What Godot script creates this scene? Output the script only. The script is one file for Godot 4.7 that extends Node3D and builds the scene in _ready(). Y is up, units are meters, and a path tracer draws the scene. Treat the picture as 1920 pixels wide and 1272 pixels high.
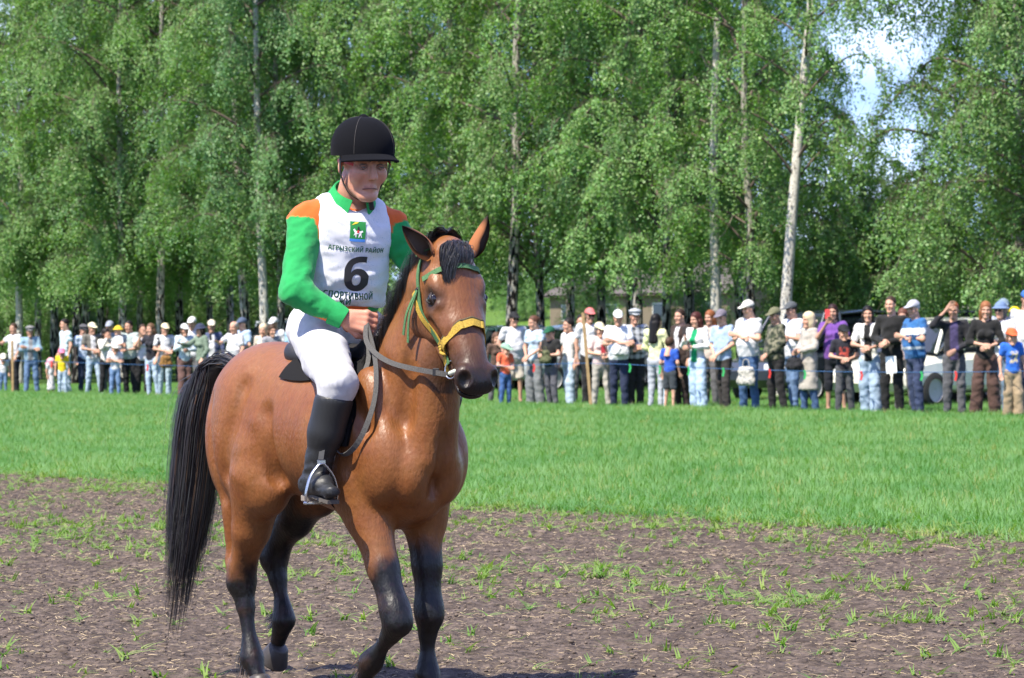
extends Node3D
# A rider on a bay horse walks along a ploughed strip; spectators stand behind a rope before a birch belt.

const F := 6400.0          # focal length in pixels of the 1920 pixel wide photograph
const EYE := Vector3(0, 1.5, 0)
const ALONG := Vector3(0.564, 0, 0.8258)     # the way the track runs
const ACROSS := Vector3(0.8258, 0, -0.564)   # from the camera's side over the track towards the trees
const GRASS_EDGE := 16.1
const CROWD_LINE := 35.2
var cam: Camera3D
var horse_at: Transform3D

func spot(px: float, py: float, d: float) -> Vector3:
	# the point at depth d that lies that many photograph pixels from the corner
	return EYE + cam.basis * Vector3((px - 960.0) / F * d, (636.0 - py) / F * d, -d)

func ground_at(px: float, d: float, y := 0.0) -> Vector3:
	var p := spot(px, 620.0, d)
	return Vector3(p.x, y, p.z)

func crowd_depth(px: float, w: float) -> float:
	# depth at which the sight line through that column crosses the line «w» metres across the track
	var dir := spot(px, 620.0, 1.0) - EYE
	return w / Vector2(dir.x, dir.z).dot(Vector2(ACROSS.x, ACROSS.z))

func _ready() -> void:
	var t0 := Time.get_ticks_msec()
	cam = Camera3D.new()
	cam.name = "camera"
	add_child(cam)
	var pitch := -atan(25.0 / F)
	cam.transform = Transform3D(Basis(Vector3.RIGHT, pitch) * Basis(Vector3(0, 0, 1), -0.0112), EYE)
	cam.fov = rad_to_deg(2.0 * atan(636.0 / F))
	cam.near = 0.5
	cam.far = 1500.0
	var lens := CameraAttributesPhysical.new()
	lens.frustum_focal_length = 80.0
	lens.exposure_aperture = 7.6
	lens.frustum_focus_distance = 13.4
	cam.attributes = lens
	cam.fov = rad_to_deg(2.0 * atan(636.0 / F))
	sky_and_sun()
	horse_at = Transform3D(Basis(Vector3(0.602, 0, 0.799), Vector3.UP, Vector3(-0.799, 0, 0.602)), Vector3(-0.55, 0, -13.5))
	print("start ", Time.get_ticks_msec() - t0)
	build_ground()
	print("ground ", Time.get_ticks_msec() - t0)
	build_trees()
	print("trees ", Time.get_ticks_msec() - t0)
	build_horse()
	print("horse ", Time.get_ticks_msec() - t0)
	build_rider()
	print("rider ", Time.get_ticks_msec() - t0)
	build_tack()
	print("tack ", Time.get_ticks_msec() - t0)
	build_crowd()
	print("crowd ", Time.get_ticks_msec() - t0)
	build_things()
	print("things ", Time.get_ticks_msec() - t0)
	print("done ", Time.get_ticks_msec() - t0)

func sky_and_sun() -> void:
	var we := WorldEnvironment.new()
	we.name = "world_environment"
	var e := Environment.new()
	e.background_mode = Environment.BG_SKY
	var sky := Sky.new()
	var sm := ProceduralSkyMaterial.new()
	sm.sky_top_color = Color(0.16, 0.34, 0.72)
	sm.sky_horizon_color = Color(0.62, 0.76, 0.92)
	sm.sky_curve = 0.12
	sm.ground_bottom_color = Color(0.2, 0.24, 0.14)
	sm.ground_horizon_color = Color(0.5, 0.58, 0.5)
	sm.sun_angle_max = 2.0
	sm.sky_energy_multiplier = 0.95
	sm.sky_cover = clouds()
	sm.sky_cover_modulate = Color(1, 1, 1, 0.75)
	sky.sky_material = sm
	e.sky = sky
	e.tonemap_mode = Environment.TONE_MAPPER_LINEAR
	e.tonemap_exposure = 2.25
	e.sdfgi_enabled = true
	e.ssao_enabled = true
	e.ssil_enabled = true
	we.environment = e
	add_child(we)
	var sun := DirectionalLight3D.new()
	sun.name = "sun"
	sun.light_energy = 1.55
	sun.light_angular_distance = 0.5
	sun.light_color = Color(1.0, 0.965, 0.9)
	sun.shadow_enabled = true
	add_child(sun)
	sun.look_at_from_position(Vector3(-0.369, 0.833, 0.409) * 50.0, Vector3.ZERO, Vector3.UP)

func clouds() -> ImageTexture:
	var w := 1024
	var hh := 512
	var im := Image.create(w, hh, false, Image.FORMAT_RGBA8)
	var nz := FastNoiseLite.new()
	nz.seed = 12
	nz.frequency = 0.9
	nz.fractal_octaves = 6
	nz.fractal_gain = 0.55
	for y in hh:
		var lat := (0.5 - (y + 0.5) / hh) * PI
		for x in w:
			var lon := (x + 0.5) / w * TAU
			var a := 0.0
			if lat > 0.0:
				var up := sin(lat)
				var p := Vector3(cos(lon) * cos(lat), 0, sin(lon) * cos(lat)) / (up + 0.35)
				var f := nz.get_noise_3d(p.x * 1.6, 3.0, p.z * 1.6) + 0.14
				a = smoothstep(0.02, 0.3, f)
			im.set_pixel(x, y, Color(0.95, 0.96, 1.0, a * 0.8))
	return ImageTexture.create_from_image(im)

# ------------------------------------------------------------------ helpers
class Vox:
	# a grid of blended shapes, meshed as surface nets
	var o: Vector3
	var h: float
	var k: float
	var nx: int
	var ny: int
	var nz: int
	var a := PackedFloat32Array()
	func _init(lo: Vector3, hi: Vector3, cell: float, blend: float) -> void:
		o = lo
		h = cell
		k = 1.0 / blend
		nx = int(ceil((hi.x - lo.x) / cell)) + 1
		ny = int(ceil((hi.y - lo.y) / cell)) + 1
		nz = int(ceil((hi.z - lo.z) / cell)) + 1
		a.resize(nx * ny * nz)
		a.fill(0.0)
	func cap(p0: Vector3, p1: Vector3, r0: float, r1: float, sq := 1.0, ax := Vector3(0, 0, 1)) -> void:
		var rm := maxf(r0, r1)
		var pad := rm * maxf(1.0, sq) + 5.0 / k
		var lo := (p0.min(p1) - Vector3.ONE * pad - o) / h
		var hi := (p0.max(p1) + Vector3.ONE * pad - o) / h
		var x0 := maxi(0, int(lo.x))
		var x1 := mini(nx - 1, int(hi.x) + 1)
		var y0 := maxi(0, int(lo.y))
		var y1 := mini(ny - 1, int(hi.y) + 1)
		var z0 := maxi(0, int(lo.z))
		var z1 := mini(nz - 1, int(hi.z) + 1)
		var ba := p1 - p0
		var bb := maxf(ba.length_squared(), 1e-9)
		var flat := sq != 1.0
		var sf := 1.0 / sq - 1.0
		var fac := sqrt(minf(sq, 1.0))
		var dr := r1 - r0
		var lim := 5.0 / k
		for z in range(z0, z1 + 1):
			for y in range(y0, y1 + 1):
				var i := x0 + nx * (y + ny * z)
				var p := Vector3(o.x + x0 * h, o.y + y * h, o.z + z * h) - p0
				for x in range(x0, x1 + 1):
					var q := p
					if flat:
						q += ax * (q.dot(ax) * sf)
					var t := clampf(q.dot(ba) / bb, 0.0, 1.0)
					var d := ((q - ba * t).length() - r0 - dr * t) * fac
					if d < lim:
						a[i] += exp(-k * d)
					i += 1
					p.x += h
	func ell(c: Vector3, r: Vector3, b := Basis.IDENTITY, cut := false) -> void:
		var rm := maxf(r.x, maxf(r.y, r.z))
		var pad := rm + 5.0 / k
		var lo := (c - Vector3.ONE * pad - o) / h
		var hi := (c + Vector3.ONE * pad - o) / h
		var x0 := maxi(0, int(lo.x))
		var x1 := mini(nx - 1, int(hi.x) + 1)
		var y0 := maxi(0, int(lo.y))
		var y1 := mini(ny - 1, int(hi.y) + 1)
		var z0 := maxi(0, int(lo.z))
		var z1 := mini(nz - 1, int(hi.z) + 1)
		var inv := b.transposed()
		var lim := 5.0 / k
		var ri := Vector3.ONE / r
		for z in range(z0, z1 + 1):
			for y in range(y0, y1 + 1):
				var i := x0 + nx * (y + ny * z)
				var p := Vector3(o.x + x0 * h, o.y + y * h, o.z + z * h) - c
				for x in range(x0, x1 + 1):
					var q := (inv * p) * ri
					var k0 := q.length()
					var d := k0 * (k0 - 1.0) / maxf((q * ri).length(), 1e-6)
					if k0 < 1e-4:
						d = -rm
					if d < lim:
						if cut:
							a[i] = 1.0 / (1.0 / maxf(a[i], 1e-30) + exp(minf(-k * d, 60.0)))
						else:
							a[i] += exp(-k * d)
					i += 1
					p.x += h
	func half(point: Vector3, nrm: Vector3) -> void:
		# cut away everything on the side the normal points to
		for z in nz:
			for y in ny:
				var i := nx * (y + ny * z)
				var p := Vector3(o.x, o.y + y * h, o.z + z * h) - point
				for x in nx:
					var d := p.dot(nrm)
					if d > -0.1:
						a[i] = 1.0 / (1.0 / maxf(a[i], 1e-30) + exp(minf(k * d, 60.0)))
					i += 1
					p.x += h
	func depth(p: Vector3) -> float:
		# distance to the surface, read from the grid
		var q := (p - o) / h
		var x := clampi(int(q.x), 0, nx - 2)
		var y := clampi(int(q.y), 0, ny - 2)
		var z := clampi(int(q.z), 0, nz - 2)
		var f := q - Vector3(x, y, z)
		var i := x + nx * (y + ny * z)
		var c := nx * ny
		var e0 := lerpf(lerpf(log(a[i] + 1e-12), log(a[i + 1] + 1e-12), f.x), lerpf(log(a[i + nx] + 1e-12), log(a[i + nx + 1] + 1e-12), f.x), f.y)
		var e1 := lerpf(lerpf(log(a[i + c] + 1e-12), log(a[i + c + 1] + 1e-12), f.x), lerpf(log(a[i + c + nx] + 1e-12), log(a[i + c + nx + 1] + 1e-12), f.x), f.y)
		return -lerpf(e0, e1, f.z) / k
	func slope(p: Vector3) -> Vector3:
		var e := h
		return Vector3(depth(p + Vector3(e, 0, 0)) - depth(p - Vector3(e, 0, 0)), depth(p + Vector3(0, e, 0)) - depth(p - Vector3(0, e, 0)), depth(p + Vector3(0, 0, e)) - depth(p - Vector3(0, 0, e))).normalized()
	func land(p: Vector3, dir: Vector3) -> Vector3:
		# where a line from p along dir meets the surface
		for i in 40:
			var d := depth(p)
			if absf(d) < 0.0004:
				break
			p += dir * clampf(d, -0.02, 0.02)
		return p
	func arrays(tint = null) -> Array:
		var vs := PackedVector3Array()
		var ns := PackedVector3Array()
		var ids := PackedInt32Array()
		var vid := PackedInt32Array()
		vid.resize(a.size())
		vid.fill(-1)
		var sx := 1
		var sy := nx
		var sz := nx * ny
		for z in nz - 1:
			for y in ny - 1:
				var i := nx * (y + ny * z)
				var m1 := (1 if a[i] >= 1.0 else 0) + (2 if a[i + sy] >= 1.0 else 0) + (4 if a[i + sz] >= 1.0 else 0) + (8 if a[i + sy + sz] >= 1.0 else 0)
				for x in nx - 1:
					var m0 := m1
					var j := i + 1
					m1 = (1 if a[j] >= 1.0 else 0) + (2 if a[j + sy] >= 1.0 else 0) + (4 if a[j + sz] >= 1.0 else 0) + (8 if a[j + sy + sz] >= 1.0 else 0)
					if (m0 == 0 and m1 == 0) or (m0 == 15 and m1 == 15):
						i += 1
						continue
					var v0 := log(a[i] + 1e-12)
					var v1 := log(a[j] + 1e-12)
					var v2 := log(a[i + sy] + 1e-12)
					var v3 := log(a[j + sy] + 1e-12)
					var v4 := log(a[i + sz] + 1e-12)
					var v5 := log(a[j + sz] + 1e-12)
					var v6 := log(a[i + sy + sz] + 1e-12)
					var v7 := log(a[j + sy + sz] + 1e-12)
					var s := Vector3.ZERO
					var c := 0
					if (v0 >= 0) != (v1 >= 0):
						s += Vector3(v0 / (v0 - v1), 0, 0); c += 1
					if (v2 >= 0) != (v3 >= 0):
						s += Vector3(v2 / (v2 - v3), 1, 0); c += 1
					if (v4 >= 0) != (v5 >= 0):
						s += Vector3(v4 / (v4 - v5), 0, 1); c += 1
					if (v6 >= 0) != (v7 >= 0):
						s += Vector3(v6 / (v6 - v7), 1, 1); c += 1
					if (v0 >= 0) != (v2 >= 0):
						s += Vector3(0, v0 / (v0 - v2), 0); c += 1
					if (v1 >= 0) != (v3 >= 0):
						s += Vector3(1, v1 / (v1 - v3), 0); c += 1
					if (v4 >= 0) != (v6 >= 0):
						s += Vector3(0, v4 / (v4 - v6), 1); c += 1
					if (v5 >= 0) != (v7 >= 0):
						s += Vector3(1, v5 / (v5 - v7), 1); c += 1
					if (v0 >= 0) != (v4 >= 0):
						s += Vector3(0, 0, v0 / (v0 - v4)); c += 1
					if (v1 >= 0) != (v5 >= 0):
						s += Vector3(1, 0, v1 / (v1 - v5)); c += 1
					if (v2 >= 0) != (v6 >= 0):
						s += Vector3(0, 1, v2 / (v2 - v6)); c += 1
					if (v3 >= 0) != (v7 >= 0):
						s += Vector3(1, 1, v3 / (v3 - v7)); c += 1
					vid[i] = vs.size()
					vs.append(o + (Vector3(x, y, z) + s / maxf(c, 1)) * h)
					ns.append(-Vector3(v1 + v3 + v5 + v7 - v0 - v2 - v4 - v6, v2 + v3 + v6 + v7 - v0 - v1 - v4 - v5, v4 + v5 + v6 + v7 - v0 - v1 - v2 - v3).normalized())
					i += 1
		for z in range(1, nz - 1):
			for y in range(1, ny - 1):
				var i := 1 + nx * (y + ny * z)
				for x in range(1, nx - 1):
					if vid[i] >= 0:
						var s0 := a[i] >= 1.0
						if s0 != (a[i + sx] >= 1.0):
							_quad(ids, vid[i - sy - sz], vid[i - sz], vid[i], vid[i - sy], s0)
						if s0 != (a[i + sy] >= 1.0):
							_quad(ids, vid[i - sz - sx], vid[i - sx], vid[i], vid[i - sz], s0)
						if s0 != (a[i + sz] >= 1.0):
							_quad(ids, vid[i - sx - sy], vid[i - sy], vid[i], vid[i - sx], s0)
					i += 1
		var out := []
		out.resize(Mesh.ARRAY_MAX)
		out[Mesh.ARRAY_VERTEX] = vs
		out[Mesh.ARRAY_NORMAL] = ns
		out[Mesh.ARRAY_INDEX] = ids
		if tint != null:
			var cs := PackedColorArray()
			cs.resize(vs.size())
			for q in vs.size():
				cs[q] = tint.call(vs[q], ns[q])
			out[Mesh.ARRAY_COLOR] = cs
		return out
	func _quad(ids: PackedInt32Array, p: int, q: int, r: int, s: int, inside: bool) -> void:
		if p < 0 or q < 0 or r < 0 or s < 0:
			return
		if inside:
			ids.append_array(PackedInt32Array([p, r, q, p, s, r]))
		else:
			ids.append_array(PackedInt32Array([p, q, r, p, r, s]))

class Geo:
	# collects triangles for one mesh
	var v := PackedVector3Array()
	var n := PackedVector3Array()
	var c := PackedColorArray()
	var uv := PackedVector2Array()
	var id := PackedInt32Array()
	var col := Color.WHITE
	func vert(p: Vector3, nn: Vector3, t := Vector2.ZERO) -> int:
		v.append(p)
		n.append(nn)
		c.append(col)
		uv.append(t)
		return v.size() - 1
	func tri(x: int, y: int, z: int) -> void:
		id.append(x)
		id.append(y)
		id.append(z)
	func quad(p: Vector3, q: Vector3, r: Vector3, s: Vector3) -> void:
		# corners counter-clockwise seen from the front
		var nn := (q - p).cross(r - p).normalized()
		var i := vert(p, nn, Vector2(0, 1))
		vert(q, nn, Vector2(1, 1))
		vert(r, nn, Vector2(1, 0))
		vert(s, nn, Vector2(0, 0))
		id.append_array(PackedInt32Array([i, i + 2, i + 1, i, i + 3, i + 2]))
	func box(t: Transform3D, s: Vector3, bev := 0.0) -> void:
		var e := s * 0.5
		if bev <= 0.0:
			for ax in 3:
				for sg in [-1.0, 1.0]:
					var nv := Vector3.ZERO
					nv[ax] = sg
					var u := Vector3.ZERO
					u[(ax + 1) % 3] = 1.0
					var w := nv.cross(u)
					var ct := nv * e
					var uu := u * e
					var ww := w * e
					quad(t * (ct - uu - ww), t * (ct + uu - ww), t * (ct + uu + ww), t * (ct - uu + ww))
			return
		# a box with chamfered edges: 24 corner points
		for ax in 3:
			for sg in [-1.0, 1.0]:
				var nv := Vector3.ZERO
				nv[ax] = sg
				var u := Vector3.ZERO
				u[(ax + 1) % 3] = 1.0
				var w := nv.cross(u)
				var ct := nv * e
				var uu := u * (e - Vector3.ONE * bev)
				var ww := w * (e - Vector3.ONE * bev)
				quad(t * (ct - uu - ww), t * (ct + uu - ww), t * (ct + uu + ww), t * (ct - uu + ww))
		for ax in 3:
			for s1 in [-1.0, 1.0]:
				for s2 in [-1.0, 1.0]:
					var a0 := Vector3.ZERO
					a0[ax] = e[ax] - bev
					var b1 := (ax + 1) % 3
					var b2 := (ax + 2) % 3
					var p := Vector3.ZERO
					p[b1] = s1 * e[b1]
					p[b2] = s2 * (e[b2] - bev)
					var q := Vector3.ZERO
					q[b1] = s1 * (e[b1] - bev)
					q[b2] = s2 * e[b2]
					if s1 * s2 > 0:
						quad(t * (p - a0), t * (q - a0), t * (q + a0), t * (p + a0))
					else:
						quad(t * (q - a0), t * (p - a0), t * (p + a0), t * (q + a0))
	func tube(pts: PackedVector3Array, rad: PackedFloat32Array, sides := 8, flat := 1.0, side := Vector3.ZERO, caps := true) -> void:
		# flat < 1 squashes the section across the direction «side» is perpendicular to
		var cnt := pts.size()
		var up := side
		var base := v.size()
		for i in cnt:
			var dir := (pts[mini(i + 1, cnt - 1)] - pts[maxi(i - 1, 0)]).normalized()
			if up == Vector3.ZERO:
				up = dir.cross(Vector3.RIGHT if absf(dir.x) < 0.8 else Vector3.UP)
			var s1 := (up - dir * up.dot(dir)).normalized()
			up = s1 if side == Vector3.ZERO else side
			var s2 := dir.cross(s1)
			for j in sides:
				var an := TAU * j / sides
				var cs := cos(an)
				var sn := sin(an)
				vert(pts[i] + (s1 * cs + s2 * sn * flat) * rad[i], (s1 * cs * flat + s2 * sn).normalized(), Vector2(float(j) / sides, float(i) / cnt))
		for i in cnt - 1:
			for j in sides:
				var j2 := (j + 1) % sides
				var p := base + i * sides + j
				var q := base + i * sides + j2
				id.append_array(PackedInt32Array([p, p + sides, q, q, p + sides, q + sides]))
		if caps:
			for e in [0, cnt - 1]:
				var dir := (pts[1] - pts[0]).normalized() * -1.0 if e == 0 else (pts[cnt - 1] - pts[cnt - 2]).normalized()
				var m := vert(pts[e] + dir * rad[e] * 0.3, dir)
				for j in sides:
					var p: int = base + e * sides + j
					var q: int = base + e * sides + (j + 1) % sides
					if e == 0:
						tri(m, p, q)
					else:
						tri(m, q, p)
	func lathe(t: Transform3D, prof: PackedVector2Array, sides := 16, squash := Vector2.ONE) -> void:
		# profile of (radius, height), bottom to top, turned about y
		var base := v.size()
		var cnt := prof.size()
		for i in cnt:
			var d := prof[mini(i + 1, cnt - 1)] - prof[maxi(i - 1, 0)]
			for j in sides + 1:
				var an := TAU * j / sides
				var cs := cos(an) * squash.x
				var sn := sin(an) * squash.y
				vert(t * Vector3(prof[i].x * cs, prof[i].y, prof[i].x * sn), (t.basis * Vector3(d.y * cos(an), -d.x, d.y * sin(an))).normalized(), Vector2(float(j) / sides, float(i) / (cnt - 1)))
		for i in cnt - 1:
			for j in sides:
				var p := base + i * (sides + 1) + j
				id.append_array(PackedInt32Array([p, p + 1, p + sides + 1, p + 1, p + sides + 2, p + sides + 1]))
	func strap(pts: PackedVector3Array, nrm: PackedVector3Array, width: float, thick: float) -> void:
		# a flat strap lying on a surface, with thickness
		var cnt := pts.size()
		for i in cnt - 1:
			var rows := []
			for e in [i, i + 1]:
				var dir: Vector3 = (pts[mini(e + 1, cnt - 1)] - pts[maxi(e - 1, 0)]).normalized()
				var nn: Vector3 = (nrm[e] - dir * nrm[e].dot(dir)).normalized()
				var sd: Vector3 = dir.cross(nn) * width * 0.5
				rows.append([pts[e] - sd, pts[e] + sd, pts[e] + sd + nn * thick, pts[e] - sd + nn * thick])
			var r0: Array = rows[0]
			var r1: Array = rows[1]
			for j in 4:
				var j2 := (j + 1) % 4
				quad(r0[j], r1[j], r1[j2], r0[j2])
			if i == 0:
				quad(r0[0], r0[1], r0[2], r0[3])
			if i == cnt - 2:
				quad(r1[3], r1[2], r1[1], r1[0])
	func add(arr: Array, t: Transform3D, tint = null) -> void:
		var base := v.size()
		var vs: PackedVector3Array = arr[Mesh.ARRAY_VERTEX]
		var ns: PackedVector3Array = arr[Mesh.ARRAY_NORMAL]
		var has: bool = arr[Mesh.ARRAY_COLOR] != null
		for i in vs.size():
			v.append(t * vs[i])
			n.append((t.basis * ns[i]).normalized())
			c.append(col * (arr[Mesh.ARRAY_COLOR][i] if has else Color.WHITE))
			uv.append(Vector2.ZERO)
		for i in arr[Mesh.ARRAY_INDEX]:
			id.append(i + base)
	func arrays() -> Array:
		var out := []
		out.resize(Mesh.ARRAY_MAX)
		out[Mesh.ARRAY_VERTEX] = v
		out[Mesh.ARRAY_NORMAL] = n
		out[Mesh.ARRAY_COLOR] = c
		out[Mesh.ARRAY_TEX_UV] = uv
		out[Mesh.ARRAY_INDEX] = id
		return out
	func mesh() -> ArrayMesh:
		var m := ArrayMesh.new()
		m.add_surface_from_arrays(Mesh.PRIMITIVE_TRIANGLES, arrays())
		return m

func to_mesh(arr: Array) -> ArrayMesh:
	var m := ArrayMesh.new()
	m.add_surface_from_arrays(Mesh.PRIMITIVE_TRIANGLES, arr)
	return m

func mat(lin: Color, rough := 0.8, spec := 0.5, vc := false) -> StandardMaterial3D:
	var m := StandardMaterial3D.new()
	m.albedo_color = lin.linear_to_srgb()
	m.roughness = rough
	m.metallic_specular = spec
	m.vertex_color_use_as_albedo = vc
	return m

var noise_cache := {}
func noise_tex(freq: float, lo: float, hi: float, size := 256, sd := 1, normal := false) -> NoiseTexture2D:
	var key := "%s_%s_%s_%s_%s_%s" % [freq, lo, hi, size, sd, normal]
	if noise_cache.has(key):
		return noise_cache[key]
	var nz := FastNoiseLite.new()
	nz.seed = sd
	nz.frequency = freq
	nz.fractal_octaves = 4
	var t := NoiseTexture2D.new()
	t.width = size
	t.height = size
	t.seamless = true
	t.noise = nz
	if normal:
		t.as_normal_map = true
		t.bump_strength = hi
	else:
		var g := Gradient.new()
		g.set_color(0, Color(lo, lo, lo))
		g.set_color(1, Color(hi, hi, hi))
		t.color_ramp = g
	noise_cache[key] = t
	return t

func cloth(lin: Color, bump := 0.6, scale := 3.0) -> StandardMaterial3D:
	var m := mat(lin, 0.85, 0.3)
	m.albedo_texture = noise_tex(0.02, 0.82, 1.0, 256, 5)
	m.uv1_triplanar = true
	m.uv1_scale = Vector3.ONE * scale
	m.rim_enabled = true
	m.rim = 0.25
	m.heightmap_enabled = true
	m.heightmap_texture = noise_tex(0.012, 0.0, 1.0, 256, 9)
	m.heightmap_scale = bump
	return m

var names := {}
func numbered(called: String) -> String:
	if not names.has(called):
		names[called] = 0
		return called
	names[called] += 1
	return "%s_%03d" % [called, names[called]]

func thing(called: String, label: String, category: String, at := Transform3D.IDENTITY, group := "") -> Node3D:
	var o := Node3D.new()
	o.name = numbered(called)
	add_child(o)
	o.transform = at
	o.set_meta("label", label)
	o.set_meta("category", category)
	if group:
		o.set_meta("group", group)
	return o

func part(called: String, m: Mesh, ma: Material, parent: Node, at := Transform3D.IDENTITY) -> MeshInstance3D:
	var o := MeshInstance3D.new()
	o.name = called
	o.mesh = m
	o.material_override = ma
	o.transform = at
	parent.add_child(o, true)
	return o

func struct(called: String, m: Mesh, ma: Material) -> MeshInstance3D:
	var o := part(called, m, ma, self)
	o.set_meta("kind", "structure")
	return o

func rng(sd: int) -> RandomNumberGenerator:
	var r := RandomNumberGenerator.new()
	r.seed = sd
	return r

func curve(pts: Array, steps: int) -> PackedVector3Array:
	# a smooth line through the points
	var out := PackedVector3Array()
	var cnt := pts.size()
	for i in cnt - 1:
		for s in steps:
			out.append((pts[i] as Vector3).cubic_interpolate(pts[i + 1], pts[maxi(i - 1, 0)], pts[mini(i + 2, cnt - 1)], float(s) / steps))
	out.append(pts[cnt - 1])
	return out

func fill(cnt: int, r0: float, r1: float) -> PackedFloat32Array:
	var out := PackedFloat32Array()
	for i in cnt:
		out.append(lerpf(r0, r1, float(i) / maxf(cnt - 1, 1)))
	return out

func shifted(arr: Array, by: Vector3) -> Array:
	var vs: PackedVector3Array = arr[Mesh.ARRAY_VERTEX]
	for i in vs.size():
		vs[i] -= by
	arr[Mesh.ARRAY_VERTEX] = vs
	return arr

func wrinkled(arr: Array, off) -> Array:
	# moves every point along its normal by off(point) and finds the normals again
	var vs: PackedVector3Array = arr[Mesh.ARRAY_VERTEX]
	var ns: PackedVector3Array = arr[Mesh.ARRAY_NORMAL]
	for i in vs.size():
		vs[i] += ns[i] * off.call(vs[i])
	var nn := PackedVector3Array()
	nn.resize(vs.size())
	var ids: PackedInt32Array = arr[Mesh.ARRAY_INDEX]
	for i in range(0, ids.size(), 3):
		var c := (vs[ids[i + 2]] - vs[ids[i]]).cross(vs[ids[i + 1]] - vs[ids[i]])
		nn[ids[i]] += c
		nn[ids[i + 1]] += c
		nn[ids[i + 2]] += c
	for i in nn.size():
		nn[i] = nn[i].normalized()
	arr[Mesh.ARRAY_VERTEX] = vs
	arr[Mesh.ARRAY_NORMAL] = nn
	return arr

# ------------------------------------------------------------------ the horse
const POLL := Vector3(0.555, 1.80, 0)
const HEAD_A := Vector3(0.406, -0.912, 0.057)
const HEAD_N := Vector3(0.903, 0.41, 0.127)
const HEAD_W := Vector3(-0.139, 0, 0.990)
const WS := 1.33            # breadth of the head

func hd(u: float, v: float, w: float) -> Vector3:
	return POLL + HEAD_A * u + HEAD_N * v + HEAD_W * (w * WS)

func coat(p: Vector3, _n: Vector3) -> Color:
	var bay := Color(0.285, 0.100, 0.030)
	var warm := Color(0.345, 0.137, 0.045)
	var dark := Color(0.05, 0.03, 0.022)
	var black := Color(0.013, 0.012, 0.013)
	var f: float = coat_noise.get_noise_3d(p.x * 5.0, p.y * 5.0, p.z * 5.0)
	var g: float = coat_noise.get_noise_3d(p.x * 40.0, p.y * 22.0, p.z * 40.0)
	var c := bay.lerp(warm, clampf(0.5 + f * 1.2, 0.0, 1.0))
	c = c * (1.0 + 0.07 * g)
	# black points: the legs
	var edge := 0.60 if p.x > -0.3 else 0.50
	if p.x > -0.3 and p.z < 0.0:
		edge = 0.62
	if p.x < -0.3 and p.z < 0.0:
		edge = 0.74
	if p.x > -0.3 and p.z > 0.0:
		edge = 0.52 + 1.1 * clampf(p.x - 0.2, -0.1, 0.12)
	var lg := smoothstep(edge + 0.09, edge - 0.06, p.y + f * 0.09 + g * 0.02)
	c = c.lerp(black * (1.0 + 0.6 * g), lg)
	# the head: darker mask towards the muzzle
	var r := p - POLL
	var u := r.dot(HEAD_A)
	if p.x > 0.36 and p.y > 1.15 and u > -0.05:
		var v := r.dot(HEAD_N)
		if v > -0.27 and u < 0.75:
			c = c.lerp(Color(0.23, 0.1, 0.05), 0.55 * smoothstep(0.08, 0.3, u))
			c = c.lerp(dark, smoothstep(0.3, 0.5, u + f * 0.06) * 0.85)
			c = c.lerp(black * 1.6, smoothstep(0.46, 0.56, u + f * 0.03))
			var ed := minf((p - hd(0.185, -0.066, 0.08)).length(), (p - hd(0.185, -0.066, -0.08)).length())
			c = c.lerp(dark, smoothstep(0.075, 0.03, ed) * 0.85)
			var nd := minf((p - hd(0.536, -0.026, 0.054)).length(), (p - hd(0.536, -0.026, -0.054)).length())
			c = c.lerp(Color(0.004, 0.003, 0.003), smoothstep(0.032, 0.022, nd))
	# darker patches scattered by noise over the summer coat
	c = c.lerp(Color(0.12, 0.055, 0.03), 0.3 * smoothstep(0.1, 0.6, f + 0.25 * g))
	return c * 0.66

var coat_noise := FastNoiseLite.new()
var head_vox: Vox
var trunk_vox: Vox

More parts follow.
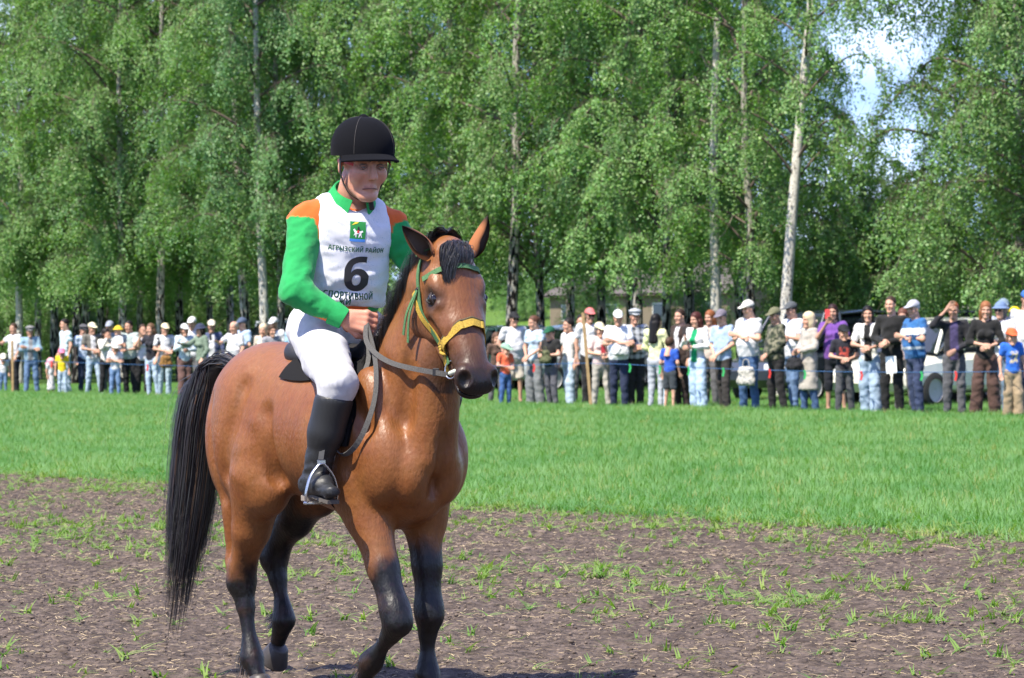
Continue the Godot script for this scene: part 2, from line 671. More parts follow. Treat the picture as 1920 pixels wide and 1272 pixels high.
func build_horse() -> void:
	coat_noise.seed = 4
	coat_noise.frequency = 1.0
	coat_noise.fractal_octaves = 3
	var at := horse_at
	var horse := thing("horse", "bay horse with black mane, tail and legs walking under its rider", "horse", at)
	var V := Vox.new(Vector3(-1.16, -0.02, -0.42), Vector3(0.8, 1.98, 0.42), 0.013, 0.0135)
	# trunk
	V.cap(Vector3(-0.52, 1.10, 0), Vector3(0.02, 1.06, 0), 0.27, 0.295, 0.88)
	V.cap(Vector3(-0.62, 1.22, 0), Vector3(-0.1, 1.18, 0), 0.20, 0.19)
	V.ell(Vector3(-0.71, 1.19, 0), Vector3(0.29, 0.255, 0.245))
	V.cap(Vector3(-0.86, 1.28, 0), Vector3(-0.99, 1.31, 0), 0.12, 0.06)
	V.cap(Vector3(-0.2, 1.24, 0), Vector3(0.06, 1.25, 0), 0.14, 0.12, 0.75)
	V.ell(Vector3(0.17, 1.0, 0), Vector3(0.22, 0.29, 0.22))
	V.cap(Vector3(-0.33, 1.0, 0), Vector3(0.06, 0.93, 0), 0.205, 0.22, 0.92)
	V.cap(Vector3(0.06, 0.90, 0), Vector3(0.28, 0.85, 0), 0.17, 0.11)
	for s in [-1.0, 1.0]:
		V.ell(Vector3(-0.72, 1.06, 0.125 * s), Vector3(0.24, 0.30, 0.145))
		V.ell(Vector3(-0.86, 1.02, 0.11 * s), Vector3(0.13, 0.25, 0.10))
		V.ell(Vector3(0.12, 1.05, 0.155 * s), Vector3(0.16, 0.31, 0.105), Basis(Vector3(0, 0, 1), -0.35))
		V.ell(Vector3(0.25, 0.99, 0.14 * s), Vector3(0.135, 0.19, 0.095))
		V.ell(Vector3(0.35, 0.93, 0.075 * s), Vector3(0.085, 0.12, 0.075))
		V.cap(Vector3(0.1, 0.9, 0.16 * s), Vector3(0.14, 0.77, 0.135 * s), 0.12, 0.09)
	for s in [-1.0, 1.0]:
		V.cap(Vector3(-0.60, 1.33, 0.09 * s), Vector3(-0.50, 1.12, 0.208 * s), 0.03, 0.024)
		V.cap(Vector3(-0.50, 1.12, 0.208 * s), Vector3(-0.46, 0.88, 0.18 * s), 0.024, 0.03)
		V.cap(Vector3(-0.05, 1.28, 0.08 * s), Vector3(0.25, 1.02, 0.17 * s), 0.05, 0.06)
		V.cap(Vector3(0.0, 1.14, 0.19 * s), Vector3(0.07, 0.92, 0.2 * s), 0.07, 0.06)
		V.cap(Vector3(0.15, 0.86, 0.175 * s), Vector3(0.17, 0.72, 0.16 * s), 0.06, 0.045)
	# neck
	V.cap(Vector3(0.17, 1.12, 0), Vector3(0.33, 1.40, 0), 0.235, 0.170, 0.72)
	V.cap(Vector3(0.33, 1.40, 0), Vector3(0.45, 1.66, 0), 0.170, 0.122, 0.78)
	V.cap(Vector3(0.45, 1.66, 0), Vector3(0.51, 1.76, 0), 0.122, 0.088, 0.95)
	V.cap(Vector3(0.04, 1.30, 0), Vector3(0.27, 1.62, 0), 0.09, 0.062, 0.75)
	V.cap(Vector3(0.27, 1.62, 0), Vector3(0.44, 1.79, 0), 0.062, 0.062, 0.85)
	V.cap(Vector3(0.38, 1.0, 0), Vector3(0.46, 1.43, 0), 0.095, 0.075, 1.15)
	# left foreleg, standing
	leg_chain(V, [Vector3(0.13, 0.80, -0.135), Vector3(0.175, 0.56, -0.125), Vector3(0.19, 0.40, -0.12), Vector3(0.195, 0.36, -0.12), Vector3(0.18, 0.29, -0.12), Vector3(0.178, 0.18, -0.12), Vector3(0.18, 0.135, -0.12), Vector3(0.225, 0.065, -0.12)],
		[0.098, 0.062, 0.052, 0.05, 0.034, 0.032, 0.042, 0.036])
	# right foreleg, lifted
	leg_chain(V, [Vector3(0.15, 0.80, 0.14), Vector3(0.245, 0.57, 0.135), Vector3(0.315, 0.41, 0.13), Vector3(0.335, 0.36, 0.13), Vector3(0.285, 0.31, 0.13), Vector3(0.185, 0.225, 0.13), Vector3(0.15, 0.195, 0.13), Vector3(0.09, 0.12, 0.13)],
		[0.10, 0.066, 0.056, 0.052, 0.037, 0.033, 0.043, 0.035])
	# right hind leg, standing
	V.cap(Vector3(-0.60, 0.98, 0.15), Vector3(-0.55, 0.86, 0.16), 0.17, 0.13, 0.7)
	leg_chain(V, [Vector3(-0.60, 0.90, 0.15), Vector3(-0.68, 0.68, 0.145), Vector3(-0.765, 0.52, 0.135), Vector3(-0.78, 0.455, 0.13), Vector3(-0.755, 0.36, 0.13), Vector3(-0.72, 0.20, 0.13), Vector3(-0.71, 0.15, 0.13), Vector3(-0.665, 0.075, 0.13)],
		[0.14, 0.085, 0.052, 0.054, 0.037, 0.034, 0.043, 0.037])
	V.cap(Vector3(-0.80, 0.88, 0.14), Vector3(-0.845, 0.54, 0.132), 0.075, 0.022)
	V.cap(Vector3(-0.845, 0.545, 0.132), Vector3(-0.80, 0.45, 0.13), 0.026, 0.04)
	# left hind leg, swinging forward
	V.cap(Vector3(-0.64, 0.98, -0.15), Vector3(-0.62, 0.84, -0.15), 0.17, 0.12, 0.7)
	leg_chain(V, [Vector3(-0.64, 0.86, -0.14), Vector3(-0.78, 0.70, -0.135), Vector3(-0.90, 0.60, -0.13), Vector3(-0.925, 0.545, -0.125), Vector3(-0.90, 0.45, -0.125), Vector3(-0.865, 0.33, -0.125), Vector3(-0.858, 0.28, -0.125), Vector3(-0.905, 0.19, -0.125)],
		[0.13, 0.08, 0.052, 0.054, 0.037, 0.034, 0.043, 0.037])
	V.cap(Vector3(-0.86, 0.9, -0.13), Vector3(-0.985, 0.61, -0.13), 0.07, 0.022)
	V.cap(Vector3(-0.985, 0.615, -0.13), Vector3(-0.945, 0.52, -0.125), 0.026, 0.04)
	var body := Geo.new()
	trunk_vox = V
	for sd in [-1.0, 1.0]:
		groove(V, [Vector3(0.45, 1.50, 0.2), Vector3(0.40, 1.32, 0.25), Vector3(0.36, 1.12, 0.3)], sd, 0.022)
		groove(V, [Vector3(0.10, 1.36, 0.3), Vector3(0.20, 1.22, 0.35), Vector3(0.27, 1.10, 0.4)], sd, 0.022)
		groove(V, [Vector3(-0.06, 1.20, 0.4), Vector3(-0.03, 1.02, 0.4), Vector3(0.02, 0.88, 0.4)], sd, 0.02)
		groove(V, [Vector3(-0.60, 1.28, 0.4), Vector3(-0.64, 1.10, 0.4), Vector3(-0.70, 0.90, 0.4)], sd, 0.022)
		groove(V, [Vector3(-0.86, 1.22, 0.4), Vector3(-0.83, 1.02, 0.4), Vector3(-0.80, 0.80, 0.4)], sd, 0.024)
		groove(V, [Vector3(-0.43, 1.18, 0.4), Vector3(-0.41, 1.02, 0.4), Vector3(-0.42, 0.88, 0.4)], sd, 0.026)
	for y in [1.06, 1.0, 0.94, 0.88]:
		V.ell(V.land(Vector3(0.75, y, 0.0), Vector3(-1, 0, 0)) + Vector3(0.006, 0, 0), Vector3(0.03, 0.045, 0.014), Basis.IDENTITY, true)
	var main := V.arrays(coat)
	body.add(main, Transform3D.IDENTITY)
	# head on a finer grid, joined into the same surface
	var H := Vox.new(Vector3(0.30, 1.16, -0.18), Vector3(0.96, 1.98, 0.24), 0.0068, 0.0085)
	var hb := Basis(HEAD_A, HEAD_N, HEAD_W)
	H.cap(Vector3(0.415, 1.55, 0), Vector3(0.515, 1.74, 0), 0.132, 0.094, 0.9)
	H.ell(hd(0.09, -0.085, 0), Vector3(0.14, 0.088, 0.088 * WS), hb)
	for s in [-1.0, 1.0]:
		H.ell(hd(0.20, -0.15, 0.052 * s), Vector3(0.125, 0.105, 0.036 * WS), hb)
		H.ell(hd(0.14, -0.042, 0.062 * s), Vector3(0.055, 0.028, 0.025 * WS), hb)
		H.cap(hd(0.215, -0.055, 0.068 * s), hd(0.19, -0.09, 0.07 * s), 0.02, 0.018)
		H.cap(hd(0.235, -0.082, 0.07 * s), hd(0.36, -0.075, 0.045 * s), 0.022, 0.016)
		H.cap(hd(0.21, -0.235, 0.042 * s), hd(0.46, -0.135, 0.022 * s), 0.032, 0.024)
		H.ell(hd(0.52, -0.042, 0.042 * s), Vector3(0.047, 0.036, 0.027 * WS), hb)
		H.cap(hd(0.545, -0.07, 0.03 * s), hd(0.50, -0.10, 0.042 * s), 0.026, 0.018)
	H.cap(hd(0.13, -0.055, 0), hd(0.30, -0.055, 0), 0.062, 0.05, 1.18 * WS, HEAD_W)
	H.cap(hd(0.30, -0.055, 0), hd(0.49, -0.045, 0), 0.05, 0.036, 1.05 * WS, HEAD_W)
	H.cap(hd(0.22, -0.11, 0), hd(0.46, -0.085, 0), 0.082, 0.056, 0.8 * WS, HEAD_W)
	H.ell(hd(0.53, -0.078, 0), Vector3(0.056, 0.062, 0.055 * WS), hb)
	H.cap(hd(0.545, -0.115, 0), hd(0.49, -0.145, 0), 0.03, 0.028, 1.25 * WS, HEAD_W)
	for s in [-1.0, 1.0]:
		H.ell(hd(0.185, -0.066, 0.104 * s), Vector3(0.033, 0.026, 0.024 * WS), hb, true)
		H.ell(hd(0.536, -0.026, 0.056 * s), Vector3(0.03, 0.016, 0.022 * WS), hb * Basis(Vector3(0, 0, 1), -0.5), true)
		H.ell(hd(0.33, -0.125, 0.085 * s), Vector3(0.09, 0.03, 0.022 * WS), hb, true)
	H.ell(hd(0.545, -0.098, 0.0), Vector3(0.05, 0.0045, 0.075 * WS), hb * Basis(Vector3(0, 0, 1), 0.25), true)
	head_vox = H
	body.add(H.arrays(coat), Transform3D.IDENTITY)
	var cm := mat(Color.WHITE, 0.5, 0.42, true)
	cm.albedo_texture = noise_tex(0.03, 0.86, 1.0, 256, 3)
	cm.uv1_triplanar = true
	cm.uv1_scale = Vector3(6, 2.5, 6)
	cm.roughness_texture = noise_tex(0.01, 0.75, 1.0, 256, 8)
	cm.heightmap_enabled = true
	cm.heightmap_texture = noise_tex(0.05, 0.0, 1.0, 256, 3)
	cm.heightmap_scale = 0.2
	part("body", body.mesh(), cm, horse)
	# eyes
	var em := mat(Color(0.008, 0.005, 0.004), 0.04, 0.6)
	var lidm := mat(Color(0.02, 0.014, 0.012), 0.5)
	for s in [-1.0, 1.0]:
		var sp := SphereMesh.new()
		sp.radius = 0.0265
		sp.height = 0.053
		part("eye", sp, em, horse, Transform3D(Basis.IDENTITY, hd(0.185, -0.066, 0.0745 * s)))
		var g := Geo.new()
		for e in [-1.0, 1.0]:
			var arc := []
			for q in 7:
				var an := lerpf(-1.15, 1.15, q / 6.0)
				arc.append(hd(0.185 + sin(an) * 0.027, -0.066 + e * cos(an) * 0.0145, (0.092 - absf(sin(an)) * 0.012) * s))
			g.tube(curve(arc, 2), fill(13, 0.0045, 0.0045), 6)
		part("eyelid", g.mesh(), lidm, horse)
	# ears: cupped leaves
	var earm := mat(Color.WHITE, 0.6, 0.3, true)
	for s in [-1.0, 1.0]:
		var root := hd(0.012, -0.045, 0.066 * s)
		var tip := root + Vector3(0.035, 0.155, 0.06 * s) if s < 0 else root + Vector3(-0.02, 0.115, 0.115)
		var open := Vector3(0.82, 0.1, 0.56 * s).normalized() if s < 0 else Vector3(0.66, 0.3, 0.7).normalized()
		part("ear", ear_mesh(root, tip, open), earm, horse)
	# hooves
	var hm := mat(Color(0.035, 0.03, 0.027), 0.5)
	for f in [[Vector3(0.245, 0, -0.12), 0.0], [Vector3(-0.645, 0, 0.13), 0.0], [Vector3(0.045, 0.055, 0.13), 1.0], [Vector3(-0.945, 0.10, -0.125), 0.75]]:
		var g := Geo.new()
		g.lathe(Transform3D(Basis(Vector3(0, 0, 1), 0.12), Vector3.ZERO), PackedVector2Array([Vector2(0.001, 0.0), Vector2(0.062, 0.0), Vector2(0.064, 0.006), Vector2(0.052, 0.045), Vector2(0.042, 0.078), Vector2(0.03, 0.088), Vector2(0.001, 0.09)]), 18, Vector2(1.08, 0.95))
		part("hoof", g.mesh(), hm, horse, Transform3D(Basis(Vector3(0, 0, 1), -f[1]), f[0]))
	# hair
	var hair := mat(Color.WHITE, 0.38, 0.5, true)
	part("tail", tail_mesh(), hair, horse)
	part("mane", mane_mesh(), hair, horse)
	part("forelock", forelock_mesh(), hair, horse)
	for spec in [[Vector3(0.13, 0.195, 0.13), Vector3(-0.9, -0.35, 0), 260, 0.6], [Vector3(0.15, 0.13, -0.12), Vector3(-0.5, -0.8, 0), 140, 0.1], [Vector3(-0.745, 0.15, 0.13), Vector3(-0.5, -0.8, 0), 140, 0.1], [Vector3(-0.895, 0.28, -0.125), Vector3(-0.9, -0.2, 0), 140, 0.05]]:
		part("fetlock_hair", feather_mesh(spec), hair, horse)

func groove(V: Vox, p: Array, side: float, r: float) -> void:
	# a shallow furrow between muscles along the line, pressed into the surface from that side
	var cv := curve(p, 6)
	for i in cv.size():
		var k := sin(PI * (i + 0.5) / cv.size())
		var q := V.land(Vector3(cv[i].x, cv[i].y, 0.41 * side), Vector3(0, 0, -side))
		V.ell(q + V.slope(q) * r * (1.0 - 0.42 * k), Vector3.ONE * r, Basis.IDENTITY, true)

func leg_chain(V: Vox, p: Array, r: Array) -> void:
	var slim := [0.94, 0.88, 0.95, 0.97, 0.84, 0.82, 0.95, 0.88]
	for i in p.size() - 1:
		V.cap(p[i], p[i + 1], r[i] * slim[i], r[i + 1] * slim[i + 1])

func ear_mesh(root: Vector3, tip: Vector3, open: Vector3) -> ArrayMesh:
	var g := Geo.new()
	var ax := (tip - root)
	var ln := ax.length()
	ax = ax.normalized()
	var fw := (open - ax * open.dot(ax)).normalized()
	var sd := ax.cross(fw)
	var rows := 12
	var cols := 15
	for side in 2:
		var base := g.v.size()
		for i in rows + 1:
			var t := float(i) / rows
			var w := 0.042 * pow(sin(PI * clampf(0.18 + 0.82 * t, 0, 1)), 0.75) * (1.0 if t < 0.98 else 0.5) + 0.001
			w *= 1.0 - 0.25 * t
			var open_a := lerpf(0.25, 1.25, smoothstep(0.0, 0.45, t)) * (1.0 - 0.35 * t)
			for j in cols + 1:
				var an := lerpf(open_a, TAU - open_a, float(j) / cols)
				var rad := w * (0.84 if side == 1 else 1.0)
				var off := fw * cos(an) * rad * 0.85 + sd * sin(an) * rad
				var p := root + ax * (t * ln) + off + fw * 0.012 * sin(PI * t)
				var nn := (fw * cos(an) + sd * sin(an)) * (1.0 if side == 0 else -1.0)
				var rim: float = absf(float(j) / cols - 0.5) * 2.0
				if side == 0:
					g.col = Color(0.3, 0.115, 0.045).lerp(Color(0.02, 0.014, 0.012), maxf(smoothstep(0.65, 0.95, t), smoothstep(0.85, 1.0, rim) * 0.8))
				else:
					g.col = Color(0.09, 0.065, 0.05).lerp(Color(0.03, 0.02, 0.018), smoothstep(0.6, 0.9, t))
				g.vert(p, nn)
		for i in rows:
			for j in cols:
				var p := base + i * (cols + 1) + j
				var q := p + cols + 1
				if side == 1:
					g.id.append_array(PackedInt32Array([p, p + 1, q, p + 1, q + 1, q]))
				else:
					g.id.append_array(PackedInt32Array([p, q, p + 1, p + 1, q, q + 1]))
	return g.mesh()

func strand(g: Geo, pts: PackedVector3Array, w: float, tw: Vector3) -> void:
	var cnt := pts.size()
	var base := g.v.size()
	for i in cnt:
		var dir := (pts[mini(i + 1, cnt - 1)] - pts[maxi(i - 1, 0)]).normalized()
		var sd := dir.cross(tw).normalized()
		var nn := sd.cross(dir).normalized()
		var ww := w * (1.0 - 0.75 * pow(float(i) / (cnt - 1), 2.0))
		g.vert(pts[i] - sd * ww, (nn - sd * 0.6).normalized())
		g.vert(pts[i] + sd * ww, (nn + sd * 0.6).normalized())
	for i in cnt - 1:
		var p := base + i * 2
		g.id.append_array(PackedInt32Array([p, p + 2, p + 1, p + 1, p + 2, p + 3]))

func hair_tone(r: RandomNumberGenerator, brown: float) -> Color:
	var b := r.randf()
	var c := Color(0.018, 0.017, 0.018) * r.randf_range(0.4, 2.0)
	if b < brown:
		c = c.lerp(Color(0.10, 0.055, 0.03), r.randf_range(0.3, 1.0))
	return c

func tail_mesh() -> ArrayMesh:
	var g := Geo.new()
	var r := rng(21)
	var spine := [Vector3(-0.97, 1.33, 0), Vector3(-1.10, 1.36, 0.0), Vector3(-1.22, 1.27, 0.01), Vector3(-1.29, 1.08, 0.015), Vector3(-1.34, 0.8, 0.02), Vector3(-1.38, 0.5, 0.04), Vector3(-1.45, 0.15, 0.06)]
	for i in 6500:
		g.col = hair_tone(r, 0.09)
		var start := pow(r.randf(), 1.6) * 0.42
		var end := minf(start + r.randf_range(0.42, 0.75), 0.78 + 0.22 * r.randf() * r.randf())
		var an := r.randf() * TAU
		var rr := sqrt(r.randf())
		var pts := PackedVector3Array()
		var steps := 9
		var wav := r.randf() * TAU
		var stray := r.randf_range(0.85, 1.1) if r.randf() < 0.97 else r.randf_range(1.2, 1.5)
		for s in steps + 1:
			var t := lerpf(start, end, float(s) / steps)
			var f := t * 6.0
			var a := clampi(int(f), 0, 5)
			var q: Vector3 = (spine[a] as Vector3).cubic_interpolate(spine[a + 1], spine[maxi(a - 1, 0)], spine[mini(a + 2, 6)], f - a)
			var wide := 0.028 + 0.082 * smoothstep(0.05, 0.5, t) - 0.045 * smoothstep(0.65, 1.0, t)
			wide *= stray
			var w := Vector3(cos(an) * 0.8, 0.25 * sin(an), sin(an)) * rr * wide
			if t < 0.35:
				w.y += cos(an) * rr * wide * 0.8
			w += Vector3(0.014, 0, 0.018) * sin(t * 8.0 + floorf(wav * 1.5)) * smoothstep(0.2, 0.8, t) + Vector3(0.004, 0, 0.004) * sin(t * 25.0 + wav)
			pts.append(q + w)
		strand(g, pts, r.randf_range(0.001, 0.0028), Vector3(cos(an), 0.1, sin(an)).normalized())
	# the dock under the hair
	g.col = Color(0.014, 0.013, 0.014)
	var core := curve([spine[0] - Vector3(0.03, 0.02, 0), spine[1], spine[2], spine[3], spine[4], spine[5]], 4)
	var cr := PackedFloat32Array()
	for i in core.size():
		var k := float(i) / (core.size() - 1)
		cr.append(0.03 + 0.045 * smoothstep(0.1, 0.5, k) - 0.065 * smoothstep(0.65, 1.0, k))
	g.tube(core, cr, 10)
	return g.mesh()

func mane_mesh() -> ArrayMesh:
	var g := Geo.new()
	var r := rng(33)
	var crest := [Vector3(0.05, 1.40, 0), Vector3(0.18, 1.56, 0), Vector3(0.28, 1.69, 0), Vector3(0.40, 1.82, 0), Vector3(0.53, 1.88, 0)]
	for i in 2300:
		g.col = hair_tone(r, 0.06)
		var t := r.randf()
		var f := t * 4.0
		var a := clampi(int(f), 0, 3)
		var q: Vector3 = (crest[a] as Vector3).lerp(crest[a + 1], f - a)
		q -= Vector3(0.015, 0.015, 0)
		var side := -1.0 if r.randf() < 0.42 else 1.0
		var ln := r.randf_range(0.12, 0.26) * (0.75 if side > 0 else 1.0)
		if t < 0.16 and side > 0 and r.randf() < 0.5:
			ln = r.randf_range(0.2, 0.36)
		var back := r.randf_range(0.0, 0.05)
		var outw := r.randf_range(0.03, 0.075)
		var rise := r.randf_range(0.0, 0.035)
		var pts := PackedVector3Array()
		for s in 8:
			var k := s / 7.0
			pts.append(q + Vector3(-back * k * (1.3 - k) * 1.5, rise * sin(PI * minf(k * 1.6, 1.0)) - ln * k * k, side * (outw * sin(minf(k * 1.4, 1.0) * PI * 0.5) + 0.03 * k)))
		strand(g, pts, r.randf_range(0.001, 0.0024), Vector3(-0.5, 0.3, side).normalized())
	return g.mesh()

func forelock_mesh() -> ArrayMesh:
	var g := Geo.new()
	var r := rng(44)
	for i in 1200:
		g.col = hair_tone(r, 0.03)
		var w0 := r.randf_range(-0.058, 0.05)
		var u0 := r.randf_range(-0.06, 0.0)
		var sweep := r.randf()
		var dw := (0.092 - w0) * r.randf_range(0.6, 1.02)
		var ln := r.randf_range(0.11, 0.19)
		if sweep > 0.55:
			dw = r.randf_range(-0.01, 0.035)
			ln = r.randf_range(0.06, 0.125) * (1.0 - 4.0 * absf(w0 - 0.01))
		var bulge := r.randf_range(0.002, 0.02) + (0.012 if r.randf() < 0.1 else 0.0)
		var pts := PackedVector3Array()
		for s in 9:
			var k := s / 8.0
			var w := w0 + dw * sqrt(k)
			var u := u0 + ln * k
			var q := hd(u, 0.05, w)
			q = head_vox.land(q, (hd(0.1, -0.1, 0) - q).normalized())
			pts.append(q + (q - hd(0.1, -0.1, 0)).normalized() * (bulge * sin(PI * k) + 0.004))
		strand(g, pts, r.randf_range(0.0008, 0.0019), HEAD_N)
	return g.mesh()

func feather_mesh(spec: Array) -> ArrayMesh:
	var g := Geo.new()
	var r := rng(55)
	for i in spec[2]:
		g.col = hair_tone(r, spec[3]) * 1.3
		var off := Vector3(r.randf_range(-0.02, 0.02), r.randf_range(-0.035, 0.035), r.randf_range(-0.032, 0.032))
		var d: Vector3 = (spec[1] as Vector3).normalized() + Vector3(r.randf_range(-0.2, 0.2), r.randf_range(-0.25, 0.2), r.randf_range(-0.25, 0.25))
		var ln := r.randf_range(0.03, 0.075)
		var pts := PackedVector3Array()
		for s in 5:
			var k := s / 4.0
			pts.append(spec[0] + off + d * ln * k + Vector3(0, -0.02, 0) * k * k)
		strand(g, pts, 0.0016, Vector3(0.2, 0.2, 1))
	return g.mesh()

# ------------------------------------------------------------------ the rider
const SEAT := Vector3(-0.27, 1.42, 0)
const T_O := Vector3(-0.26, 1.49, 0)
const T_U := Vector3(0.235, 0.972, 0)
const T_F := Vector3(0.934, -0.226, 0.276)
const T_S := Vector3(-0.268, 0.065, 0.961)
const SKIN := Color(0.47, 0.235, 0.158)

func tp(s: float, u: float, f: float) -> Vector3:
	return T_O + T_S * s + T_U * u + T_F * f

var fold_noise := FastNoiseLite.new()
func bib_fold(p: Vector3) -> float:
	var u := (p - T_O).dot(T_U)
	var s := (p - T_O).dot(T_S)
	var low := smoothstep(0.34, 0.05, u)
	var f := fold_noise.get_noise_3d(s * 3.5 + u * 4.0, u * 11.0, 1.0) * 0.018 * (0.4 + low)
	f += (1.0 - absf(fold_noise.get_noise_3d(s * 6.0 - u * 5.0, u * 8.0, 7.0)) * 3.0) * 0.0035
	return f

func sleeve_fold(p: Vector3) -> float:
	var arm := smoothstep(0.13, 0.19, absf((p - T_O).dot(T_S)))
	return arm * (fold_noise.get_noise_3d(p.x * 7.0, p.y * 9.0 + p.z * 5.0, p.z * 7.0) * 0.011 + (1.0 - absf(fold_noise.get_noise_3d(p.x * 5.0 + 4.0, p.y * 12.0 + p.z * 7.0, p.z * 5.0)) * 3.0) * 0.003)

func breech_fold(p: Vector3) -> float:
	return fold_noise.get_noise_3d(p.x * 5.0, p.y * 8.0, p.z * 5.0) * 0.008 + (1.0 - absf(fold_noise.get_noise_3d(p.x * 7.0 + p.y * 5.0, p.y * 6.0 + 5.0, p.z * 3.0)) * 2.5) * 0.003

func face_tint(p: Vector3, _n: Vector3) -> Color:
	# p in the head's own axes: x forward, y up, z right
	var c := SKIN
	c = c * (1.0 + 0.10 * fold_noise.get_noise_3d(p.x * 60, p.y * 60, p.z * 60))
	var lip := smoothstep(0.010, 0.004, absf(p.y + 0.071)) * smoothstep(0.027, 0.020, absf(p.z)) * smoothstep(0.074, 0.08, p.x)
	c = c.lerp(Color(0.33, 0.135, 0.11), lip * 0.5)
	c = c.lerp(Color(0.55, 0.24, 0.17), 0.5 * smoothstep(0.05, 0.02, (p - Vector3(0.07, -0.03, 0.045 * signf(p.z))).length()))
	var brow := smoothstep(0.007, 0.004, absf(p.y - 0.029 + 8.0 * (absf(p.z) - 0.03) * (absf(p.z) - 0.03))) * smoothstep(0.012, 0.017, absf(p.z)) * smoothstep(0.054, 0.048, absf(p.z)) * smoothstep(0.06, 0.07, p.x)
	c = c.lerp(Color(0.13, 0.08, 0.05), brow * 0.7)
	return c

func head_shapes(H: Vox) -> void:
	H.ell(Vector3(-0.015, 0.042, 0), Vector3(0.098, 0.088, 0.076))
	H.ell(Vector3(0.025, -0.03, 0), Vector3(0.062, 0.094, 0.058))
	for s in [-1.0, 1.0]:
		H.cap(Vector3(-0.005, -0.062, 0.042 * s), Vector3(0.06, -0.102, 0.014 * s), 0.024, 0.022)
		H.ell(Vector3(0.053, -0.028, 0.04 * s), Vector3(0.029, 0.032, 0.025))
		H.cap(Vector3(0.083, 0.027, 0.012 * s), Vector3(0.062, 0.026, 0.05 * s), 0.011, 0.011)
		H.ell(Vector3(0.096, -0.036, 0.011 * s), Vector3(0.011, 0.008, 0.008))
		H.cap(Vector3(0.084, -0.0665, 0.0), Vector3(0.076, -0.069, 0.02 * s), 0.0048, 0.003)
		H.cap(Vector3(0.0825, -0.0775, 0.0), Vector3(0.075, -0.0755, 0.018 * s), 0.0055, 0.003)
		H.ell(Vector3(-0.008, -0.006, 0.079 * s), Vector3(0.017, 0.031, 0.007), Basis(Vector3.UP, -0.35 * s) * Basis(Vector3(0, 0, 1), 0.2))
	H.ell(Vector3(0.072, -0.104, 0), Vector3(0.024, 0.02, 0.024))
	H.cap(Vector3(0.085, 0.018, 0), Vector3(0.108, -0.028, 0), 0.009, 0.0125)
	H.cap(Vector3(-0.03, -0.06, 0), Vector3(-0.075, -0.20, 0), 0.058, 0.062)
	for s in [-1.0, 1.0]:
		for q in 5:
			var t := q / 4.0
			H.ell(Vector3(lerpf(0.097, 0.078, t), lerpf(-0.036, -0.078, t), lerpf(0.023, 0.036, t) * s), Vector3(0.006, 0.007, 0.0045), Basis.IDENTITY, true)
		H.cap(Vector3(0.081, -0.012, 0.022 * s), Vector3(0.07, -0.014, 0.046 * s), 0.006, 0.005)
		H.ell(Vector3(0.093, 0.006, 0.033 * s), Vector3(0.016, 0.012, 0.02), Basis.IDENTITY, true)
		H.ell(Vector3(0.105, -0.045, 0.007 * s), Vector3(0.006, 0.004, 0.004), Basis.IDENTITY, true)

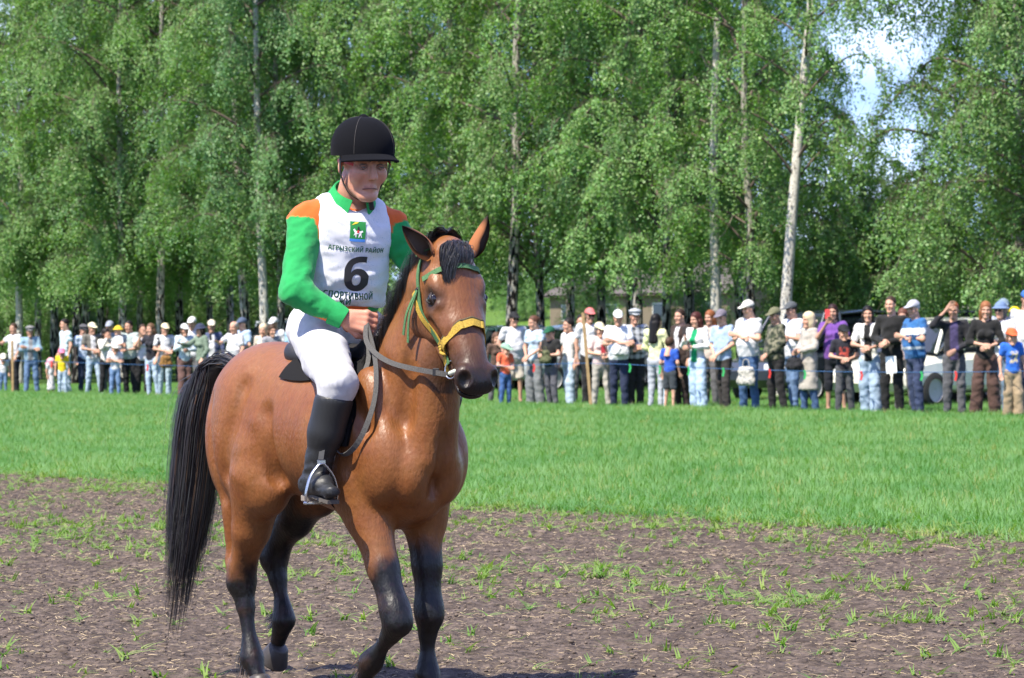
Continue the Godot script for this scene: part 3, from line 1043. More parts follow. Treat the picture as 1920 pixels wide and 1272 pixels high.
func build_rider() -> void:
	fold_noise.seed = 3
	fold_noise.frequency = 1.0
	fold_noise.fractal_octaves = 3
	var rider := thing("person", "rider in black velvet helmet, white number 6 bib and white breeches on the bay horse", "person", horse_at * Transform3D(Basis.IDENTITY, SEAT))
	var sh_r := tp(0.18, 0.43, -0.005)
	var sh_l := tp(-0.18, 0.43, -0.005)
	var el_r := Vector3(-0.115, 1.645, 0.285)
	var wr_r := Vector3(0.0, 1.535, 0.14)
	var el_l := Vector3(0.03, 1.66, -0.26)
	var wr_l := Vector3(0.10, 1.54, -0.10)
	var hip_r := tp(0.10, 0.0, 0.0)
	var hip_l := tp(-0.10, 0.0, 0.0)
	var kn_r := Vector3(0.20, 1.285, 0.305)
	var kn_l := Vector3(0.10, 1.285, -0.29)
	var an_r := Vector3(0.085, 0.905, 0.345)
	var an_l := Vector3(-0.10, 0.93, -0.32)
	var toe_r := Vector3(0.27, 0.865, 0.375)
	var toe_l := Vector3(0.08, 0.89, -0.34)
	var neck := tp(0.0, 0.47, -0.01)
	var head_c := Vector3(-0.04, 2.148, 0.01)
	var head_b := Basis(Vector3.UP, -0.19) * Basis(Vector3(0, 0, 1), -0.25) * Basis.from_scale(Vector3(1.1, 1.1, 1.2))
	# body: one surface from feet to head
	var g := Geo.new()
	g.col = SKIN
	var V := Vox.new(Vector3(-0.5, 0.8, -0.46), Vector3(0.38, 2.1, 0.46), 0.019, 0.014)
	V.cap(tp(0, 0.02, 0), tp(0, 0.38, 0), 0.13, 0.15, 0.66, T_F)
	V.cap(sh_r, sh_l, 0.05, 0.05)
	V.cap(neck, head_c + head_b * Vector3(-0.04, -0.1, 0), 0.056, 0.054)
	for q in [[sh_r, el_r, 0.05, 0.04], [el_r, wr_r, 0.04, 0.028], [sh_l, el_l, 0.05, 0.04], [el_l, wr_l, 0.04, 0.028], [hip_r, kn_r, 0.085, 0.055], [kn_r, an_r, 0.053, 0.037], [an_r, an_r.lerp(toe_r, 0.7), 0.034, 0.022], [hip_l, kn_l, 0.085, 0.055], [kn_l, an_l, 0.053, 0.037], [an_l, an_l.lerp(toe_l, 0.7), 0.034, 0.022]]:
		V.cap(q[0], q[1], q[2], q[3])
	g.add(V.arrays(), Transform3D.IDENTITY)
	var H := Vox.new(Vector3(-0.16, -0.22, -0.11), Vector3(0.14, 0.15, 0.11), 0.0035, 0.005)
	head_shapes(H)
	g.col = Color.WHITE
	g.add(H.arrays(face_tint), Transform3D(head_b, head_c))
	# hands closed on the reins
	g.col = SKIN * Color(1.08, 1.0, 0.98)
	fist(g, wr_r, Vector3(0.56, -0.16, -0.80).normalized(), Vector3(0.75, 0.15, 0.62).normalized(), 1.0)
	fist(g, wr_l, Vector3(0.62, -0.16, 0.75).normalized(), Vector3(0.75, 0.2, -0.6).normalized(), -1.0)
	var skin := mat(Color.WHITE, 0.5, 0.4, true)
	skin.subsurf_scatter_enabled = true
	skin.subsurf_scatter_strength = 0.12
	part("body", to_mesh(shifted(g.arrays(), SEAT)), skin, rider)
	# eyes behind the glasses
	var ht := Transform3D(head_b, head_c - SEAT)
	for s in [-1.0, 1.0]:
		var ge := Geo.new()
		for i in 3:
			pass
		var sp := SphereMesh.new()
		sp.radius = 0.0118
		sp.height = 0.0236
		var eye := part("eye", sp, mat(Color(0.20, 0.17, 0.155), 0.35, 0.3), rider, ht * Transform3D(Basis.IDENTITY, Vector3(0.0735, 0.005, 0.0315 * s)))
		var ir := SphereMesh.new()
		ir.radius = 0.0072
		ir.height = 0.0144
		part("iris", ir, mat(Color(0.03, 0.03, 0.03), 0.15), eye, Transform3D(Basis.IDENTITY, Vector3(0.0064, -0.0032, -0.001)))
		ge.col = SKIN * Color(0.5, 0.42, 0.4)
		for e in [-1.0, 1.0]:
			var arc := []
			for q in 5:
				var an := lerpf(-1.2, 1.2, q / 4.0)
				arc.append(Vector3(0.0745 + 0.0105 * cos(an), 0.005 + e * 0.0052 * cos(an) + 0.001, (0.0315 + 0.0135 * sin(an)) * s))
			ge.tube(curve(arc, 2), fill(9, 0.0042 if e > 0 else 0.003, 0.0042 if e > 0 else 0.003), 6)
		part("eyelid", ge.mesh(), skin, eye, Transform3D(Basis.IDENTITY, -Vector3(0.0735, 0.005, 0.0315 * s)))
	var mo := Geo.new()
	var ml := curve([Vector3(0.079, -0.0765, -0.0265), Vector3(0.0895, -0.0722, -0.013), Vector3(0.0935, -0.0715, 0.0), Vector3(0.0895, -0.0722, 0.013), Vector3(0.079, -0.0765, 0.0265)], 3)
	mo.tube(ml, fill(ml.size(), 0.0021, 0.0021), 6)
	for s in [-1.0, 1.0]:
		var eb := Geo.new()
		var bl := curve([Vector3(0.0985, 0.030, 0.013 * s), Vector3(0.094, 0.0345, 0.03 * s), Vector3(0.077, 0.031, 0.052 * s)], 4)
		eb.tube(bl, PackedFloat32Array([0.003, 0.0042, 0.0045, 0.0045, 0.0042, 0.004, 0.0034, 0.0028, 0.0018]), 7)
		part("eyebrow", eb.mesh(), mat(Color(0.10, 0.065, 0.045), 0.9), rider, ht)
	part("mouth", mo.mesh(), mat(Color(0.16, 0.06, 0.05), 0.6), rider, ht)
	# sweatshirt: green sleeves, orange shoulders and hem
	var J := Vox.new(Vector3(-0.5, 1.44, -0.42), Vector3(0.2, 2.1, 0.42), 0.0095, 0.012)
	torso_shapes(J, -0.006)
	J.cap(sh_r, el_r, 0.068, 0.058)
	J.cap(el_r, wr_r.lerp(el_r, 0.22), 0.058, 0.044)
	J.cap(sh_l, el_l, 0.068, 0.058)
	J.cap(el_l, wr_l.lerp(el_l, 0.22), 0.058, 0.044)
	J.cap(tp(0.12, 0.455, -0.02), sh_r, 0.07, 0.062)
	J.cap(tp(-0.12, 0.455, -0.02), sh_l, 0.07, 0.062)
	var sides := [[sh_r, el_r], [sh_l, el_l]]
	var jt := func(p: Vector3, _n: Vector3) -> Color:
		var green := Color(0.022, 0.33, 0.09)
		var orange := Color(0.74, 0.135, 0.025)
		var s: float = (p - T_O).dot(T_S)
		var u: float = (p - T_O).dot(T_U)
		var e: Array = sides[0] if s > 0 else sides[1]
		var t: float = (p - e[0]).dot((e[1] - e[0]).normalized())
		var far := absf(s) - 0.14 - 0.25 * (u - 0.43)
		if u < 0.1 and absf(s) < 0.2:
			return orange
		return green if t > 0.0 + 0.35 * maxf(0.0, u - 0.42) and far > 0.018 else orange
	var jm := cloth(Color.WHITE, 0.25)
	jm.vertex_color_use_as_albedo = true
	part("sweatshirt", to_mesh(shifted(wrinkled(J.arrays(jt), sleeve_fold), SEAT)), jm, rider)
	# cuffs
	for q in [[el_r, wr_r], [el_l, wr_l]]:
		var gc := Geo.new()
		var d: Vector3 = (q[1] - q[0]).normalized()
		gc.tube(PackedVector3Array([q[1] - d * 0.055 - SEAT, q[1] - d * 0.05 - SEAT, q[1] - d * 0.005 - SEAT, q[1] + d * 0.004 - SEAT, q[1] + d * 0.003 - SEAT, q[1] - d * 0.02 - SEAT]), PackedFloat32Array([0.044, 0.05, 0.044, 0.042, 0.036, 0.034]), 20, 1.0, Vector3.ZERO, false)
		part("cuff", gc.mesh(), cloth(Color(0.022, 0.33, 0.09), 0.2), rider)
	# collar: green, open at the throat
	var cg := Geo.new()
	for s in [-1.0, 1.0]:
		var pts := []
		for q in 7:
			var an := lerpf(0.42, PI + 0.02, q / 6.0)
			pts.append(tp(sin(an) * 0.088 * s, 0.512 + 0.040 * (1.0 - cos(an)) * 0.75, cos(an) * 0.098 - 0.0) - SEAT)
		var cv := curve(pts, 3)
		var nv := PackedVector3Array()
		for q in cv:
			nv.append(((q + SEAT) - tp(0, 0.50, -0.005)).normalized())
		cg.strap(cv, nv, 0.066, 0.006)
	part("collar", cg.mesh(), cloth(Color(0.022, 0.33, 0.09), 0.2), rider)
	# bib
	var B := Vox.new(Vector3(-0.5, 1.46, -0.32), Vector3(0.1, 2.08, 0.32), 0.0095, 0.010)
	torso_shapes(B, 0.014)
	B.cap(tp(0.08, 0.465, -0.02), tp(0.14, 0.445, -0.012), 0.084, 0.086)
	B.cap(tp(-0.08, 0.465, -0.02), tp(-0.14, 0.445, -0.012), 0.084, 0.086)
	B.half(tp(0.152, 0.45, 0), (T_S + T_U * 0.16).normalized())
	B.half(tp(-0.152, 0.45, 0), (-T_S + T_U * 0.16).normalized())
	B.ell(tp(0, 0.61, 0.06), Vector3(0.115, 0.105, 0.105), Basis(T_F, T_U, T_S), true)
	B.ell(tp(0, 0.60, -0.02), Vector3(0.10, 0.085, 0.09), Basis(T_F, T_U, T_S), true)
	B.half(tp(0, 0.105, 0), (-T_U + T_F * 0.12).normalized())
	var bm := cloth(Color(0.60, 0.61, 0.65), 0.12)
	bm.albedo_texture = speckle()
	bm.uv1_scale = Vector3.ONE * 4.0
	part("bib", to_mesh(shifted(wrinkled(B.arrays(), bib_fold), SEAT)), bm, rider)
	var dark_green := mat(Color(0.01, 0.10, 0.045), 0.7)
	var print_black := mat(Color(0.012, 0.012, 0.014), 0.6)
	bib_text(rider, B, "АГРЫЗСКИЙ РАЙОН", 0.0, 0.362, 0.228, 0.0, dark_green, "lettering", true)
	bib_text(rider, B, "6", -0.008, 0.262, 0.0, 0.140, print_black, "number", true)
	bib_text(rider, B, "СПОРТИВНОЙ", 0.012, 0.178, 0.205, 0.0, dark_green, "lettering", false)
	bib_text(rider, B, "ЖИ", 0.03, 0.150, 0.05, 0.0, dark_green, "lettering", false)
	emblem(rider, B)
	# breeches
	var R := Vox.new(Vector3(-0.5, 1.1, -0.44), Vector3(0.34, 1.66, 0.44), 0.0125, 0.012)
	R.cap(tp(0, 0.0, -0.01), tp(0, 0.10, 0), 0.165, 0.15, 0.78, T_F)
	R.ell(tp(0, -0.01, -0.06), Vector3(0.13, 0.12, 0.18))
	for q in [[hip_r, kn_r, an_r], [hip_l, kn_l, an_l]]:
		R.cap(q[0], q[0].lerp(q[1], 0.5), 0.104, 0.092)
		R.cap(q[0].lerp(q[1], 0.5), q[1], 0.092, 0.072)
		R.cap(q[1], q[1].lerp(q[2], 0.3), 0.074, 0.054)
	R.half(tp(0, 0.135, 0), T_U)
	part("breeches", to_mesh(shifted(wrinkled(R.arrays(), breech_fold), SEAT)), cloth(Color(0.56, 0.57, 0.59), 0.15), rider)
	# boots
	for s in [1.0, -1.0]:
		boot(rider, kn_r if s > 0 else kn_l, an_r if s > 0 else an_l, toe_r if s > 0 else toe_l, s)
	helmet(rider, head_b, head_c - SEAT)
	glasses(rider, head_b, head_c - SEAT)

func torso_shapes(V: Vox, more: float) -> void:
	V.cap(tp(0, 0.06, 0.005), tp(0, 0.2, 0.012), 0.158 + more, 0.168 + more, 0.76, T_F)
	V.cap(tp(0, 0.2, 0.012), tp(0, 0.36, 0.0), 0.168 + more, 0.178 + more, 0.68, T_F)
	V.cap(tp(-0.07, 0.40, -0.012), tp(0.07, 0.40, -0.012), 0.105 + more, 0.105 + more)
	V.cap(tp(0.0, 0.3, -0.05), tp(0.0, 0.44, -0.05), 0.10 + more, 0.09 + more)

func fist(g: Geo, wrist: Vector3, along: Vector3, back: Vector3, side: float) -> void:
	# along: wrist to knuckles; back: the way the back of the hand faces; fingers lie one under another
	back = (back - along * back.dot(along)).normalized()
	var down := along.cross(back) * side
	if down.y > 0:
		down = -down
	var f := Vox.new(wrist - Vector3.ONE * 0.15, wrist + Vector3.ONE * 0.15, 0.0042, 0.004)
	var at := func(a: float, d: float, b: float) -> Vector3:
		return wrist + (along * a + down * d + back * b) * 1.13
	f.cap(at.call(-0.03, 0, 0), at.call(0.02, 0, 0), 0.028, 0.03, 0.8, back)
	for i in 4:
		var d := -0.030 + 0.0195 * i
		f.cap(at.call(0.015, d * 0.7, 0), at.call(0.078, d, 0.006), 0.017, 0.0135)
	f.cap(at.call(0.02, 0, -0.004), at.call(0.068, 0, -0.002), 0.03, 0.034, 0.5, back)
	for i in 4:
		var d := -0.031 + 0.0205 * i
		var ln: float = [0.040, 0.044, 0.041, 0.034][i]
		var p0: Vector3 = at.call(0.08, d, 0.006)
		var p1: Vector3 = at.call(0.08 + ln * 0.72, d + 0.002, -0.012)
		var p2: Vector3 = at.call(0.08 + ln * 0.55, d + 0.003, -0.042)
		var p3: Vector3 = at.call(0.062, d + 0.002, -0.044)
		f.cap(p0, p1, 0.0112, 0.0092)
		f.cap(p1, p2, 0.0092, 0.0086)
		f.cap(p2, p3, 0.0086, 0.0078)
	# thumb leaves the lower side of the palm and closes over the reins
	f.cap(at.call(0.022, 0.026, -0.008), at.call(0.055, 0.048, -0.014), 0.016, 0.0125)
	f.cap(at.call(0.055, 0.048, -0.014), at.call(0.088, 0.05, -0.022), 0.0125, 0.0105)
	f.cap(at.call(0.088, 0.05, -0.022), at.call(0.107, 0.043, -0.03), 0.0105, 0.0085)
	g.add(f.arrays(), Transform3D.IDENTITY)

func speckle() -> ImageTexture:
	# the pale blue-green splashes printed on the bib
	var n := 512
	var im := Image.create(n, n, false, Image.FORMAT_RGB8)
	var a := FastNoiseLite.new()
	a.seed = 8
	a.frequency = 0.055
	var b := FastNoiseLite.new()
	b.seed = 18
	b.frequency = 0.008
	for y in n:
		for x in n:
			var f := a.get_noise_2d(x, y)
			var m := smoothstep(-0.15, 0.25, b.get_noise_2d(x, y))
			var k := smoothstep(0.30, 0.42, f) * m
			im.set_pixel(x, y, Color(1, 1, 1).lerp(Color(0.66, 0.79, 0.86), k * 0.8))
	return ImageTexture.create_from_image(im)

func on_bib(B: Vox, s: float, u: float, lift: float) -> Array:
	var p := B.land(tp(s, u, 0.2), -T_F)
	var n := B.slope(p)
	return [p + n * (bib_fold(p) + lift), n]

func bib_text(rider: Node3D, B: Vox, txt: String, s0: float, u0: float, width: float, height: float, m: Material, called: String, bold: bool) -> void:
	var tm := TextMesh.new()
	var f := SystemFont.new()
	f.font_names = PackedStringArray(["Droid Sans"])
	f.font_weight = 800 if bold else 600
	tm.font = f
	tm.text = txt
	tm.font_size = 64
	tm.pixel_size = 0.01
	tm.depth = 0.0
	tm.curve_step = 2.0
	var arr := tm.get_mesh_arrays()
	var vs: PackedVector3Array = arr[Mesh.ARRAY_VERTEX]
	var lo := vs[0]
	var hi := vs[0]
	for p in vs:
		lo = lo.min(p)
		hi = hi.max(p)
	var sc := width / (hi.x - lo.x) if width > 0 else height / (hi.y - lo.y)
	var sy := sc * (1.12 if width > 0 else 1.0)
	var sx := sc * (1.0 if width > 0 else 1.12)
	var idx := PackedInt32Array()
	var g := Geo.new()
	var src: PackedInt32Array = arr[Mesh.ARRAY_INDEX] if arr[Mesh.ARRAY_INDEX] != null else PackedInt32Array(range(vs.size()))
	for i in range(0, src.size(), 3):
		cut_tri(g, idx, B, [vs[src[i]], vs[src[i + 1]], vs[src[i + 2]]], lo, hi, sx, sy, s0, u0, 0)
	var am := Geo.new()
	am = g
	part(called, to_mesh(shifted(am.arrays(), SEAT)), m, rider)

func cut_tri(g: Geo, idx: PackedInt32Array, B: Vox, t: Array, lo: Vector3, hi: Vector3, sx: float, sy: float, s0: float, u0: float, deep: int) -> void:
	# long triangles are halved so that the print follows the cloth
	var e := [((t[1] - t[0]) as Vector3).length() * sx, ((t[2] - t[1]) as Vector3).length() * sx, ((t[0] - t[2]) as Vector3).length() * sx]
	var mx := 0
	for i in 3:
		if e[i] > e[mx]:
			mx = i
	if e[mx] > 0.010 and deep < 9:
		var a: Vector3 = t[mx]
		var b: Vector3 = t[(mx + 1) % 3]
		var c: Vector3 = t[(mx + 2) % 3]
		var m := (a + b) * 0.5
		cut_tri(g, idx, B, [a, m, c], lo, hi, sx, sy, s0, u0, deep + 1)
		cut_tri(g, idx, B, [m, b, c], lo, hi, sx, sy, s0, u0, deep + 1)
		return
	var k := []
	for p in t:
		var q := on_bib(B, s0 - (p.x - (lo.x + hi.x) * 0.5) * sx, u0 + (p.y - (lo.y + hi.y) * 0.5) * sy, 0.0022)
		k.append(g.vert(q[0], q[1]))
	g.tri(k[0], k[1], k[2])

func patch(g: Geo, B: Vox, poly: Array, s0: float, u0: float, sc: float, lift: float) -> void:
	var pp := PackedVector2Array()
	for q in poly:
		pp.append(Vector2(q[0], q[1]))
	var ids := Geometry2D.triangulate_polygon(pp)
	for i in range(0, ids.size(), 3):
		var k := []
		var area := (pp[ids[i + 1]] - pp[ids[i]]).cross(pp[ids[i + 2]] - pp[ids[i]])
		for j in ([0, 2, 1] if area > 0 else [0, 1, 2]):
			var p := pp[ids[i + j]]
			var q := on_bib(B, s0 - p.x * sc, u0 + p.y * sc, lift)
			k.append(g.vert(q[0], q[1]))
		g.tri(k[0], k[1], k[2])

func emblem(rider: Node3D, B: Vox) -> void:
	var s0 := 0.004
	var u0 := 0.428
	var base := Geo.new()
	for i in 6:
		for j in 7:
			var x0 := -0.032 + 0.064 * i / 6.0
			var x1 := -0.032 + 0.064 * (i + 1) / 6.0
			var y0 := -0.038 + 0.076 * j / 7.0
			var y1 := -0.038 + 0.076 * (j + 1) / 7.0
			base.col = Color(0.07, 0.23, 0.62) if j < 1 else Color(0.02, 0.22, 0.05)
			patch(base, B, [[x0, y0], [x1, y0], [x1, y1], [x0, y1]], s0, u0, 1.0, 0.0022)
	var o := part("emblem", to_mesh(shifted(base.arrays(), SEAT)), mat(Color.WHITE, 0.6, 0.4, true), rider)
	var white := Geo.new()
	white.col = Color(0.8, 0.8, 0.8)
	patch(white, B, [[-0.016, 0.002], [-0.020, 0.008], [-0.014, 0.012], [-0.009, 0.004], [0.010, 0.003], [0.019, 0.006], [0.022, 0.0], [0.015, -0.003], [0.015, -0.012], [0.019, -0.02], [0.016, -0.021], [0.011, -0.011], [0.006, -0.022], [0.003, -0.021], [0.006, -0.008], [-0.005, -0.008], [-0.006, -0.021], [-0.009, -0.021], [-0.010, -0.008], [-0.015, -0.015], [-0.017, -0.013], [-0.012, -0.004]], s0, u0, 1.0, 0.0032)
	white.col = Color(0.55, 0.03, 0.03)
	patch(white, B, [[-0.004, 0.006], [0.005, 0.006], [0.006, -0.004], [-0.003, -0.004]], s0, u0, 1.0, 0.0042)
	white.col = Color(0.02, 0.02, 0.02)
	patch(white, B, [[-0.003, 0.007], [0.004, 0.007], [0.005, 0.016], [0.002, 0.021], [-0.002, 0.017]], s0, u0, 1.0, 0.0036)
	white.col = Color(0.75, 0.55, 0.05)
	patch(white, B, [[-0.026, 0.024], [-0.004, 0.031], [0.002, 0.036], [-0.012, 0.036]], s0, u0, 1.0, 0.0034)
	part("horseman", to_mesh(shifted(white.arrays(), SEAT)), mat(Color.WHITE, 0.6, 0.4, true), o)

func boot(rider: Node3D, kn: Vector3, an: Vector3, toe: Vector3, s: float) -> void:
	var V := Vox.new(an.min(toe).min(kn) - Vector3(0.16, 0.1, 0.13), an.max(toe).max(kn) + Vector3(0.13, 0.05, 0.13), 0.0095, 0.009)
	var top := kn.lerp(an, 0.12)
	V.cap(top + (kn - an) * 0.15, kn.lerp(an, 0.5), 0.08, 0.07)
	V.cap(kn.lerp(an, 0.5), kn.lerp(an, 0.82), 0.066, 0.050)
	V.cap(kn.lerp(an, 0.82), an, 0.050, 0.047)
	V.cap(an + Vector3(-0.035, -0.015, 0), an.lerp(toe, 0.45) + Vector3(0, 0.005, 0), 0.042, 0.042)
	V.cap(an.lerp(toe, 0.45), toe - Vector3(0.02, 0.0, 0), 0.040, 0.033, 0.8, Vector3.UP)
	V.half(top, (kn - an).normalized() + Vector3(-0.15, 0, 0))
	var f := func(p: Vector3) -> float:
		var t: float = (p - an).dot((kn - an).normalized())
		return fold_noise.get_noise_3d(p.x * 8.0, p.y * 26.0, p.z * 8.0) * 0.010 * smoothstep(0.2, 0.02, t) * smoothstep(-0.06, 0.0, t)
	var b := part("boot", to_mesh(shifted(wrinkled(V.arrays(), f), SEAT)), mat(Color(0.016, 0.017, 0.018), 0.48, 0.45), rider)
	# sole, heel, zip pull
	var g := Geo.new()
	var up := Vector3.UP
	var d := (toe - an)
	d.y *= 0.6
	var base := an + Vector3(0, -0.058, 0)
	var pts := PackedVector3Array([base - d * 0.28, base, base + d * 0.45, base + d * 0.8, base + d * 0.95])
	var nn := PackedVector3Array([up, up, up, up, up])
	for i in pts.size():
		pts[i] -= SEAT
	g.strap(pts, nn, 0.05, 0.014)
	part("sole", g.mesh(), mat(Color(0.07, 0.06, 0.05), 0.8), b)
	var gh := Geo.new()
	gh.box(Transform3D(Basis(Vector3.UP, atan2(-d.z, d.x)), base - d * 0.15 + Vector3(0, -0.012, 0) - SEAT), Vector3(0.06, 0.026, 0.062), 0.004)
	part("heel", gh.mesh(), mat(Color(0.20, 0.17, 0.14), 0.8), b)
	var gz := Geo.new()
	var zp := curve([top + Vector3(-0.06, 0.0, 0.035 * s), kn.lerp(an, 0.25) + Vector3(-0.062, 0, 0.036 * s), kn.lerp(an, 0.36) + Vector3(-0.06, 0, 0.037 * s)], 3)
	for i in zp.size():
		zp[i] -= SEAT
	gz.tube(zp, fill(zp.size(), 0.006, 0.006), 6)
	part("zip_flap", gz.mesh(), mat(Color(0.012, 0.012, 0.013), 0.6), b)

func helmet(rider: Node3D, b: Basis, c: Vector3) -> void:
	var vel := mat(Color(0.0065, 0.0068, 0.0085), 0.95, 0.15)
	vel.rim_enabled = true
	vel.rim = 0.12
	var g := Geo.new()
	var prof := PackedVector2Array()
	for i in 19:
		var t := i / 18.0
		var an := lerpf(-0.16, PI * 0.5, t)
		prof.append(Vector2(maxf(0.0005, 0.113 * pow(maxf(cos(an), 0.0), 0.82) * (1.0 if an > 0 else 1.0 + an * 0.02)), 0.112 * sin(an) if an > 0 else 0.16 * an))
	var tr := Transform3D(b * Basis.from_scale(Vector3(1.02, 1.03, 0.95)) * Basis(Vector3(0, 0, 1), 0.17), c + b * Vector3(-0.016, 0.053, 0))
	g.lathe(tr, prof, 40, Vector2(1.17, 0.96))
	var inner := PackedVector2Array()
	for i in 9:
		var an := lerpf(PI * 0.5, -0.16, i / 8.0)
		inner.append(Vector2(maxf(0.0005, 0.105 * pow(maxf(cos(an), 0.0), 0.82)), 0.104 * sin(an) if an > 0 else 0.16 * an))
	g.lathe(tr, inner, 40, Vector2(1.17, 0.96))
	var h := part("helmet", g.mesh(), vel, rider)
	# visor
	var v := Geo.new()
	var n := 22
	for layer in 2:
		var base := v.v.size()
		for i in n + 1:
			var an := lerpf(-1.2, 1.2, float(i) / n)
			for j in 6:
				var r := j / 5.0
				var reach := 0.034 * pow(cos(an * 1.2), 0.8) if absf(an) < 1.2 else 0.0
				var p := Vector3(cos(an) * (0.13 + reach * r), -0.014 - 0.018 * r - 0.10 * (1.0 - cos(an)) * 0.15, sin(an) * (0.107 + reach * r * 0.7))
				p.y += -0.006 * layer
				v.vert(tr * p, tr.basis * Vector3(0.3, 1.0 if layer == 0 else -1.0, 0).normalized())
		for i in n:
			for j in 5:
				var p := base + i * 6 + j
				if layer == 0:
					v.id.append_array(PackedInt32Array([p, p + 1, p + 6, p + 1, p + 7, p + 6]))
				else:
					v.id.append_array(PackedInt32Array([p, p + 6, p + 1, p + 1, p + 6, p + 7]))
	var rim := []
	for i in 9:
		var an := lerpf(-1.15, 1.15, i / 8.0)
		var reach := 0.034 * pow(cos(an * 1.2), 0.8) if absf(an) < 1.2 else 0.0
		rim.append(tr * Vector3(cos(an) * (0.13 + reach), -0.035 - 0.10 * (1.0 - cos(an)) * 0.15, sin(an) * (0.107 + reach * 0.7)))
	var rc := curve(rim, 3)
	v.tube(rc, fill(rc.size(), 0.005, 0.005), 8)
	part("visor", v.mesh(), vel, h)
	var bt := Geo.new()
	bt.lathe(tr * Transform3D(Basis.IDENTITY, Vector3(0, 0.108, 0)), PackedVector2Array([Vector2(0.017, 0), Vector2(0.0165, 0.006), Vector2(0.011, 0.011), Vector2(0.0005, 0.013)]), 16)
	part("button", bt.mesh(), vel, h)
	# piped seams over the crown
	for a0 in [0.75, -0.75, 2.4, -2.4]:
		var sm := Geo.new()
		var pts := []
		for i in 9:
			var an := lerpf(-0.1, 1.45, i / 8.0)
			var rr := 0.1135 * pow(maxf(cos(an), 0.0), 0.82)
			pts.append(tr * Vector3(cos(a0) * rr * 1.17, 0.1125 * sin(an) if an > 0 else 0.16 * an, sin(a0) * rr * 0.96))
		var cv := curve(pts, 3)
		sm.tube(cv, fill(cv.size(), 0.0011, 0.0011), 5)
		part("seam", sm.mesh(), mat(Color(0.045, 0.04, 0.035), 0.8), h)
	# chin strap
	for s in [-1.0, 1.0]:
		var st := Geo.new()
		var sp := curve([Vector3(0.012, 0.035, 0.088 * s), Vector3(0.016, -0.02, 0.086 * s), Vector3(0.012, -0.065, 0.070 * s), Vector3(0.022, -0.108, 0.045 * s), Vector3(0.04, -0.132, 0.0)], 4)
		var nv := PackedVector3Array()
		for i in sp.size():
			nv.append(b * Vector3(0, -0.25, s).normalized() if i < 10 else b * Vector3(0.0, -1, 0.25 * s).normalized())
			sp[i] = c + b * sp[i]
		st.strap(sp, nv, 0.013, 0.0025)
		part("chin_strap", st.mesh(), mat(Color(0.008, 0.008, 0.009), 0.7), h)
	var bk := Geo.new()
	bk.box(Transform3D(b * Basis(Vector3(1, 0, 0), 0.25), c + b * Vector3(0.052, -0.142, -0.022)), Vector3(0.012, 0.034, 0.016), 0.003)
	part("strap_end", bk.mesh(), mat(Color(0.008, 0.008, 0.009), 0.6), h)

func glasses(rider: Node3D, b: Basis, c: Vector3) -> void:
	var lens := StandardMaterial3D.new()
	lens.albedo_color = Color(0.85, 0.9, 0.9, 0.04)
	lens.metallic_specular = 0.35
	lens.transparency = BaseMaterial3D.TRANSPARENCY_ALPHA
	lens.roughness = 0.03
	var red := mat(Color(0.42, 0.015, 0.02), 0.3)
	var root := part("glasses", arc_strip(b, c), lens, rider)
	for s in [-1.0, 1.0]:
		var g := Geo.new()
		var pts := curve([Vector3(0.078, 0.013, 0.066 * s), Vector3(0.045, 0.014, 0.077 * s), Vector3(0.0, 0.014, 0.083 * s), Vector3(-0.02, 0.004, 0.083 * s)], 3)
		var nv := PackedVector3Array()
		for i in pts.size():
			nv.append(b * Vector3(0.1, 0, s).normalized())
			pts[i] = c + b * pts[i]
		g.strap(pts, nv, 0.011, 0.003)
		part("temple", g.mesh(), red, root)

func arc_strip(b: Basis, c: Vector3) -> ArrayMesh:
	# wrap-round safety lens with a cut for the nose
	var g := Geo.new()
	var n := 24
	for i in n + 1:
		var z := lerpf(-0.068, 0.068, float(i) / n)
		var x := 0.114 - 7.2 * z * z
		var low := -0.018 + 0.018 * exp(-pow(z / 0.011, 2.0)) + 0.006 * smoothstep(0.045, 0.068, absf(z))
		for j in 5:
			var y := lerpf(0.022, low, j / 4.0)
			g.vert(c + b * Vector3(x + 0.1 * y * 0.2, y, z), b * Vector3(1, 0, 14.4 * z).normalized())
	for i in n:
		for j in 4:
			var p := i * 5 + j
			g.id.append_array(PackedInt32Array([p, p + 1, p + 5, p + 1, p + 6, p + 5]))
	return g.mesh()

# ------------------------------------------------------------------ saddle, bridle, reins
func web(lin: Color, rough := 0.75) -> StandardMaterial3D:
	var m := mat(lin, rough, 0.4)
	m.albedo_texture = noise_tex(0.06, 0.6, 1.0, 256, 14)
	m.uv1_triplanar = true
	m.uv1_scale = Vector3.ONE * 9.0
	return m

func tack_part(called: String, root: Node3D, base: Vector3, pts: Array, nrm: Array, w: float, th: float, m: Material, steps := 5) -> MeshInstance3D:
	var g := Geo.new()
	var p := curve(pts, steps)
	var n := curve(nrm, steps)
	for i in p.size():
		p[i] -= base
	g.strap(p, n, w, th)
	return part(called, g.mesh(), m, root)

func face_off(u: float, w: float, lift := 0.004) -> Vector3:
	# a point just outside the head at that length and breadth, read from the head's own grid
	var p := hd(u, 0.12, w)
	return head_vox.land(p, -HEAD_N) + HEAD_N * lift

func cheek_off(u: float, v: float, s: float, lift := 0.004) -> Vector3:
	var p := hd(u, v, 0.2 * s)
	return head_vox.land(p, -HEAD_W * s) + HEAD_W * s * lift

func ring(g: Geo, c: Vector3, ax: Vector3, r: float, th: float) -> void:
	var u := ax.cross(Vector3.UP).normalized()
	var w := ax.cross(u)
	var p := PackedVector3Array()
	for i in 25:
		var a := TAU * i / 24.0
		p.append(c + (u * cos(a) + w * sin(a)) * r)
	g.tube(p, fill(25, th, th), 8, 1.0, ax, false)

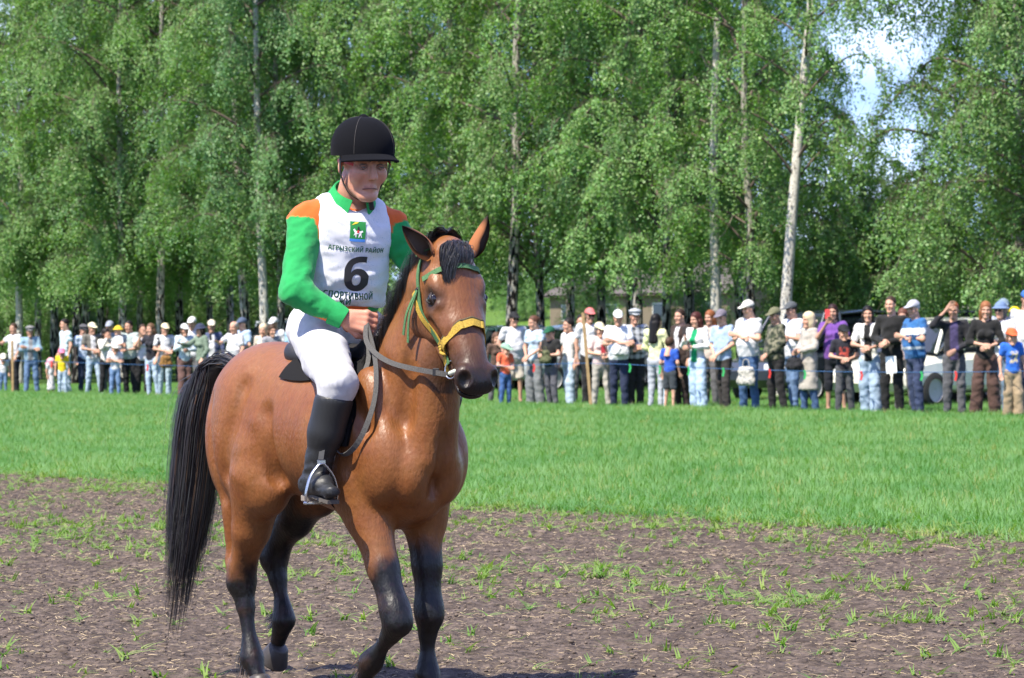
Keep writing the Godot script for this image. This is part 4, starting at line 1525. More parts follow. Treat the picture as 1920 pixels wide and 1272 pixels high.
func build_tack() -> void:
	var green := web(Color(0.10, 0.235, 0.095))
	var yellow := web(Color(0.62, 0.41, 0.06))
	var grey := web(Color(0.10, 0.097, 0.092))
	var steel := mat(Color(0.55, 0.55, 0.54), 0.25)
	steel.metallic = 1.0
	var black := mat(Color(0.014, 0.014, 0.015), 0.5)
	# bridle
	var at := horse_at
	var b0 := hd(0.05, 0.0, 0.0)
	var br := thing("bridle", "green webbing bridle with browband, cheekpieces and steel bit on the horse's head", "bridle", at * Transform3D(Basis.IDENTITY, b0))
	var bb := []
	var bn := []
	for i in 9:
		var w := lerpf(-0.088, 0.088, i / 8.0)
		if absf(w) > 0.08:
			bb.append(cheek_off(0.098, -0.075, signf(w), 0.006))
			bn.append(HEAD_W * signf(w))
		else:
			bb.append(face_off(0.088 + 0.5 * w * w, w, 0.006))
			bn.append((HEAD_N + HEAD_W * w * 9.0).normalized())
	tack_part("browband", br, b0, bb, bn, 0.02, 0.004, green)
	for s in [-1.0, 1.0]:
		var cp := []
		var cn := []
		for q in [[0.0, -0.09], [0.06, -0.105], [0.13, -0.125], [0.21, -0.135], [0.30, -0.135], [0.38, -0.13], [0.43, -0.128]]:
			cp.append(cheek_off(q[0], q[1], s, 0.007))
			cn.append(HEAD_W * s)
		tack_part("cheekpiece", br, b0, cp, cn, 0.019, 0.004, green)
		# loose ends of the cheekpiece strap
		for k in 2:
			var tp0 := cheek_off(0.12, -0.125, s, 0.012)
			var e := tp0 + HEAD_A * 0.0 + Vector3(-0.035 - 0.03 * k, -0.20 + 0.03 * k, 0.02 * s)
			tack_part("strap_end", br, b0, [tp0, tp0.lerp(e, 0.5) + HEAD_W * s * 0.014, e], [HEAD_W * s, HEAD_W * s, (HEAD_W * s + Vector3(0.2, 0, 0)).normalized()], 0.013, 0.003, green)
		for u in [0.115, 0.345, 0.39]:
			var gb := Geo.new()
			gb.box(Transform3D(Basis(HEAD_A, HEAD_N, HEAD_W), cheek_off(u, -0.128, s, 0.011) - b0), Vector3(0.012, 0.026, 0.008), 0.002)
			part("keeper", gb.mesh(), black, br)
		var gk := Geo.new()
		ring(gk, cheek_off(0.372, -0.13, s, 0.013) - b0, HEAD_W, 0.012, 0.0022)
		part("buckle", gk.mesh(), steel, br)
		var gr := Geo.new()
		var rc := cheek_off(0.455, -0.122, s, 0.006)
		ring(gr, rc - b0, (HEAD_W * s + HEAD_N * 0.25).normalized(), 0.034, 0.0038)
		part("bit_ring", gr.mesh(), steel, br)
		var gm := Geo.new()
		var m0 := rc + HEAD_A * 0.012 + HEAD_N * 0.004
		gm.tube(PackedVector3Array([m0 + HEAD_W * s * 0.004 - HEAD_N * 0.012 - b0, m0 + HEAD_N * 0.018 + HEAD_A * 0.006 - b0, m0 + HEAD_N * 0.038 - HEAD_W * s * 0.012 + HEAD_A * 0.008 - b0]), PackedFloat32Array([0.009, 0.0105, 0.0075]), 12)
		part("bit", gm.mesh(), mat(Color(0.42, 0.46, 0.38), 0.4), br)
	var cr := []
	var cnn := []
	for i in 9:
		var a := lerpf(-1.0, 1.0, i / 8.0)
		cr.append(hd(-0.005 - 0.0 * absf(a), -0.10 + 0.075 * cos(a * 1.5), 0.085 * sin(a * 1.57)) + Vector3(-0.01, 0.012, 0))
		cnn.append((HEAD_W * sin(a * 1.57) + Vector3(-0.1, 1, 0) * cos(a * 1.57)).normalized())
	tack_part("headpiece", br, b0, cr, cnn, 0.022, 0.004, green)
	# halter with a yellow noseband
	var hl := thing("halter", "worn yellow webbing halter with knotted noseband over the horse's nose", "halter", at * Transform3D(Basis.IDENTITY, b0))
	var nb := []
	var nn := []
	for i in 11:
		var t := lerpf(-1.0, 1.0, i / 10.0)
		if absf(t) > 0.62:
			var k := (absf(t) - 0.62) / 0.38
			nb.append(cheek_off(0.335 + 0.045 * k, -0.055 - 0.075 * k, signf(t), 0.008))
			nn.append((HEAD_W * signf(t) + HEAD_N * 0.3 * (1.0 - k)).normalized())
		else:
			nb.append(face_off(0.315 + 0.02 * absf(t), t * 0.068, 0.008))
			nn.append((HEAD_N + HEAD_W * t * 0.9).normalized())
	tack_part("noseband", hl, b0, nb, nn, 0.030, 0.004, yellow)
	for i in nb.size():
		nb[i] -= HEAD_A * 0.018
	var edge := Geo.new()
	var ec := curve(nb, 5)
	for i in ec.size():
		ec[i] -= b0
	edge.tube(ec, fill(ec.size(), 0.006, 0.006), 7)
	part("noseband_cord", edge.mesh(), web(Color(0.12, 0.09, 0.045)), hl)
	for s in [-1.0, 1.0]:
		var c1 := []
		var n1 := []
		for q in [[0.05, -0.16], [0.13, -0.155], [0.22, -0.145], [0.30, -0.132], [0.375, -0.128]]:
			c1.append(cheek_off(q[0], q[1], s, 0.008))
			n1.append(HEAD_W * s)
		tack_part("cheek_strap", hl, b0, c1, n1, 0.024, 0.003, yellow)
		var c2 := []
		for q in [[0.375, -0.128], [0.41, -0.14], [0.45, -0.165]]:
			c2.append(cheek_off(q[0], q[1], s, 0.009))
		tack_part("chin_strap", hl, b0, c2, [HEAD_W * s, HEAD_W * s, HEAD_W * s], 0.02, 0.004, yellow)
		var c3 := []
		for q in [[0.255, -0.085], [0.30, -0.10], [0.355, -0.122]]:
			c3.append(cheek_off(q[0], q[1], s, 0.011))
		var kn := Geo.new()
		var kc := cheek_off(0.37, -0.128, s, 0.012) - b0
		for q in 3:
			var a := q * 1.1
			ring(kn, kc + HEAD_A * (0.012 * (q - 1)), (HEAD_A * cos(a) + HEAD_N * sin(a)).normalized(), 0.012, 0.006)
		part("knot", kn.mesh(), yellow, hl)
	tack_part("chin_loop", hl, b0, [cheek_off(0.45, -0.165, -1.0, 0.006), hd(0.46, -0.195, 0.0), cheek_off(0.45, -0.165, 1.0, 0.006)], [-HEAD_W, -HEAD_N, HEAD_W], 0.018, 0.004, yellow)
	# reins: from the bit rings to the fists, with a loop hanging down the shoulder
	var rr := Vector3(0.085, 1.50, 0.055)
	var rein := thing("reins", "grey webbing reins running from the bit to the rider's fists and looping down the shoulder", "reins", at * Transform3D(Basis.IDENTITY, rr))
	for s in [-1.0, 1.0]:
		var ringp := cheek_off(0.465, -0.145, s, 0.012)
		var hand := Vector3(0.052, 1.522, 0.066) if s > 0 else Vector3(0.14, 1.52, -0.07)
		var side: Vector3 = Vector3(0.3, 0.35, s).normalized()
		var mid := ringp.lerp(hand, 0.45) + Vector3(-0.01, -0.05, 0.075 * s)
		var mid2 := ringp.lerp(hand, 0.78) + Vector3(0.0, -0.045, 0.075 * s)
		tack_part("rein", rein, rr, [ringp, mid, mid2, hand], [HEAD_W * s, side, (side + Vector3(0, 0.4, 0)).normalized(), (side + Vector3(0, 0.6, 0)).normalized()], 0.02, 0.004, grey, 7)
		var gb := Geo.new()
		var q := ringp.lerp(mid, 0.22)
		gb.box(Transform3D(Basis(Vector3.UP, 0.9 * s), q - rr), Vector3(0.026, 0.03, 0.012), 0.002)
		part("rein_buckle", gb.mesh(), black, rein)
	var lp := [Vector3(0.05, 1.515, 0.07), Vector3(0.15, 1.36, 0.20), Vector3(0.175, 1.2, 0.262), Vector3(0.155, 1.06, 0.285), Vector3(0.20, 1.01, 0.29), Vector3(0.275, 1.07, 0.285), Vector3(0.30, 1.22, 0.25), Vector3(0.25, 1.37, 0.19), Vector3(0.058, 1.515, 0.068)]
	for i in range(1, lp.size() - 1):
		var q := trunk_vox.land(Vector3(lp[i].x, lp[i].y, 0.41), Vector3(0, 0, -1))
		lp[i] = Vector3(lp[i].x, lp[i].y, q.z + 0.03)
	var ln := []
	for i in lp.size():
		ln.append(Vector3(0.45, 0.1, 0.9).normalized())
	ln[3] = Vector3(-0.8, -0.2, 0.6).normalized()
	ln[4] = Vector3(0.1, -0.85, 0.5).normalized()
	ln[5] = Vector3(0.8, -0.1, 0.6).normalized()
	tack_part("rein_loop", rein, rr, lp, ln, 0.021, 0.004, grey, 6)
	# saddle
	var s0 := Vector3(-0.25, 1.36, 0)
	var sd := thing("saddle", "small black leather racing saddle with dark pad under the rider", "saddle", at * Transform3D(Basis.IDENTITY, s0))
	var S := Vox.new(Vector3(-0.6, 1.0, -0.36), Vector3(0.12, 1.52, 0.36), 0.012, 0.011)
	S.cap(Vector3(-0.42, 1.385, 0), Vector3(-0.12, 1.375, 0), 0.075, 0.06, 1.5)
	S.cap(Vector3(-0.46, 1.40, -0.06), Vector3(-0.46, 1.40, 0.06), 0.05, 0.05)
	S.cap(Vector3(-0.04, 1.40, 0), Vector3(-0.02, 1.435, 0), 0.05, 0.04)
	var seat_part := part("seat", to_mesh(shifted(S.arrays(), s0)), black, sd)
	for s in [-1.0, 1.0]:
		var fl := Geo.new()
		# flap: a curved leather sheet down the horse's side
		var rows := 9
		var cols := 8
		for side in 2:
			var base := fl.v.size()
			for i in rows + 1:
				for j in cols + 1:
					var t := float(i) / rows
					var x := lerpf(-0.14 + 0.24 * t, 0.08 + 0.13 * sin(t * PI * 0.65), float(j) / cols)
					var y := lerpf(1.39, 1.04, t)
					var p := trunk_vox.land(Vector3(x, y, 0.42 * s), Vector3(0, 0, -s)) + Vector3(0, 0, s * (0.014 if side == 0 else 0.004))
					fl.vert(p - s0, Vector3(0, 0.25, s * (1.0 if side == 0 else -1.0)).normalized())
			for i in rows:
				for j in cols:
					var p := base + i * (cols + 1) + j
					var q := p + cols + 1
					if (s > 0) == (side == 0):
						fl.id.append_array(PackedInt32Array([p, p + 1, q, p + 1, q + 1, q]))
					else:
						fl.id.append_array(PackedInt32Array([p, q, p + 1, p + 1, q, q + 1]))
		part("flap", fl.mesh(), black, sd)
		# saddle cloth: a thin curved sheet under the seat
		var pd := Geo.new()
		for side in 2:
			var base := pd.v.size()
			for i in 7:
				for j in 9:
					var x := lerpf(-0.40, 0.02, j / 8.0)
					var y := lerpf(1.385, 1.29 + 0.6 * pow((x + 0.25), 2.0), i / 6.0)
					var p := trunk_vox.land(Vector3(x, y, 0.42 * s), Vector3(0, 0, -s)) + Vector3(0, 0, s * (0.012 if side == 0 else 0.003))
					pd.vert(p - s0, (trunk_vox.slope(p) * (1.0 if side == 0 else -1.0)))
			for i in 6:
				for j in 8:
					var p := base + i * 9 + j
					var q := p + 9
					if (s > 0) == (side == 0):
						pd.id.append_array(PackedInt32Array([p, p + 1, q, p + 1, q + 1, q]))
					else:
						pd.id.append_array(PackedInt32Array([p, q, p + 1, p + 1, q, q + 1]))
		part("pad", pd.mesh(), mat(Color(0.012, 0.012, 0.013), 0.95, 0.2), sd)
		# stirrup leather
		var shift := 0.0 if s > 0 else -0.19
		var top := Vector3(0.13 + shift * 0.6, 1.22, 0.285 * s)
		var low := Vector3(0.175 + shift, 0.965, (0.375 if s > 0 else 0.345) * s)
		tack_part("stirrup_leather", sd, s0, [top, top.lerp(low, 0.5) + Vector3(0.01, 0, 0.012 * s), low], [Vector3(0.6, 0, 0.8 * s), Vector3(0.6, 0, 0.8 * s), Vector3(0.6, 0, 0.8 * s)], 0.022, 0.005, black)
		# girth
		var gp := []
		var gn := []
		for i in 8:
			var y := lerpf(1.05, 0.72, i / 7.0)
			var p := trunk_vox.land(Vector3(0.03, y, 0.42 * s), Vector3(0, 0, -s)) if i < 6 else trunk_vox.land(Vector3(0.03, 0.6, lerpf(0.12, 0.0, (i - 6.0)) * s), Vector3(0, 1, 0))
			gp.append(p)
			gn.append(trunk_vox.slope(p))
		tack_part("girth", sd, s0, gp, gn, 0.06, 0.005, mat(Color(0.03, 0.012, 0.012), 0.8), 3)
	# stirrups
	for s in [1.0, -1.0]:
		var c := Vector3(0.185, 0.885, 0.375) if s > 0 else Vector3(-0.005, 0.91, -0.345)
		var st := thing("stirrup", "polished steel stirrup iron round the rider's right boot" if s > 0 else "polished steel stirrup iron round the rider's left boot", "stirrup", at * Transform3D(Basis(Vector3.UP, -0.12 * s), c))
		var g := Geo.new()
		var arch := curve([Vector3(-0.005, -0.05, -0.066), Vector3(0, -0.01, -0.066), Vector3(0, 0.045, -0.048), Vector3(0, 0.085, -0.016), Vector3(0, 0.092, 0.0), Vector3(0, 0.085, 0.016), Vector3(0, 0.045, 0.048), Vector3(0, -0.01, 0.066), Vector3(-0.005, -0.05, 0.066)], 4)
		g.tube(arch, fill(arch.size(), 0.0085, 0.0085), 10, 0.6, Vector3(1, 0, 0))
		part("arch", g.mesh(), steel, st)
		var t := Geo.new()
		t.box(Transform3D(Basis.IDENTITY, Vector3(-0.005, -0.058, 0)), Vector3(0.036, 0.012, 0.142), 0.004)
		part("tread", t.mesh(), steel, st)
		var e := Geo.new()
		e.box(Transform3D(Basis.IDENTITY, Vector3(0.0, 0.098, 0)), Vector3(0.012, 0.022, 0.036), 0.004)
		part("eye", e.mesh(), steel, st)

# ------------------------------------------------------------------ the spectators
const FACE := Basis(Vector3(0, 0, 1), Vector3(0, 1, 0), Vector3(-1, 0, 0))
var crowd_head: Array
var crowd_hand: Array
var hair_shapes := {}
var cloth_noise := FastNoiseLite.new()
var flat_mats := {}

func crowd_tint(p: Vector3, _n: Vector3) -> Color:
	var c := Color(1, 1, 1)
	c = c.lerp(Color(0.62, 0.42, 0.42), smoothstep(0.012, 0.005, absf(p.y + 0.071)) * smoothstep(0.03, 0.02, absf(p.z)) * smoothstep(0.07, 0.08, p.x) * 0.8)
	c = c.lerp(Color(0.28, 0.22, 0.2), smoothstep(0.010, 0.005, absf(p.y - 0.03)) * smoothstep(0.010, 0.016, absf(p.z)) * smoothstep(0.056, 0.05, absf(p.z)) * smoothstep(0.055, 0.065, p.x) * 0.7)
	c = c.lerp(Color(0.16, 0.13, 0.12), smoothstep(0.013, 0.006, Vector2(p.y - 0.006, (absf(p.z) - 0.032) * 0.6).length()) * smoothstep(0.055, 0.065, p.x) * 0.6)
	c = c.lerp(Color(1.05, 0.82, 0.78), 0.5 * smoothstep(0.035, 0.015, (p - Vector3(0.07, -0.03, 0.042 * signf(p.z))).length()))
	return c

func prepare_crowd() -> void:
	cloth_noise.seed = 15
	cloth_noise.frequency = 1.0
	cloth_noise.fractal_octaves = 2
	var H := Vox.new(Vector3(-0.16, -0.21, -0.11), Vector3(0.14, 0.15, 0.11), 0.0085, 0.0055)
	head_shapes(H)
	crowd_head = H.arrays(crowd_tint)
	var F := Vox.new(Vector3(-0.07, -0.21, -0.06), Vector3(0.07, 0.05, 0.08), 0.0062, 0.004)
	F.cap(Vector3(0, 0.03, 0), Vector3(0, -0.02, 0), 0.025, 0.026, 0.75)
	F.cap(Vector3(0, -0.03, 0), Vector3(0, -0.075, 0), 0.036, 0.038, 0.42)
	for i in 4:
		var x := -0.03 + 0.02 * i
		var ln: float = [0.066, 0.076, 0.072, 0.056][i]
		F.cap(Vector3(x * 0.95, -0.08, 0.0), Vector3(x * 1.05, -0.085 - ln * 0.55, 0.008), 0.0092, 0.0084)
		F.cap(Vector3(x * 1.05, -0.085 - ln * 0.55, 0.008), Vector3(x * 1.05, -0.085 - ln, 0.026), 0.0084, 0.0072)
	F.cap(Vector3(-0.024, -0.03, 0.006), Vector3(-0.046, -0.07, 0.02), 0.0125, 0.0105)
	F.cap(Vector3(-0.046, -0.07, 0.02), Vector3(-0.047, -0.098, 0.03), 0.0105, 0.0085)
	crowd_hand = F.arrays()
	for kind in ["short", "bob", "long", "bun", "thin", "scarf", "cap", "flat_cap", "bucket", "panama"]:
		var V := Vox.new(Vector3(-0.21, -0.46, -0.17), Vector3(0.23, 0.21, 0.17), 0.0125, 0.009)
		if kind in ["cap", "flat_cap", "bucket", "panama"]:
			V.ell(Vector3(-0.012, 0.055, 0), Vector3(0.112, 0.095, 0.090))
			if kind == "flat_cap":
				V.ell(Vector3(0.015, 0.105, 0), Vector3(0.125, 0.04, 0.105))
			V.half(Vector3(0, 0.045, 0), Vector3(-0.12, -1, 0).normalized())
			if kind == "cap":
				V.ell(Vector3(0.115, 0.052, 0), Vector3(0.075, 0.012, 0.07), Basis(Vector3(0, 0, 1), -0.2))
			elif kind == "flat_cap":
				V.ell(Vector3(0.10, 0.055, 0), Vector3(0.05, 0.012, 0.065), Basis(Vector3(0, 0, 1), -0.3))
			else:
				V.ell(Vector3(-0.01, 0.045, 0), Vector3(0.165, 0.013, 0.145))
		else:
			V.ell(Vector3(-0.02, 0.05, 0), Vector3(0.106, 0.096, 0.086))
			if kind in ["bob", "long", "scarf"]:
				V.ell(Vector3(-0.035, -0.03, 0), Vector3(0.085, 0.12, 0.09))
			if kind == "long":
				for s in [-1.0, 1.0]:
					V.cap(Vector3(-0.055, -0.03, 0.05 * s), Vector3(-0.075, -0.36, 0.055 * s), 0.052, 0.034)
				V.cap(Vector3(-0.075, -0.05, 0), Vector3(-0.10, -0.36, 0), 0.06, 0.045)
			if kind == "bun":
				V.ell(Vector3(-0.115, 0.06, 0), Vector3(0.042, 0.042, 0.045))
			if kind == "scarf":
				V.ell(Vector3(-0.12, -0.02, 0), Vector3(0.04, 0.03, 0.07))
			V.ell(Vector3(0.105, -0.035, 0), Vector3(0.085, 0.10, 0.07 if kind != "short" else 0.09), Basis.IDENTITY, true)
			if kind in ["short", "thin", "bun"]:
				V.half(Vector3(-0.06, -0.07, 0), Vector3(0.75, -0.65, 0).normalized())
			if kind == "thin":
				V.ell(Vector3(0.02, 0.13, 0), Vector3(0.10, 0.06, 0.07), Basis.IDENTITY, true)
		hair_shapes[kind] = to_mesh(V.arrays())

func plain_mat(c: Color, rough := 0.85) -> StandardMaterial3D:
	var key := "%s %s" % [c, rough]
	if not flat_mats.has(key):
		var m := mat(c, rough, 0.3)
		m.albedo_texture = noise_tex(0.03, 0.75, 1.0, 256, 5)
		m.uv1_triplanar = true
		m.uv1_scale = Vector3.ONE * 4.0
		flat_mats[key] = m
	return flat_mats[key]

var vc_cloth: StandardMaterial3D
var vc_skin: StandardMaterial3D

const POSES := {
	"down": [[0.245, 1.15, -0.03], [0.255, 0.90, 0.05], [0.245, 1.15, -0.03], [0.255, 0.90, 0.05]],
	"crossed": [[0.255, 1.16, 0.05], [-0.11, 1.17, 0.20], [0.255, 1.16, 0.05], [-0.10, 1.22, 0.17]],
	"front": [[0.25, 1.15, 0.02], [0.035, 0.96, 0.19], [0.25, 1.15, 0.02], [0.04, 0.98, 0.20]],
	"belly": [[0.26, 1.15, 0.03], [0.02, 1.10, 0.24], [0.26, 1.15, 0.03], [0.06, 1.08, 0.22]],
	"phone": [[0.24, 1.17, 0.10], [0.07, 1.28, 0.28], [0.25, 1.15, 0.03], [0.03, 1.14, 0.22]],
	"film": [[0.25, 1.24, 0.17], [0.09, 1.46, 0.32], [0.25, 1.15, 0.0], [0.2, 0.93, 0.1]],
	"shade": [[0.33, 1.42, 0.12], [0.11, 1.66, 0.17], [0.25, 1.14, 0.05], [0.0, 1.02, 0.22]],
	"face": [[0.22, 1.24, 0.20], [0.06, 1.50, 0.20], [0.22, 1.24, 0.20], [0.06, 1.50, 0.20]],
	"reach": [[0.22, 1.27, 0.24], [0.10, 1.30, 0.50], [0.25, 1.15, 0.0], [0.2, 0.95, 0.12]],
	"carry": [[0.26, 1.15, 0.06], [0.02, 1.2, 0.27], [0.26, 1.13, 0.06], [0.02, 1.08, 0.27]],
	"cane": [[0.25, 1.15, -0.02], [0.2, 0.93, 0.16], [0.245, 1.15, -0.03], [0.255, 0.90, 0.05]],
	"hip": [[0.30, 1.17, -0.05], [0.17, 1.0, 0.08], [0.245, 1.15, -0.03], [0.255, 0.90, 0.05]],
}

